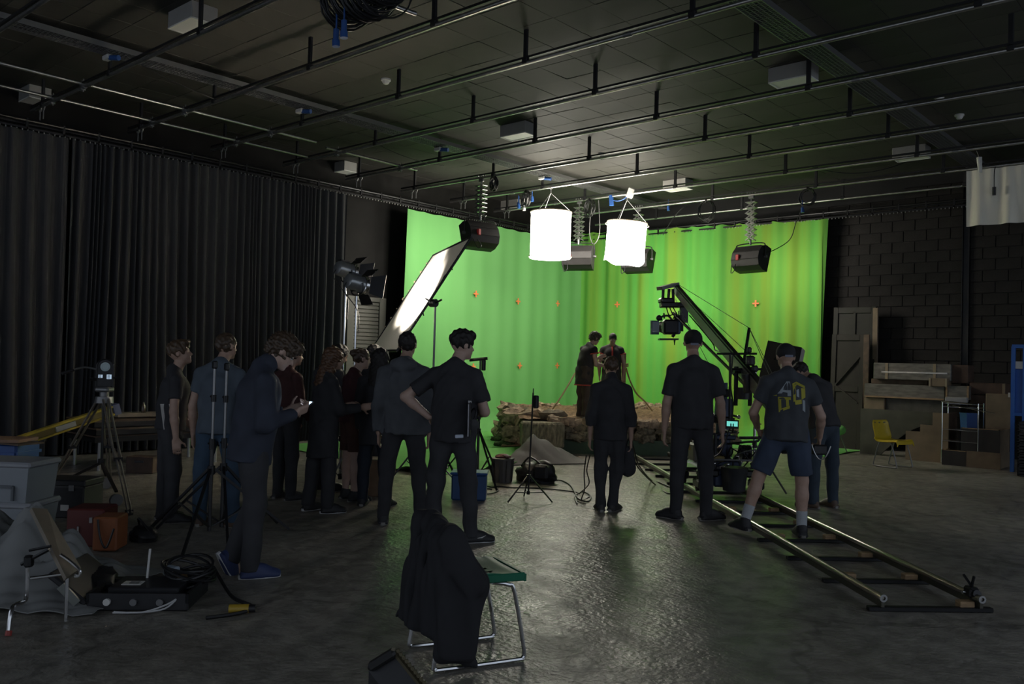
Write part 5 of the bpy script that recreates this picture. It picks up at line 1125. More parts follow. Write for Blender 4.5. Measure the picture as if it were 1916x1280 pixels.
# ================================================================ things on the floor in the middle
p = P(988, 938); mc = thing('microphone_stand', 'thin black stand with low splayed legs in the middle of the floor', 'stand', p); dep = proj(p)[2]; h = D(994, 735, dep).z
ob('pole', MB().cyl((0, 0, .08), (.02, .02, h), .010, n=8), BLKM, mc); ob('device', MB().bar((.05, .04, h-.18), (.05, .04, h-.03), .05, .06, bev=.012), BLKP, mc); ob('spike', MB().cyl((.02, .02, h), (.02, .02, h+.05), .006, n=6), BLKM, mc); ob('hub', MB().cyl((0, 0, .26), (0, 0, .31), .025, n=8).cyl((0, 0, .08), (0, 0, .12), .02, n=8), BLKM, mc)
for k in range(3):
    a = R(20+120*k); e = Vector((math.cos(a), math.sin(a), 0)); ob('leg', MB().bar(e*.02+Vector((0, 0, .29)), e*.30+Vector((0, 0, .012)), .014, .014), BLKM, mc); ob('brace', MB().bar(e*.02+Vector((0, 0, .1)), e*.2+Vector((0, 0, .12)), .01, .008), BLKM, mc)
p = P(930, 903); t = thing('waste_bin', 'grey ribbed bin with red and white scraps on top in the middle of the floor', 'bin', p+Vector((0, .1, 0)), 45); t.scale = (.8, .8, .8); ob('tub', MB().lathe([(.16, 0), (.19, .38), (.2, .38), (.2, .4)], 8), mat('bin_grey', (.12, .11, .10), .6), t)
for k in range(8): a = R(22.5+45*k); ob('rib', MB().bar((.165*math.cos(a), .165*math.sin(a), .02), (.192*math.cos(a), .192*math.sin(a), .37), .02, .02), mat('bin_rib', (.09, .085, .08), .6), t)
ob('scraps', MB().sph((0, .03, .42), (.13, .1, .05), 10, 6).box((.08, -.08, .43), (.1, .06, .03), RZ(20)), mat('scrap_red', (.12, .03, .03), .6, var=.6, vs=30), t)
bg = lump('equipment_bag', P(978, 905)+Vector((0, .3, 0)), (.30, .22, .19), BLKP, 'bulging black equipment bag behind the thin black stand', 'bag', 3, .15); ob('strap', MB().tube(spline([(-.2, -.1, .2), (0, -.15, .34), (.22, -.1, .2)], 5), .014, 6), CABLE, bg); ob('pocket', MB().box((.2, -.16, .16), (.2, .1, .2), RZ(20), bev=.03), BLKP, bg)
TARP = mat('grey_tarp', (.10, .09, .085), .75)
pa, pbp, pk_ = P(950, 872), P(1097, 869), P(1003, 850)
tp0 = P(1010, 868)
def tfn(u, v):
    base = pa.lerp(pbp, u); away = t_*(.02+1.0*v)*(.25+.75*math.sin(u*math.pi)**.6)
    q = base+away; pkx = (1003-950)/(1097-950); r = max(0, 1-abs(u-pkx)/(.42 if u < pkx else .68)); z = .40*r**1.1*math.sin(min(1, v*1.25)*math.pi*.5)*(1-.55*max(0, v-.6))+.05*abs(math.sin(u*13+v*5+1.5*math.sin(v*4)))*min(1, v*2)*r+.02*math.sin(u*37+v*9)*v*r+.012
    return q+Vector((0, 0, z))
tag(ob('tarpaulin', MB().sheet(tfn, 50, 26, .008), TARP), 'grey tarpaulin draped to a peak in front of the stone stage', 'tarpaulin')
for k, (px, py, lab) in enumerate(((855, 937, 'blue plastic crate seen between the legs of the man with the clipboard'),)):
    t = thing('plastic_box', lab, 'crate', P(px, py)+Vector((0, .2, 0)), 40); ob('tub', MB().box((0, 0, .15), (.4, .3, .3), bev=.02), mat('blue_crate', (.03, .08, .2), .45), t); ob('rim', MB().box((0, 0, .31), (.43, .33, .03), bev=.01), BLUEP, t)
t = thing('apple_box', 'tan wooden box on the floor among the standing crew', 'box', P(682, 928)+Vector((0, .15, 0)), 40); ob('shell', MB().box((0, 0, .21), (.34, .3, .42), bev=.008), mat('tan_box', (.19, .12, .07), .7, var=.2), t); ob('lid_edge', MB().box((0, 0, .425), (.35, .31, .015)), TAN, t)
# clamp stand behind the man with the clipboard
sp_ = P(893, 912); t = lightstand(sp_+Vector((-.1, .1, 0)), 1.62, 'black stand with a sideways arm behind the man with the clipboard', m=STB, legs=.55, hub=.7, rot=-20); hh_ = 1.62
ob('side_arm', MB().cyl((-.12, -.08, hh_), (.07, .06, hh_+.03), .02, n=8).box((.03, .03, hh_-.06), (.05, .05, .14), bev=.01), BLKM, t)
# chrome rig stand between two men
t = thing('rig_stand', 'cluttered chrome rig stand seen between the hoodie man and the clipboard man', 'stand', P(806, 925)+Vector((0, .2, 0))); ob('pole', MB().cyl((0, 0, .02), (0, 0, 1.02), .016, n=8), CHROME, t); ob('bracket', MB().box((0, 0, .95), (.16, .08, .05), bev=.01).box((0, 0, .8), (.12, .12, .04), bev=.01).cyl((0, 0, .84), (.1, 0, .9), .02, n=8), GREYM, t); ob('coil', MB().tube([(.05*math.cos(j*.8), .05*math.sin(j*.8), .3+.006*j) for j in range(70)], .01, 5), BLKP, t)
for k in range(3): a = R(30+120*k); ob('leg', MB().bar((0, 0, .3), (.3*math.cos(a), .3*math.sin(a), .012), .016, .016), GREYM, t)
# cables on the floor
fz = Vector((0, 0, .012))
def fcable(pts, label, r=.009): return cable(spline([P(x, y)+fz for x, y in pts], 5), label, r)
fcable([(880, 922), (905, 918), (930, 912), (960, 914), (1000, 915), (1040, 918), (1072, 922), (1085, 925)], 'black cable crossing the floor behind the thin black stand')
fcable([(1020, 906), (1045, 900), (1065, 908), (1075, 922), (1082, 935), (1100, 940), (1105, 930), (1090, 922), (1076, 930), (1080, 945)], 'looped black cable on the floor left of the woman in black')
fcable([(893, 920), (905, 912), (925, 914), (932, 920), (915, 926), (895, 924), (900, 915), (920, 918)], 'coil of thin cable on the floor beside the man with the clipboard', .008)
cable(spline([D(1179, 812, 9.5), D(1188, 848, 9.9), D(1196, 872, 10.3)]+[P(x, y)+fz for x, y in ((1218, 900), (1235, 905), (1262, 915), (1290, 908))], 5), 'black cable curving over the floor along the left dolly rail')
cable(spline([D(1177, 820, 9.45), D(1186, 858, 9.8), D(1198, 880, 10.1)]+[P(x, y)+fz for x, y in ((1225, 908), (1250, 925), (1275, 922))], 5), 'second black cable drooping from the bag of the woman in black to the floor')
cable(spline([D(1104, 852, 9.8), D(1098, 880, 9.9), D(1102, 905, 9.9), P(1085, 925)+fz, P(1078, 938)+fz, P(1096, 945)+fz], 6), 'thin cable dropping to the floor beside the woman in black', .007)
cable(spline([D(1097, 852, 9.85), D(1093, 885, 9.9), D(1094, 915, 9.9), P(1088, 938)+fz, P(1105, 930)+fz], 6), 'second thin cable dropping to the floor beside the woman in black', .007)

# ================================================================ smooth bodies: distance fields turned into one surface
def surface(prims, vox, k=.018, wob=None, pad=.03):
    """prims: dicts with t=cap|ell|box; a,b,ra,rb / c,r,M; op u|s; k; cuts=[(point,normal)]; flat=(dir,factor)."""
    lo = np.full(3, 1e9); hi = np.full(3, -1e9)
    for p in prims:
        if p.get('op', 'u') == 's' : continue
        if p['t'] == 'cap':
            for q, r in ((p['a'], p['ra']), (p['b'], p['rb'])): q = np.array(q); lo = np.minimum(lo, q-r); hi = np.maximum(hi, q+r)
        else: r = max(p['r'])*(1.75 if p['t'] == 'box' else 1); q = np.array(p['c']); lo = np.minimum(lo, q-r); hi = np.maximum(hi, q+r)
    lo -= pad+2*vox; hi += pad+2*vox; N = np.ceil((hi-lo)/vox).astype(int)+1
    d = np.full(N, 1., np.float32); ax = [lo[i]+vox*np.arange(N[i]) for i in range(3)]
    for p in prims:
        kk = p.get('k', k); m = kk+3*vox+pad
        if p['t'] == 'cap':
            a = np.array(p['a'], float); b = np.array(p['b'], float); R_ = max(p['ra'], p['rb'])+m; l = np.minimum(a, b)-R_; h = np.maximum(a, b)+R_
        else: c = np.array(p['c'], float); R_ = max(p['r'])*(1.75 if p['t'] == 'box' else 1)+m; l = c-R_; h = c+R_
        i0 = np.clip(np.floor((l-lo)/vox).astype(int), 0, N-1); i1 = np.clip(np.ceil((h-lo)/vox).astype(int)+1, 1, N)
        if (i1 <= i0).any(): continue
        X = ax[0][i0[0]:i1[0], None, None]; Y = ax[1][None, i0[1]:i1[1], None]; Z = ax[2][None, None, i0[2]:i1[2]]
        if p['t'] == 'cap':
            ba = b-a; L2 = max(ba@ba, 1e-9); px, py, pz = X-a[0], Y-a[1], Z-a[2]
            t = np.clip((px*ba[0]+py*ba[1]+pz*ba[2])/L2, 0, 1); qx, qy, qz = px-t*ba[0], py-t*ba[1], pz-t*ba[2]
            if 'flat' in p:
                f, s = np.array(p['flat'][0]), p['flat'][1]; e = qx*f[0]+qy*f[1]+qz*f[2]; e2 = e*(s-1); qx, qy, qz = qx+e2*f[0], qy+e2*f[1], qz+e2*f[2]
            v = np.sqrt(qx*qx+qy*qy+qz*qz)-(p['ra']+(p['rb']-p['ra'])*t)
        else:
            M = np.array(p['M']).T if 'M' in p else np.eye(3); px, py, pz = X-c[0], Y-c[1], Z-c[2]
            q = [M[i][0]*px+M[i][1]*py+M[i][2]*pz for i in range(3)]; r = p['r']
            if p['t'] == 'ell':
                k0 = np.sqrt((q[0]/r[0])**2+(q[1]/r[1])**2+(q[2]/r[2])**2); k1 = np.sqrt((q[0]/r[0]**2)**2+(q[1]/r[1]**2)**2+(q[2]/r[2]**2)**2); v = k0*(k0-1)/np.maximum(k1, 1e-6)
            else:
                rd = p.get('rd', .01); e = [np.abs(q[i])-r[i]+rd for i in range(3)]
                v = np.sqrt(sum(np.maximum(x, 0)**2 for x in e))+np.minimum(np.maximum(np.maximum(e[0], e[1]), e[2]), 0)-rd
        for (cp, cn) in p.get('cuts', ()): v = np.maximum(v, (X-cp[0])*cn[0]+(Y-cp[1])*cn[1]+(Z-cp[2])*cn[2])
        S = tuple(slice(i0[i], i1[i]) for i in range(3)); o = d[S]
        if p.get('op', 'u') == 'u':
            h = np.maximum(kk-np.abs(o-v), 0)/max(kk, 1e-6); d[S] = np.minimum(o, v)-h*h*kk*.25
        elif p['op'] == 's':
            h = np.maximum(kk-np.abs(o+v), 0)/max(kk, 1e-6); d[S] = np.maximum(o, -v)+h*h*kk*.25
    if wob is not None:
        for amp, dx, dy, dz, ph in wob: d += amp*np.sin(ax[0][:, None, None]*dx+ax[1][None, :, None]*dy+ax[2][None, None, :]*dz+ph).astype(np.float32)
    return nets(d, lo, vox)
def nets(d, lo, vox):
    s = d < 0; n = np.array(d.shape)-1
    cnt = np.zeros(n, np.int8); corners = [(i, j, k) for i in (0, 1) for j in (0, 1) for k in (0, 1)]
    for i, j, k in corners: cnt += s[i:n[0]+i, j:n[1]+j, k:n[2]+k]
    act = (cnt > 0) & (cnt < 8); I = np.argwhere(act); idx = -np.ones(n, np.int32); idx[act] = np.arange(len(I))
    acc = np.zeros((len(I), 3)); c = np.zeros(len(I))
    for e in range(3):
        for u in (0, 1):
            for v in (0, 1):
                o = [0, 0, 0]; o[(e+1) % 3] = u; o[(e+2) % 3] = v; A = I+o; B = A.copy(); B[:, e] += 1
                da = d[A[:, 0], A[:, 1], A[:, 2]]; db = d[B[:, 0], B[:, 1], B[:, 2]]; m = (da < 0) != (db < 0)
                t = np.where(m, da/np.where(m, da-db, 1), 0); q = A.astype(float); q[:, e] += t; acc[m] += q[m]; c[m] += 1
    V = lo+vox*acc/c[:, None]; Fq = []
    for e in range(3):
        a, b = (e+1) % 3, (e+2) % 3; sl0 = [slice(None)]*3; sl1 = [slice(None)]*3; sl0[e] = slice(0, -1); sl1[e] = slice(1, None)
        ch_ = s[tuple(sl0)] != s[tuple(sl1)]; E = np.argwhere(ch_); E = E[(E[:, a] > 0) & (E[:, b] > 0) & (E[:, a] < n[a]) & (E[:, b] < n[b])]
        if not len(E): continue
        def cell(da, db): q = E.copy(); q[:, a] -= da; q[:, b] -= db; return idx[q[:, 0], q[:, 1], q[:, 2]]
        q = np.stack([cell(1, 1), cell(0, 1), cell(0, 0), cell(1, 0)], 1); fl = s[E[:, 0], E[:, 1], E[:, 2]]; q[~fl] = q[~fl][:, ::-1]; Fq.append(q)
    return V, np.concatenate(Fq)
def smesh(name, prims, vox, m, relax=1, **kw):
    V, Fq = surface(prims, vox, **kw)
    for _ in range(relax):
        A = np.zeros_like(V); c = np.zeros(len(V))
        for i in range(4):
            a, b = Fq[:, i], Fq[:, (i+1) % 4]; np.add.at(A, a, V[b]); np.add.at(c, a, 1)
        V = V*.5+.5*A/np.maximum(c, 1)[:, None]
    me = bpy.data.meshes.new(name); me.vertices.add(len(V)); me.vertices.foreach_set('co', V.astype(np.float32).ravel()); nf = len(Fq)
    me.loops.add(nf*4); me.loops.foreach_set('vertex_index', Fq.astype(np.int32).ravel()); me.polygons.add(nf); me.polygons.foreach_set('loop_start', np.arange(0, nf*4, 4, dtype=np.int32))
    me.polygons.foreach_set('use_smooth', np.ones(nf, bool)); me.update(calc_edges=True); me.validate(); me.materials.append(m); return me
def cap(a, b, ra, rb=None, **k): return dict(t='cap', a=tuple(a), b=tuple(b), ra=ra, rb=ra if rb is None else rb, **k)
def ell(c, r, M=None, **k): return dict(t='ell', c=tuple(c), r=tuple(r), M=[list(x) for x in M] if M is not None else np.eye(3).tolist(), **k)
def bxp(c, r, M=None, rd=.01, **k): return dict(t='box', c=tuple(c), r=tuple(r), M=[list(x) for x in M] if M is not None else np.eye(3).tolist(), rd=rd, **k)
def cut(m_, *planes): m_ = dict(m_); m_['cuts'] = list(m_.get('cuts', ()))+[(tuple(p), tuple(n)) for p, n in planes]; return m_
def V3(*a): return Vector(a[0] if len(a) == 1 else a)
# ---------------------------------------------------------------- materials of people
SKIN = mat('skin_light', (.42, .27, .20), .5, var=.06, vs=20); SKINP = mat('skin_pale', (.50, .34, .27), .5, var=.06, vs=20)
EYEW = mat('eye_white', (.6, .6, .58), .3); IRIS = mat('iris_dark', (.02, .015, .01), .3)
def cl(name, c, rough=.85): return mat('cloth_'+name, c, rough, var=.18, vs=7)
HAIRB = mat('hair_brown', (.06, .038, .022), .5, var=.4, vs=50); HAIRK = mat('hair_black', (.014, .011, .010), .65, var=.4, vs=50); HAIRL = mat('hair_light_brown', (.075, .045, .024), .5, var=.4, vs=50)
SOLEW = mat('sole_white', (.55, .55, .55), .6); SOLEG = mat('sole_grey', (.25, .24, .22), .7)
def shoe_mesh(colname, col):
    up_ = smesh('shoe', [ell((0, .075, .035), (.046, .105, .034)), ell((0, -.03, .055), (.042, .062, .052)), cap((0, -.035, .07), (0, -.03, .115), .043, .040, cuts=[((0, 0, .125), (0, 0, 1))]), bxp((0, .035, .018), (.046, .135, .012), rd=.01), ell((0, .03, .056), (.040, .078, .046))], .009, mat('shoe_'+colname, col, .6), k=.03)
    return up_
def sole_mesh(m):
    mb = MB(); pts = []
    for k in range(24):
        a = 2*math.pi*k/24; y = .035+.145*math.sin(a); w_ = .047*(1+.10*math.sin(a)) if math.sin(a) > 0 else .042*(1-.04*math.sin(a)); pts.append((w_*math.cos(a)*abs(math.cos(a))**-.25 if abs(math.cos(a)) > .05 else 0, y))
    mb.prism(pts, (0, 0, .013), (1, 0, 0), (0, 1, 0), .026); me = mb.mesh('sole'); me.materials.append(m); return me
SHOES = {}
def shoes(colname, col, solem):
    key = colname+solem.name
    if key not in SHOES: SHOES[key] = (shoe_mesh(colname, col), sole_mesh(solem))
    return SHOES[key]
def basis(fwdv, upv):
    y = Vector(fwdv).normalized(); x = y.cross(Vector(upv)).normalized(); z = x.cross(y); return Matrix((x, y, z)).transposed()
def person(label, loc, face, ht, pose=None, top=None, legs=None, shoe=('black', (.02, .02, .02), SOLEG), hair=('short', HAIRB), skin=None, sw=1., girth=1., vox=.0095, zbase=0., socks=None, group=None, eyes=False):
    pose = dict(pose or {}); H = ht*1.015; skin = skin or SKIN
    g = lambda k, d: Vector(pose.get(k, d)).normalized()
    lean, side, tw = pose.get('lean', (0, 0, 0)); Rs = Matrix.Rotation(R(tw), 3, 'Z')@Matrix.Rotation(R(-lean), 3, 'X')@Matrix.Rotation(R(side), 3, 'Y')
    hipx = .05*H
    J = {}
    for S, sg in (('R', 1), ('L', -1)):
        th = g('th'+S, (sg*.05, .0, -1)); sh = g('sh'+S, (sg*.02, -.02, -1)); J['hip'+S] = Vector((sg*hipx, 0, 0)); J['kn'+S] = J['hip'+S]+th*.245*H; J['an'+S] = J['kn'+S]+sh*.235*H
        fy = pose.get('toe'+S, sg*-12.); fp = pose.get('tip'+S, 0.); J['ft'+S] = (Matrix.Rotation(R(fy), 3, 'Z')@Vector((0, math.cos(R(fp)), -math.sin(R(fp)))))
    plant = pose.get('plant', 'RL'); z0 = -min(J['an'+s].z for s in plant)+.052*H
    off = Vector((0, 0, z0)); 
    for q in list(J):
        if not q.startswith('ft'): J[q] = J[q]+off
    pel = off.copy(); C1 = pel+Rs@Vector((0, 0, .10*H)); CH_ = pel+Rs@Vector((0, .005*H, .20*H)); NB = pel+Rs@Vector((0, -.004*H, .302*H))
    shr = pose.get('shrug', 0.)*H
    for S, sg in (('R', 1), ('L', -1)):
        J['sh_'+S] = NB+Rs@Vector((sg*.101*sw*H, -.004*H, -.050*H+shr)); ua = g('ua'+S, (sg*.16, -.06, -1)); fa = g('fa'+S, (sg*.03, .16, -1)); J['el'+S] = J['sh_'+S]+ua*.172*H; J['wr'+S] = J['el'+S]+fa*.148*H
        J['ha'+S] = g('ha'+S, tuple(fa))
    hp, hy, hr = pose.get('head', (0, 0, 0)); Rh = Matrix.Rotation(R(hy), 3, 'Z')@Matrix.Rotation(R(-hp), 3, 'X')@Matrix.Rotation(R(hr), 3, 'Y')
    NT = NB+(Rs@Vector((0, .012*H, .024*H))+Rh@Vector((0, .012*H, .018*H))); HC = NT+Rh@Vector((0, .012*H, .058*H))
    s_h = H*1.0
    # ------- body as one surface
    I = Rs; gi = girth
    B = [ell(pel+Vector((0, 0, .0)), (.085*H*gi, .06*H*gi, .07*H), k=.04), cap(C1, CH_, .062*H*gi, .070*H*gi, flat=(tuple(I@Vector((1, 0, 0))), .80), k=.04), ell(CH_+I@Vector((0, 0, -.006*H)), (.082*H*sw, .056*H*gi, .083*H), I, k=.04),
         cap(J['sh_L'], NB-Rs@Vector((0, 0, .02*H)), .026*H, .030*H, k=.03), cap(J['sh_R'], NB-Rs@Vector((0, 0, .02*H)), .026*H, .030*H, k=.03), cap(NB, NT, .034*H, .031*H, k=.02)]
    lf = .80 if legs and legs.get('end', 1) > .5 else 1.; af = .82 if top and top.get('sleeve', .5) > 1 else 1.
    for S in 'RL':
        B += [cap(J['hip'+S], J['kn'+S], .050*H*lf, .033*H*lf, k=.03), cap(J['kn'+S], J['kn'+S].lerp(J['an'+S], .35), .032*H*lf, .033*H*lf, k=.02), cap(J['kn'+S].lerp(J['an'+S], .3), J['an'+S], .033*H*lf, .021*H*lf, k=.02), cap(J['an'+S], J['an'+S]+J['ft'+S]*.05*H-Vector((0, 0, .02*H)), .020*H, .016*H, k=.02)]
        B += [cap(J['sh_'+S], J['el'+S], .027*H*af, .0235*H*af, k=.025), cap(J['el'+S], J['el'+S].lerp(J['wr'+S], .35), .0235*H*af, .0235*H*af, k=.015), cap(J['el'+S].lerp(J['wr'+S], .3), J['wr'+S], .0235*H*af, .0155*H, k=.015)]
        hd = J['ha'+S]; sg = 1 if S == 'R' else -1; pn = Vector(pose.get('pn'+S, (-sg, .15, 0))); pn = (pn-hd*pn.dot(hd)).normalized(); sdv = hd.cross(pn)*-1      # pn: the palm looks along it
        th_side = sdv if sdv.y > 0 else -sdv
        th_side = Vector(pose['thumb'+S]).normalized() if 'thumb'+S in pose else th_side
        W = J['wr'+S]; Mh = Matrix((th_side, hd, pn)).transposed(); pc = W+hd*.030*H
        B += [bxp(pc, (.0235*H, .030*H, .0085*H), Mh, rd=.008*H, k=.012)]
        cu = pose.get('curl'+S, .5)
        for f in range(4):
            o = (1.5-f)*.0118*H; base = W+hd*.056*H+th_side*o; L_ = (.040, .045, .042, .033)[f]*H; d1 = (hd*math.cos(cu*.9)+pn*math.sin(cu*.9)).normalized(); d2 = (hd*math.cos(cu*2.2)+pn*math.sin(cu*2.2)).normalized()
            m_ = base+d1*L_*.55; B += [cap(base, m_, .0052*H, .0050*H, k=.006), cap(m_, m_+d2*L_*.5, .0050*H, .0044*H, k=.006)]
        tb_ = W+hd*.018*H+th_side*.022*H; m_ = tb_+(hd*.6+th_side*.75+pn*.3).normalized()*.026*H; B += [cap(tb_, m_, .0065*H, .0058*H, k=.008), cap(m_, m_+(hd*.85+th_side*.2+pn*(.2+cu*.5)).normalized()*.02*H, .0058*H, .005*H, k=.006)]
    _n = len(B)
    h = lambda x, y, z: HC+Rh@Vector((x*H, y*H, z*H))
    B += [ell(h(0, -.006, .012), (.0435*H, .054*H, .052*H), Rh, k=.02), ell(h(0, .018, -.022), (.034*H, .036*H, .042*H), Rh, k=.02), cap(h(0, .030, -.052), h(0, .042, -.054), .014*H, .012*H, k=.02),
          cap(h(0, .049, .002), h(0, .061, -.018), .0045*H, .0075*H, k=.012), cap(h(-.018, .043, .012), h(.018, .043, .012), .008*H, .008*H, k=.012), cap(h(-.012, .0485, -.034), h(.012, .0485, -.034), .0055*H, .0055*H, k=.008),
          ell(h(.019, .056, -.002), (.009*H, .010*H, .007*H), Rh, op='s', k=.008), ell(h(-.019, .056, -.002), (.009*H, .010*H, .007*H), Rh, op='s', k=.008),
          ell(h(.044, -.004, -.004), (.006*H, .011*H, .017*H), Rh, k=.006), ell(h(-.044, -.004, -.004), (.006*H, .011*H, .017*H), Rh, k=.006)]
    body = ob('person', smesh('person', B, vox, skin, relax=1), None); body.location = (loc[0], loc[1], zbase); body.rotation_euler.z = R(face); tag(body, label, 'person', group)
    if eyes:
        for s in (-1, 1): e = ob('eye', MB().sph(h(s*.019, .0445, -.001), .0075*H, 10, 8), EYEW, body); ob('iris', MB().sph(h(s*.019, .0505, -.001), .0038*H, 8, 6), IRIS, e)
        ob('brow', MB().tube([h(-.027, .049, .014), h(-.018, .053, .016), h(-.009, .053, .014)], .0028*H, 6).tube([h(.027, .049, .014), h(.018, .053, .016), h(.009, .053, .014)], .0028*H, 6), hair[1], body)
        ob('lips', MB().sph(h(0, .0525, -.034), (.013*H, .004*H, .005*H), 12, 8, Rh), mat('lips', (.33, .13, .11), .5), body)
    # ------- top garment
    out = dict(body=body, J=J, HC=HC, Rh=Rh, Rs=Rs, pel=pel, CH=CH_, NB=NB, H=H)
    if top:
        c = top['m']; e = top.get('loose', .011); hem = top.get('hem', -.02)*H; sl = top.get('sleeve', .5); T = []
        hemp = pel+Rs@Vector((0, 0, hem)) if hem > -.1*H else pel+Vector((0, 0, hem)); dn = -(Rs@Vector((0, 0, 1))) if hem > -.1*H else Vector((0, 0, -1))
        hc = [(hemp, dn)]
        T += [cap(CH_, C1, .074*H*gi+e, .069*H*gi+e, flat=(tuple(I@Vector((1, 0, 0))), .80), k=.05), ell(CH_+I@Vector((0, 0, -.006*H)), (.088*H*sw+e, .060*H*gi+e, .088*H+e), I, k=.05), cap(J['sh_L'], NB+Rs@Vector((0, -.006*H, .004*H)), .025*H+e*.7, .034*H, k=.04), cap(J['sh_R'], NB+Rs@Vector((0, -.006*H, .004*H)), .025*H+e*.7, .034*H, k=.04)]
        low = pel+(Rs@Vector((0, 0, min(hem, 0)-.03*H)) if hem > -.1*H else Vector((0, 0, hem-.03*H))); fl = top.get('flare', 1.0)
        T += [cap(C1, low, .072*H*gi+e, (.077*H*gi+e)*fl, flat=(tuple(I@Vector((1, 0, 0))), .78), k=.05, cuts=hc), ell(pel, (.090*H*gi+e, .066*H*gi+e, .075*H), k=.04, cuts=hc)]
        nk = NB+Rs@Vector((0, 0, .028*H)); T = [cut(p, (nk+Rs@Vector((0, 0, .004*H)), Rs@Vector((0, .25, 1)).normalized())) for p in T]
        if top.get('collar'): T += [cap(NB+Rs@Vector((0, 0, .0)), NT+(NB-NT)*.35, .041*H, .040*H, k=.015)]
        if top.get('hood'): T += [ell(NB+Rs@Vector((0, -.05*H, -.005*H)), (.07*H, .035*H, .04*H), I, k=.03)]
        for S in 'RL':
            sh, el, wr = J['sh_'+S], J['el'+S], J['wr'+S]; r0 = .028*H+e; 
            if sl <= 1: q = sh.lerp(el, sl); T += [cap(sh, el, r0, .030*H+e*1.2, k=.03, cuts=[(q, (el-sh).normalized())])]
            else:
                q = el.lerp(wr, sl-1); T += [cap(sh, el, r0, .026*H+e, k=.03), cap(el, wr, .026*H+e, .019*H+e*.8, k=.03, cuts=[(q, (wr-el).normalized())])]
        f = top.get('fold', .0035); rnd = random.Random(int(abs(loc[0])*1000)+3)
        wob = [(f, rnd.uniform(-30, 30), rnd.uniform(-30, 30), rnd.uniform(8, 16), rnd.uniform(0, 6)), (f*.8, rnd.uniform(-50, 50), rnd.uniform(-50, 50), rnd.uniform(-20, 20), rnd.uniform(0, 6)), (f*.5, rnd.uniform(-80, 80), rnd.uniform(-80, 80), rnd.uniform(20, 40), 0)]
        out['top'] = ob(top.get('name', 'shirt'), smesh(top.get('name', 'shirt'), T, .0115, c, relax=1, wob=wob), None, body)
    if legs:
        c = legs['m']; e = max(legs.get('loose', .010), .008); end = legs.get('end', 1.05); T = [cut(ell(pel+Vector((0, 0, .0)), (.088*H*gi+e, .064*H*gi+e, .075*H+e), k=.04), (pel+Rs@Vector((0, 0, .06*H)), Rs@Vector((0, 0, 1))))]
        for S in 'RL':
            hp_, kn, an = J['hip'+S], J['kn'+S], J['an'+S]
            if end < .5:
                q = hp_.lerp(kn, end*2); T += [cap(hp_, kn, .054*H+e, .044*H+e, k=.04, cuts=[(q, (kn-hp_).normalized())])]
            else:
                q = kn.lerp(an, (end-.5)*2); rb = legs.get('ankle', .028)*H+e; T += [cap(hp_, kn, .054*H+e, legs.get('knee', .037)*H+e, k=.04), cap(kn, an+(an-kn)*.1, legs.get('knee', .037)*H+e, rb, k=.03, cuts=[(q, (an-kn).normalized())])]
        f = legs.get('fold', .0035); rnd = random.Random(int(abs(loc[1])*1000)+5)
        wob = [(f, rnd.uniform(-25, 25), rnd.uniform(-25, 25), rnd.uniform(18, 30), rnd.uniform(0, 6)), (f*.7, rnd.uniform(-60, 60), rnd.uniform(-60, 60), rnd.uniform(-25, 25), 1)]
        out['legs'] = ob(legs.get('name', 'trousers'), smesh(legs.get('name', 'trousers'), T, .0115, c, relax=1, wob=wob), None, body)
    up_m, so_m = shoes(*shoe); k = H/1.75
    for S in 'RL':
        fd_ = J['ft'+S]; Mf = basis(fd_, (0, 0, 1) if abs(fd_.z) < .9 else (0, 1, 0)); an = J['an'+S]
        o = ob('shoe', up_m, None, body); M4 = Matrix.Translation(an-Mf@Vector((0, -.028, .088))*k)@(Mf*k).to_4x4(); o.matrix_basis = M4
        ob('sole', so_m, None, o)
        if socks:
            kn = J['kn'+S]; ob('sock', smesh('sock', [cap(an, an.lerp(kn, .42), .0255*H, .029*H, cuts=[(an.lerp(kn, .36), (kn-an).normalized())])], .009, socks, k=.01), None, body)
    # ------- hair
    st, hm_ = hair; hp2 = [ell(h(0, -.008, .016), (.047*H, .058*H, .055*H), Rh, k=.02)]; w_ = [(.0035, 90, 70, 80, 0), (.003, -110, 60, 100, 1), (.003, 60, -130, 90, 2)]; hx_ = []
    if st == 'curly': hp2 = [ell(h(0, -.008, .020), (.055*H, .064*H, .060*H), Rh, k=.03), ell(h(.006, .036, .046), (.042*H, .030*H, .026*H), Rh, k=.02), ell(h(0, -.048, -.012), (.036*H, .020*H, .030*H), Rh, k=.03)]; w_ = [(.007, 130, 90, 60, 0), (.006, -90, 120, 110, 1), (.005, 160, -100, 140, 2)]
    if st == 'fluffy': hp2 = [ell(h(0, -.006, .024), (.052*H, .062*H, .054*H), Rh, k=.03), ell(h(.0, .030, .052), (.040*H, .034*H, .020*H), Rh, k=.02)]; w_ = [(.005, 90, 60, 50, 0), (.005, -80, 110, 70, 1)]
    if st in ('long', 'wavy'):
        hp2 = [ell(h(0, -.008, .014), (.051*H, .061*H, .058*H), Rh, k=.03), cap(h(0, -.035, .0), NB+Rs@Vector((0, -.035*H, -.06*H)), .048*H, .052*H, k=.03, flat=((0, 1, 0), 1.5)), cap(h(.038, .0, .0), NB+Rs@Vector((.04*H, -.01*H, -.03*H)), .018*H, .026*H, k=.02), cap(h(-.038, .0, .0), NB+Rs@Vector((-.04*H, -.01*H, -.03*H)), .018*H, .026*H, k=.02)]
        if st == 'wavy': w_ = [(.006, 60, 70, 90, 0), (.006, -80, 50, 130, 1), (.004, 120, -90, 60, 2)]
    if st == 'bun': hp2 += [ell(h(0, -.062, .028), (.026*H, .024*H, .026*H), Rh, k=.01)]
    if st == 'cap': hp2 = [ell(h(0, -.004, .020), (.049*H, .060*H, .052*H), Rh, k=.01)]; w_ = None
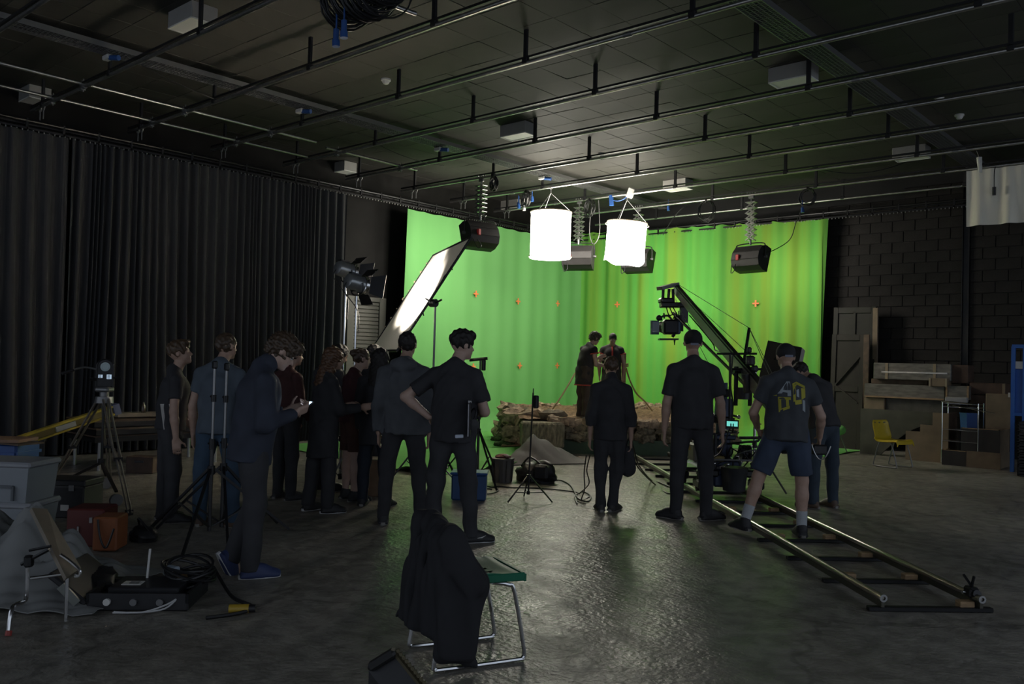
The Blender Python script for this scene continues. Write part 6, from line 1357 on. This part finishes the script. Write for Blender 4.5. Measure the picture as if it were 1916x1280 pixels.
    if st == 'crop': hp2 = [ell(h(0, -.008, .014), (.0470*H, .0580*H, .0555*H), Rh, k=.01)]; w_ = [(.0012, 150, 120, 130, 0)]
    face_cut = [ell(h(0, .075, -.028), (.046*H, .052*H, .056*H), Rh, op='s', k=.012), ell(h(0, .03, -.085), (.08*H, .06*H, .05*H), Rh, op='s', k=.012)]
    for s in (-1, 1): face_cut.append(ell(h(s*.052, .006, -.012), (.016*H, .018*H, .024*H), Rh, op='s', k=.008))
    if st in ('long', 'wavy'): face_cut = face_cut[:1]
    elif st != 'cap': face_cut.append(bxp(h(0, -.06, -.094), (.08*H, .06*H, .045*H), Rh, op='s', k=.02))
    else: face_cut = [bxp(h(0, 0, -.098), (.1*H, .1*H, .075*H), Rh, op='s', k=.004)]
    hn = 'cap' if st == 'cap' else 'hair'
    out['hair'] = ob(hn, smesh(hn, hp2+face_cut, .009, hm_, relax=1 if st not in ('curly',) else 0, wob=w_, pad=.02), None, body)
    if st == 'cap':
        ob('brim', MB().sheet(lambda u, v: h((u-.5)*.085, .045+.05*v*(1-.5*(2*u-1)**2), .006-.012*v+.006*(1-(2*u-1)**2)), 10, 6, .006), hm_, out['hair'])
        ob('strap', MB().box(h(0, -.0645, -.008), (.04*H, .004, .012*H), Rh), mat('cap_strap', (.16, .17, .22), .5), out['hair'])
    return out
def px_person(px, py): q = P(px, py); return (q.x, q.y)
def to_face(d): return math.degrees(math.atan2(d[1], d[0]))-90
AWAY = 41.6            # facing straight away from the camera
BLACKC = cl('black', (.031, .031, .035)); CHARC = cl('charcoal', (.034, .034, .038)); NAVYC = cl('navy', (.030, .036, .055)); SLATE = cl('slate', (.075, .095, .12)); JEAN = cl('jean', (.035, .065, .105)); MAROON = cl('maroon', (.06, .02, .018)); GREYH = cl('grey_hoodie', (.085, .09, .10)); TEEG = cl('grey_tee', (.045, .05, .058)); SHORTB = cl('blue_shorts', (.035, .05, .085)); BROWNT = cl('brown_trousers', (.055, .038, .028)); DJEAN = cl('dark_jean', (.018, .024, .036))

# ================================================================ the crew and the two men on the stage
BSH = ('black', (.02, .02, .022), SOLEG); WSH = ('black', (.02, .02, .022), SOLEW)
g1 = 'crew watching from the left'
# man with the messy hair at the far left, looking right, paper in hand
f1 = person('person with messy brown hair and a black tee, leftmost of the crew', px_person(312, 975), AWAY-62, 1.70, dict(lean=(4, 0, 0), head=(-12, -18, 0), uaR=(.22, -.05, -1), faR=(.05, .1, -1), uaL=(-.2, .1, -1), faL=(.1, .6, -.6), thR=(.06, .06, -1), thL=(-.04, -.05, -1)),
       dict(m=BLACKC, sleeve=.62), dict(m=CHARC), BSH, ('fluffy', HAIRL), SKIN)
p = D(307, 780, 8.1); t = thing('paper_sheet', 'white paper sheet held by the person at the far left', 'paper', p); ob('sheet', MB().sheet(lambda u, v: (t_*.0+s_*(-.04+.09*u+.04*(1-v))+Vector((0, 0, -.12+.24*v))+t_*.03*math.sin(u*3)), 6, 6, .002), WHITEP, t)
person('man in a slate blue shirt and jeans, hand in back pocket, behind the light stands', px_person(402, 985), AWAY-6, 1.79, dict(head=(2, -24, 0), lean=(2, 0, 0), uaR=(.42, -.32, -1), faR=(-.35, .0, -1), uaL=(-.22, -.04, -1), faL=(-.02, .16, -1), thR=(.14, .02, -1), thL=(-.12, .0, -1), curlR=.8),
       dict(m=SLATE, sleeve=.55, loose=.016, hem=-.05), dict(m=JEAN, loose=.012), ('brown', (.09, .055, .035), SOLEG), ('short', HAIRB))
# phone user
ph = person('curly haired man in a dark jacket reading a lit phone on the left', px_person(462, 1076), AWAY-60, 1.80, dict(lean=(7, 0, 0), head=(36, -10, 0), uaR=(.16, .0, -1), faR=(-.30, .80, .26), uaL=(-.12, .05, -1), faL=(.34, .80, .26), thR=(.03, .03, -1), shR=(.02, -.04, -1), thL=(-.05, .16, -1), shL=(.10, -.42, -1), tipL=62, plant='R', toeR=-6, curlR=.9, curlL=.9, pnR=(-.6, 0, .5), pnL=(.6, 0, .5)),
       dict(m=NAVYC, sleeve=1.92, loose=.02, hem=-.08, collar=True, name='jacket', fold=.005), dict(m=CHARC, loose=.012, ankle=.03), ('blue', (.03, .045, .12), SOLEW), ('curly', HAIRB), SKINP, eyes=True)
J = ph['J']; mid = (J['wrR']+J['wrL'])/2+Vector((0, .10, .03)); body = ph['body']
mw = Matrix.Translation(body.location)@Matrix.Rotation(body.rotation_euler.z, 4, 'Z'); pw = mw@mid
t = thing('phone', 'lit smartphone held by the curly haired man', 'phone', pw); nrm = (mw.to_3x3()@Vector((0, -.62, .78))).normalized(); rx = mw.to_3x3()@Vector((1, 0, 0)); ry = nrm.cross(rx)
ob('case', MB().prism([(-.037, -.072), (.037, -.072), (.037, .072), (-.037, .072)], (0, 0, 0), rx, ry, .010), BLKP, t); ob('screen', MB().prism([(-.033, -.064), (.033, -.064), (.033, .064), (-.033, .064)], nrm*.0062, rx, ry, .001), mat('phone_screen', (.2, .2, .2), .3, emit=(.55, .75, 1.0), es=2.2), t, smooth=False)
person('short haired person in a maroon top behind the curly haired man', px_person(532, 935), AWAY-38, 1.72, dict(head=(4, -12, 0), uaR=(.14, .1, -1), faR=(-.1, .6, -.6), uaL=(-.14, .1, -1), faL=(.1, .6, -.6)), dict(m=MAROON, sleeve=1.85, loose=.016), dict(m=BLACKC), BSH, ('short', HAIRK), vox=.011)
person('woman with wavy hair in a long dark coat, hands held out to the right', px_person(600, 958), AWAY-52, 1.70, dict(lean=(3, 0, 0), head=(6, -6, 0), uaR=(.10, .28, -1), faR=(.0, .95, .10), uaL=(-.12, .2, -1), faL=(.15, .9, .1), thR=(.04, .06, -1), thL=(-.06, -.10, -1), shL=(0, -.12, -1)), dict(m=BLACKC, sleeve=1.9, loose=.016, hem=-.20, flare=1.08, name='coat'), dict(m=CHARC, loose=.012, ankle=.032), ('black', (.02, .02, .022), SOLEW), ('wavy', mat('hair_auburn', (.10, .05, .025), .5, var=.4, vs=50)), sw=.9, girth=.95, vox=.011)
person('dark haired man looking down, standing behind the woman with wavy hair', px_person(606, 918), AWAY-40, 1.78, dict(head=(28, -20, 0), lean=(4, 0, 0), uaR=(.12, .15, -1), faR=(-.3, .8, -.2), uaL=(-.12, .15, -1), faL=(.3, .8, -.2)), dict(m=CHARC, sleeve=1.9, loose=.016), dict(m=BLACKC), BSH, ('short', HAIRK), vox=.011)
person('person with a hair bun and burgundy shirt beside the lamp stands', px_person(655, 936), AWAY-55, 1.70, dict(head=(6, -5, 0), lean=(2, 0, 0), uaR=(.14, .05, -1), faR=(-.05, .5, -.8), uaL=(-.14, .05, -1), faL=(.05, .5, -.8)), dict(m=cl('burgundy', (.055, .014, .018)), sleeve=.9, loose=.014), dict(m=cl('rust_shorts', (.07, .03, .022)), end=.42), BSH, ('bun', HAIRB), SKINP, sw=.93, vox=.011)
person('dark haired person mostly hidden behind the long haired woman in black', px_person(686, 915), AWAY-30, 1.76, dict(head=(5, -10, 0)), dict(m=CHARC, sleeve=1.9), dict(m=BLACKC), BSH, ('short', HAIRK), vox=.012)
person('woman with long straight dark hair in a black coat', px_person(700, 948), AWAY-14, 1.70, dict(head=(4, -8, 0), uaR=(.12, .12, -1), faR=(-.1, .7, -.4), uaL=(-.16, .0, -1), faL=(.0, .3, -1), thR=(.06, .0, -1), thL=(-.10, -.0, -1)), dict(m=BLACKC, sleeve=1.9, loose=.018, hem=-.14, flare=1.05, name='coat'), dict(m=DJEAN), BSH, ('long', HAIRK), sw=.92, girth=.95, vox=.011)
hd_ = person('man in a grey blue hooded top and black trousers, back turned', px_person(750, 980), AWAY-4, 1.86, dict(head=(2, -4, 0), uaR=(.16, -.04, -1), faR=(.02, .25, -1), uaL=(-.18, -.02, -1), faL=(-.02, .22, -1), thR=(.12, .10, -1), shR=(.08, -.02, -1), thL=(-.12, -.04, -1), shL=(-.03, -.10, -1)), dict(m=GREYH, sleeve=1.9, loose=.022, hem=-.06, hood=True, name='hooded_top', fold=.005), dict(m=BLACKC, loose=.004, knee=.037, ankle=.026), BSH, ('short', HAIRK))
# man with the clipboard
cm_ = person('man in a black tee, one hand on his hip, clipboard in the other', px_person(843, 1014), AWAY-14, 1.86, dict(lean=(1, 0, 0), head=(5, -42, 0), uaL=(-.86, -.40, -.72), faL=(.72, .26, -.62), uaR=(.30, .02, -1), faR=(-.42, .80, -.05), thR=(.10, .05, -1), shR=(.08, .02, -1), thL=(-.12, -.04, -1), shL=(-.02, -.05, -1), toeR=-58, toeL=12, haL=(.55, .55, -.35), pnL=(.2, .0, -1), curlL=.5, curlR=1.1),
       dict(m=BLACKC, sleeve=.72, loose=.018, hem=-.06, fold=.005), dict(m=CHARC, loose=.010, ankle=.026, fold=.005), WSH, ('fluffy', HAIRK), SKINP)
bd = cm_['body']; mw = Matrix.Translation(bd.location)@Matrix.Rotation(bd.rotation_euler.z, 4, 'Z'); pel = cm_['pel']; H_ = 1.86
ob('pocket_phone', MB().box(pel+Vector((.055*H_, -.083*H_, -.025*H_)), (.075, .012, .03), RX(-8)@RY(-5), bev=.005), mat('phone_white', (.5, .55, .65), .4, emit=(.5, .6, .8), es=.03), cm_['legs'])
p = D(880, 783, 7.45); t = thing('clipboard', 'white clipboard papers held under the arm of the man in black', 'clipboard', p, AWAY); ob('board', MB().box((0, 0, -.0), (.012, .2, .30), RX(6), bev=.004), BLKP, t); ob('papers', MB().box((-.012, -.01, 0), (.010, .19, .28), RX(6)), mat('paper_grey', (.40, .40, .42), .8), t); ob('clip', MB().box((-.005, -.02, .15), (.03, .08, .02), RX(6)), ALU, t)
p = D(886, 795, 7.4); t = thing('headphones', 'black headphones hanging at the side of the man in black', 'headphones', p, AWAY); ob('ear_cup', MB().lathe([(.01, -.02), (.05, -.015), (.05, .015), (.01, .02)], 14, (0, 0, 0), (0, 1, 0)), BLKP, t); ob('band', MB().tube(spline([(0, 0, .045), (.02, 0, .10), (.0, .03, .14), (-.03, .05, .10)], 4), .008, 6), BLKP, t)
# swoosh on the right shoe of that man
for o in KIDS(cm_['body']):
    if o.name.startswith('shoe') and o.matrix_basis.translation.x > 0:
        ob('tick_mark', MB().prism([(-.03, .03), (-.022, .018), (.0, .022), (.045, .05), (.0, .036), (-.018, .034)], (.0475, .045, .012), (0, 1, 0), (0, 0, 1), .006), WHITEP, o)
# woman in black in the middle
wm = person('short haired woman in a black shirt standing alone with her back to the camera', px_person(1138, 957), AWAY-2, 1.68, dict(head=(8, 0, 0), uaR=(.20, -.02, -1), faR=(.04, .10, -1), uaL=(-.18, -.02, -1), faL=(-.02, .12, -1), thR=(.0, .01, -1), thL=(-.03, .0, -1), shR=(-.10, 0, -1), shL=(.03, -.03, -1), toeR=-28, toeL=8), dict(m=BLACKC, sleeve=1.45, loose=.016, hem=-.07, collar=True, fold=.004), dict(m=CHARC, loose=.010, ankle=.026, fold=.006), ('dark_grey', (.035, .033, .03), SOLEG), ('short', HAIRL), sw=.95, girth=.98)
bw = wm['body']; mw = Matrix.Translation(bw.location)@Matrix.Rotation(bw.rotation_euler.z, 4, 'Z'); t = thing('cloth_bag', 'dark cloth bag hanging from the right hand of the woman in black', 'bag', mw@(wm['J']['wrR']+Vector((-.02, .03, -.14))), AWAY); ob('bag', smesh('bag', [ell((0, 0, -.08), (.075, .05, .15)), ell((.0, 0, -.2), (.085, .055, .08))], .012, BLACKC, k=.04, wob=[(.005, 30, 40, 20, 0), (.004, -60, 30, 30, 1)]), None, t); ob('handle', MB().tube(spline([(-.03, 0, .05), (0, 0, .14), (.03, 0, .05)], 4), .01, 6), BLACKC, t)
# tall man in a black tee
tm = person('tall man in a black tee and cap standing beside the dolly track', px_person(1291, 973), AWAY-4, 1.97, dict(head=(0, 0, 0), uaR=(.26, -.02, -1), faR=(.10, .10, -1), uaL=(-.20, -.02, -1), faL=(-.06, .12, -1), thR=(.10, .0, -1), thL=(-.08, .0, -1), shR=(.04, -.0, -1), shL=(-.03, 0, -1), toeR=-62, toeL=50), dict(m=BLACKC, sleeve=.78, loose=.018, hem=-.05, fold=.0045), dict(m=BLACKC, loose=.008, ankle=.027), BSH, ('cap', cl('cap_black', (.012, .012, .014))), sw=1.0)
ob('belt_pack', MB().box(tm['pel']+Vector((.02, -.152, .03)), (.03, .02, .07), bev=.006), GREYM, tm['legs'])
# crane operator in shorts
op = person('crane operator in a printed grey tee, blue shorts and white socks astride the rail', px_person(1468, 1004), AWAY-6, 1.86, dict(lean=(10, 2, 0), head=(10, 4, 0), thL=(-.36, .05, -1), shL=(-.30, -.10, -1), thR=(.14, .05, -1), shR=(.0, -.05, -1), uaL=(-.42, .12, -1), faL=(.28, .75, -.55), uaR=(.42, -.05, -1), faR=(.10, .55, -.7), toeL=28, toeR=2, curlL=1., curlR=1.), dict(m=TEEG, sleeve=.62, loose=.02, hem=-.05, fold=.005), dict(m=SHORTB, end=.44, loose=.018, name='shorts'), ('black', (.02, .02, .022), SOLEG), ('cap', cl('cap_dark', (.016, .017, .02))), SKIN, socks=mat('sock_white', (.42, .44, .46), .9, bump=.3, bs=200))
# the print on his back follows the cloth
from mathutils.bvhtree import BVHTree
def on_back(o, polys, m, name, off=.004):
    me = o.data; bv = BVHTree.FromPolygons([v.co.copy() for v in me.vertices], [tuple(p.vertices) for p in me.polygons]); mb = MB()
    for poly in polys:
        n = len(poly); cx = sum(a for a, b in poly)/n; cz = sum(b for a, b in poly)/n; pts = []; sub = []
        for i in range(n):
            (a, b), (c, d) = poly[i], poly[(i+1) % n]
            for k in range(3): sub.append((a+(c-a)*k/3, b+(d-b)*k/3))
        for a, b in sub:
            hit = bv.ray_cast(Vector((a, -1, b)), Vector((0, 1, 0)))[0]; pts.append(Vector((a, (hit.y if hit else -.2)-off, b)))
        N_ = len(pts); mb.add(pts+[q+Vector((0, off, 0)) for q in pts], [tuple(range(N_)), tuple(range(2*N_-1, N_-1, -1))]+[(i, N_+i, N_+(i+1) % N_, (i+1) % N_) for i in range(N_)])
    return ob(name, mb, m, o, smooth=False)
zc = op['NB'].z-.10*1.86; xc = op['NB'].x
PW = mat('print_white', (.30, .34, .36), .7); PYL = mat('print_yellow', (.36, .33, .03), .7)
A_ = [(-.125, .0), (-.035, .115), (-.005, .115), (-.002, -.015), (-.045, -.005), (-.05, .02), (-.085, .025), (-.092, .0)]
on_back(op['top'], [[(xc+a, zc+b) for a, b in [(-.125, .0), (-.035, .12), (-.012, .12), (-.085, .005)]], [(xc+a, zc+b) for a, b in [(-.035, .12), (-.004, .12), (-.002, -.02), (-.034, -.02)]], [(xc+a, zc+b) for a, b in [(-.105, .02), (-.03, .012), (-.03, .035), (-.092, .04)]], [(xc+a, zc+b) for a, b in [(.05, .04), (.075, .05), (.075, -.03), (.05, -.02)]], [(xc+a, zc+b) for a, b in [(.11, -.05), (.135, -.06), (.13, -.17), (.105, -.15)]]], PW, 'printed_letter')
on_back(op['top'], [[(xc+a, zc+b) for a, b in [(-.12, -.03), (-.005, -.03), (-.005, -.055), (-.12, -.055)]], [(xc+a, zc+b) for a, b in [(-.12, -.055), (-.095, -.055), (-.095, -.15), (-.12, -.15)]], [(xc+a, zc+b) for a, b in [(-.12, -.15), (-.02, -.11), (-.02, -.135), (-.12, -.175)]], [(xc+a, zc+b) for a, b in [(-.05, -.055), (-.025, -.055), (-.025, -.11), (-.05, -.12)]],
        [(xc+a, zc+b) for a, b in [(.015, .10), (.06, .12), (.14, .08), (.14, .055), (.06, .092), (.04, .07), (.015, .07)]], [(xc+a, zc+b) for a, b in [(.015, .07), (.04, .07), (.042, -.06), (.018, -.075)]], [(xc+a, zc+b) for a, b in [(.10, .06), (.14, .055), (.14, -.03), (.10, -.05)]], [(xc+a, zc+b) for a, b in [(.03, -.06), (.10, -.05), (.10, -.09), (.035, -.10)]], [(xc+a, zc+b) for a, b in [(-.16, -.02), (-.13, -.01), (-.13, -.022)]]], PYL, 'printed_letter')
bq_ = op['J']['wrR']; t = thing('hand_unit', 'small black control box with a silver chain in the hand of the crane operator', 'remote', Matrix.Translation(op['body'].location)@Matrix.Rotation(op['body'].rotation_euler.z, 4, 'Z')@(bq_+Vector((.0, .02, -.1))), AWAY); ob('box', MB().box((0, 0, -.02), (.14, .08, .10), bev=.015), BLKP, t); ob('chain', MB().tube(sag((-.09, -.05, .03), (.10, -.05, .02), .14), .006, 6), ALU, t)
person('man in a black tee and jeans bending his head behind the crane operator', px_person(1540, 951), AWAY+28, 1.80, dict(lean=(20, 0, 0), head=(52, 10, 0), uaL=(-.25, .35, -1), faL=(.35, .75, -.3), uaR=(.30, .10, -1), faR=(.05, .45, -1), thR=(.08, -.02, -1), thL=(-.08, .08, -1), toeR=-10, toeL=20), dict(m=BLACKC, sleeve=.7, loose=.016), dict(m=cl('mid_jean', (.03, .045, .065))), ('brown', (.09, .055, .035), SOLEG), ('short', HAIRK))
# ---------------------------------------------------------------- the two men in trimmed tunics
TUN = cl('tunic_black', (.025, .022, .022)); TRIM = mat('trim_red', (.42, .05, .035), .7)
zs = .60
q = P(1090, 783, zs); 
a1 = person('bending man in a black red-trimmed tunic on the stone stage, seen from the side', (q.x, q.y), AWAY-58, 1.62, dict(lean=(15, 0, 0), head=(22, -4, 0), uaR=(.16, .10, -1), faR=(-.05, .95, -.05), uaL=(-.1, .55, -.8), faL=(.1, .9, .35), thR=(.04, .03, -1), shR=(.02, -.05, -1), thL=(-.05, .10, -1), shL=(0, -.02, -1), curlR=.8, curlL=.4), dict(m=TUN, sleeve=.28, loose=.018, hem=-.16, flare=1.06, name='tunic', fold=.004), dict(m=BROWNT, loose=.022, ankle=.034, fold=.007), ('pale', (.3, .25, .2), SOLEG), ('curly', HAIRB), SKIN, zbase=zs, eyes=True)
q2 = D(1143, 745, 17.0)
a2 = person('man in a black red-trimmed tunic tied to the post on the stage, facing the camera', (q2.x, q2.y), AWAY+176, 1.63, dict(lean=(6, 0, 0), head=(24, 2, 0), uaR=(.30, -.10, -1), faR=(-.05, -.35, -1), uaL=(-.28, -.10, -1), faL=(.05, -.35, -1)), dict(m=TUN, sleeve=.30, loose=.020, hem=-.14, flare=1.05, name='tunic', fold=.004), dict(m=BROWNT, loose=.018), ('pale', (.3, .25, .2), SOLEG), ('crop', HAIRK), SKIN, sw=.98, zbase=zs, eyes=True)
for A, front in ((a1, False), (a2, True)):
    J = A['J']; H_ = A['H']; e = .020
    for S in 'RL':
        sh, el = J['sh_'+S], J['el'+S]; c = sh.lerp(el, .27); ob('sleeve_trim', MB().tube(ring(c, .031*H_+e+.004, el-sh, 18), .011, 6, True), TRIM, A['top'])
    pl = A['pel']; hz2 = -.155*H_ if not front else -.135*H_
    ob('hem_trim', MB().tube([pl+Vector((1.0*(.077*H_+e)*1.27*math.cos(k*.2618), (.077*H_+e)*1.08*math.sin(k*.2618), hz2)) for k in range(24)], .011, 6, True), TRIM, A['top'])
    if front:
        bv = BVHTree.FromPolygons([v.co.copy() for v in A['top'].data.vertices], [tuple(p.vertices) for p in A['top'].data.polygons]); pts = []
        for k in range(9):
            z = A['NB'].z-.01-.035*k; hit = bv.ray_cast(Vector((0, 1, z)), Vector((0, -1, 0)))[0]
            if hit: pts.append(hit+Vector((0, .006, 0)))
        m = MB()
        for k in range(len(pts)-1): m.bar(pts[k], pts[k+1], .03, .012, (0, 1, 0))
        ob('front_trim', m, TRIM, A['top'])
# ---------------------------------------------------------------- hoodie on the green chair
def chp(f, s, z): return CH(f, s, z)+cc_
hs_ = [cap(chp(-.20, -.19, 0.695), chp(-.20, .17, 0.704), .045, .045, k=.04), cap(chp(-.21, -.18, 0.721), chp(-.18, -.02, 0.730), .06, .05, k=.05), cap(chp(-.25, -.17, 0.660), chp(-.30, -.19, 0.188), .035, .05, k=.06), cap(chp(-.25, .0, 0.660), chp(-.30, .02, 0.205), .035, .05, k=.06), cap(chp(-.24, .12, 0.660), chp(-.27, .12, 0.205), .045, .05, k=.06), cap(chp(-.16, .0, 0.695), chp(-.13, .0, 0.502), .03, .035, k=.05), cap(chp(-.17, .14, 0.695), chp(-.11, .12, 0.502), .035, .035, k=.05),
        cap(chp(-.17, .20, 0.686), chp(-.07, .245, 0.450), .058, .060, k=.05), cap(chp(-.07, .245, 0.450), chp(-.12, .26, 0.100), .060, .048, k=.04), cap(chp(-.12, .26, 0.100), chp(-.09, .26, 0.039), .036, .030, k=.02), cap(chp(-.21, .19, 0.660), chp(-.22, .22, 0.100), .045, .055, k=.05)]
hs_[2:5] = [cut(p, (chp(0, 0, .185), (0, 0, -1))) for p in hs_[2:5]]
hs_ += [cap(chp(-.16, .20, .60), chp(-.17, .22, .18), .05, .05, k=.05), cap(chp(-.20, .1, .6), chp(-.22, .14, .22), .05, .05, k=.05), cap(chp(-.25, -.1, .6), chp(-.31, -.1, .16), .04, .05, k=.05, cuts=[(tuple(chp(0, 0, .185)), (0, 0, -1))])]
hs_ = [cut(p, (chp(0, 0, .028), (0, 0, -1))) for p in hs_]
hoo = tag(ob('hoodie', smesh('hoodie', hs_, .010, cl('hoodie_black', (.016, .016, .019)), relax=1, k=.05, wob=[(.006, 40, 35, 12, 0), (.005, -55, 45, -18, 1), (.004, 90, -60, 20, 2)]), None), 'black hooded top draped over the back of the green chair, one sleeve hanging', 'hoodie')
sc.cycles.max_bounces = 4; sc.cycles.diffuse_bounces = 2; sc.cycles.glossy_bounces = 2; sc.cycles.transmission_bounces = 2; sc.cycles.adaptive_threshold = .04
sc.cycles.caustics_reflective = False; sc.cycles.caustics_refractive = False
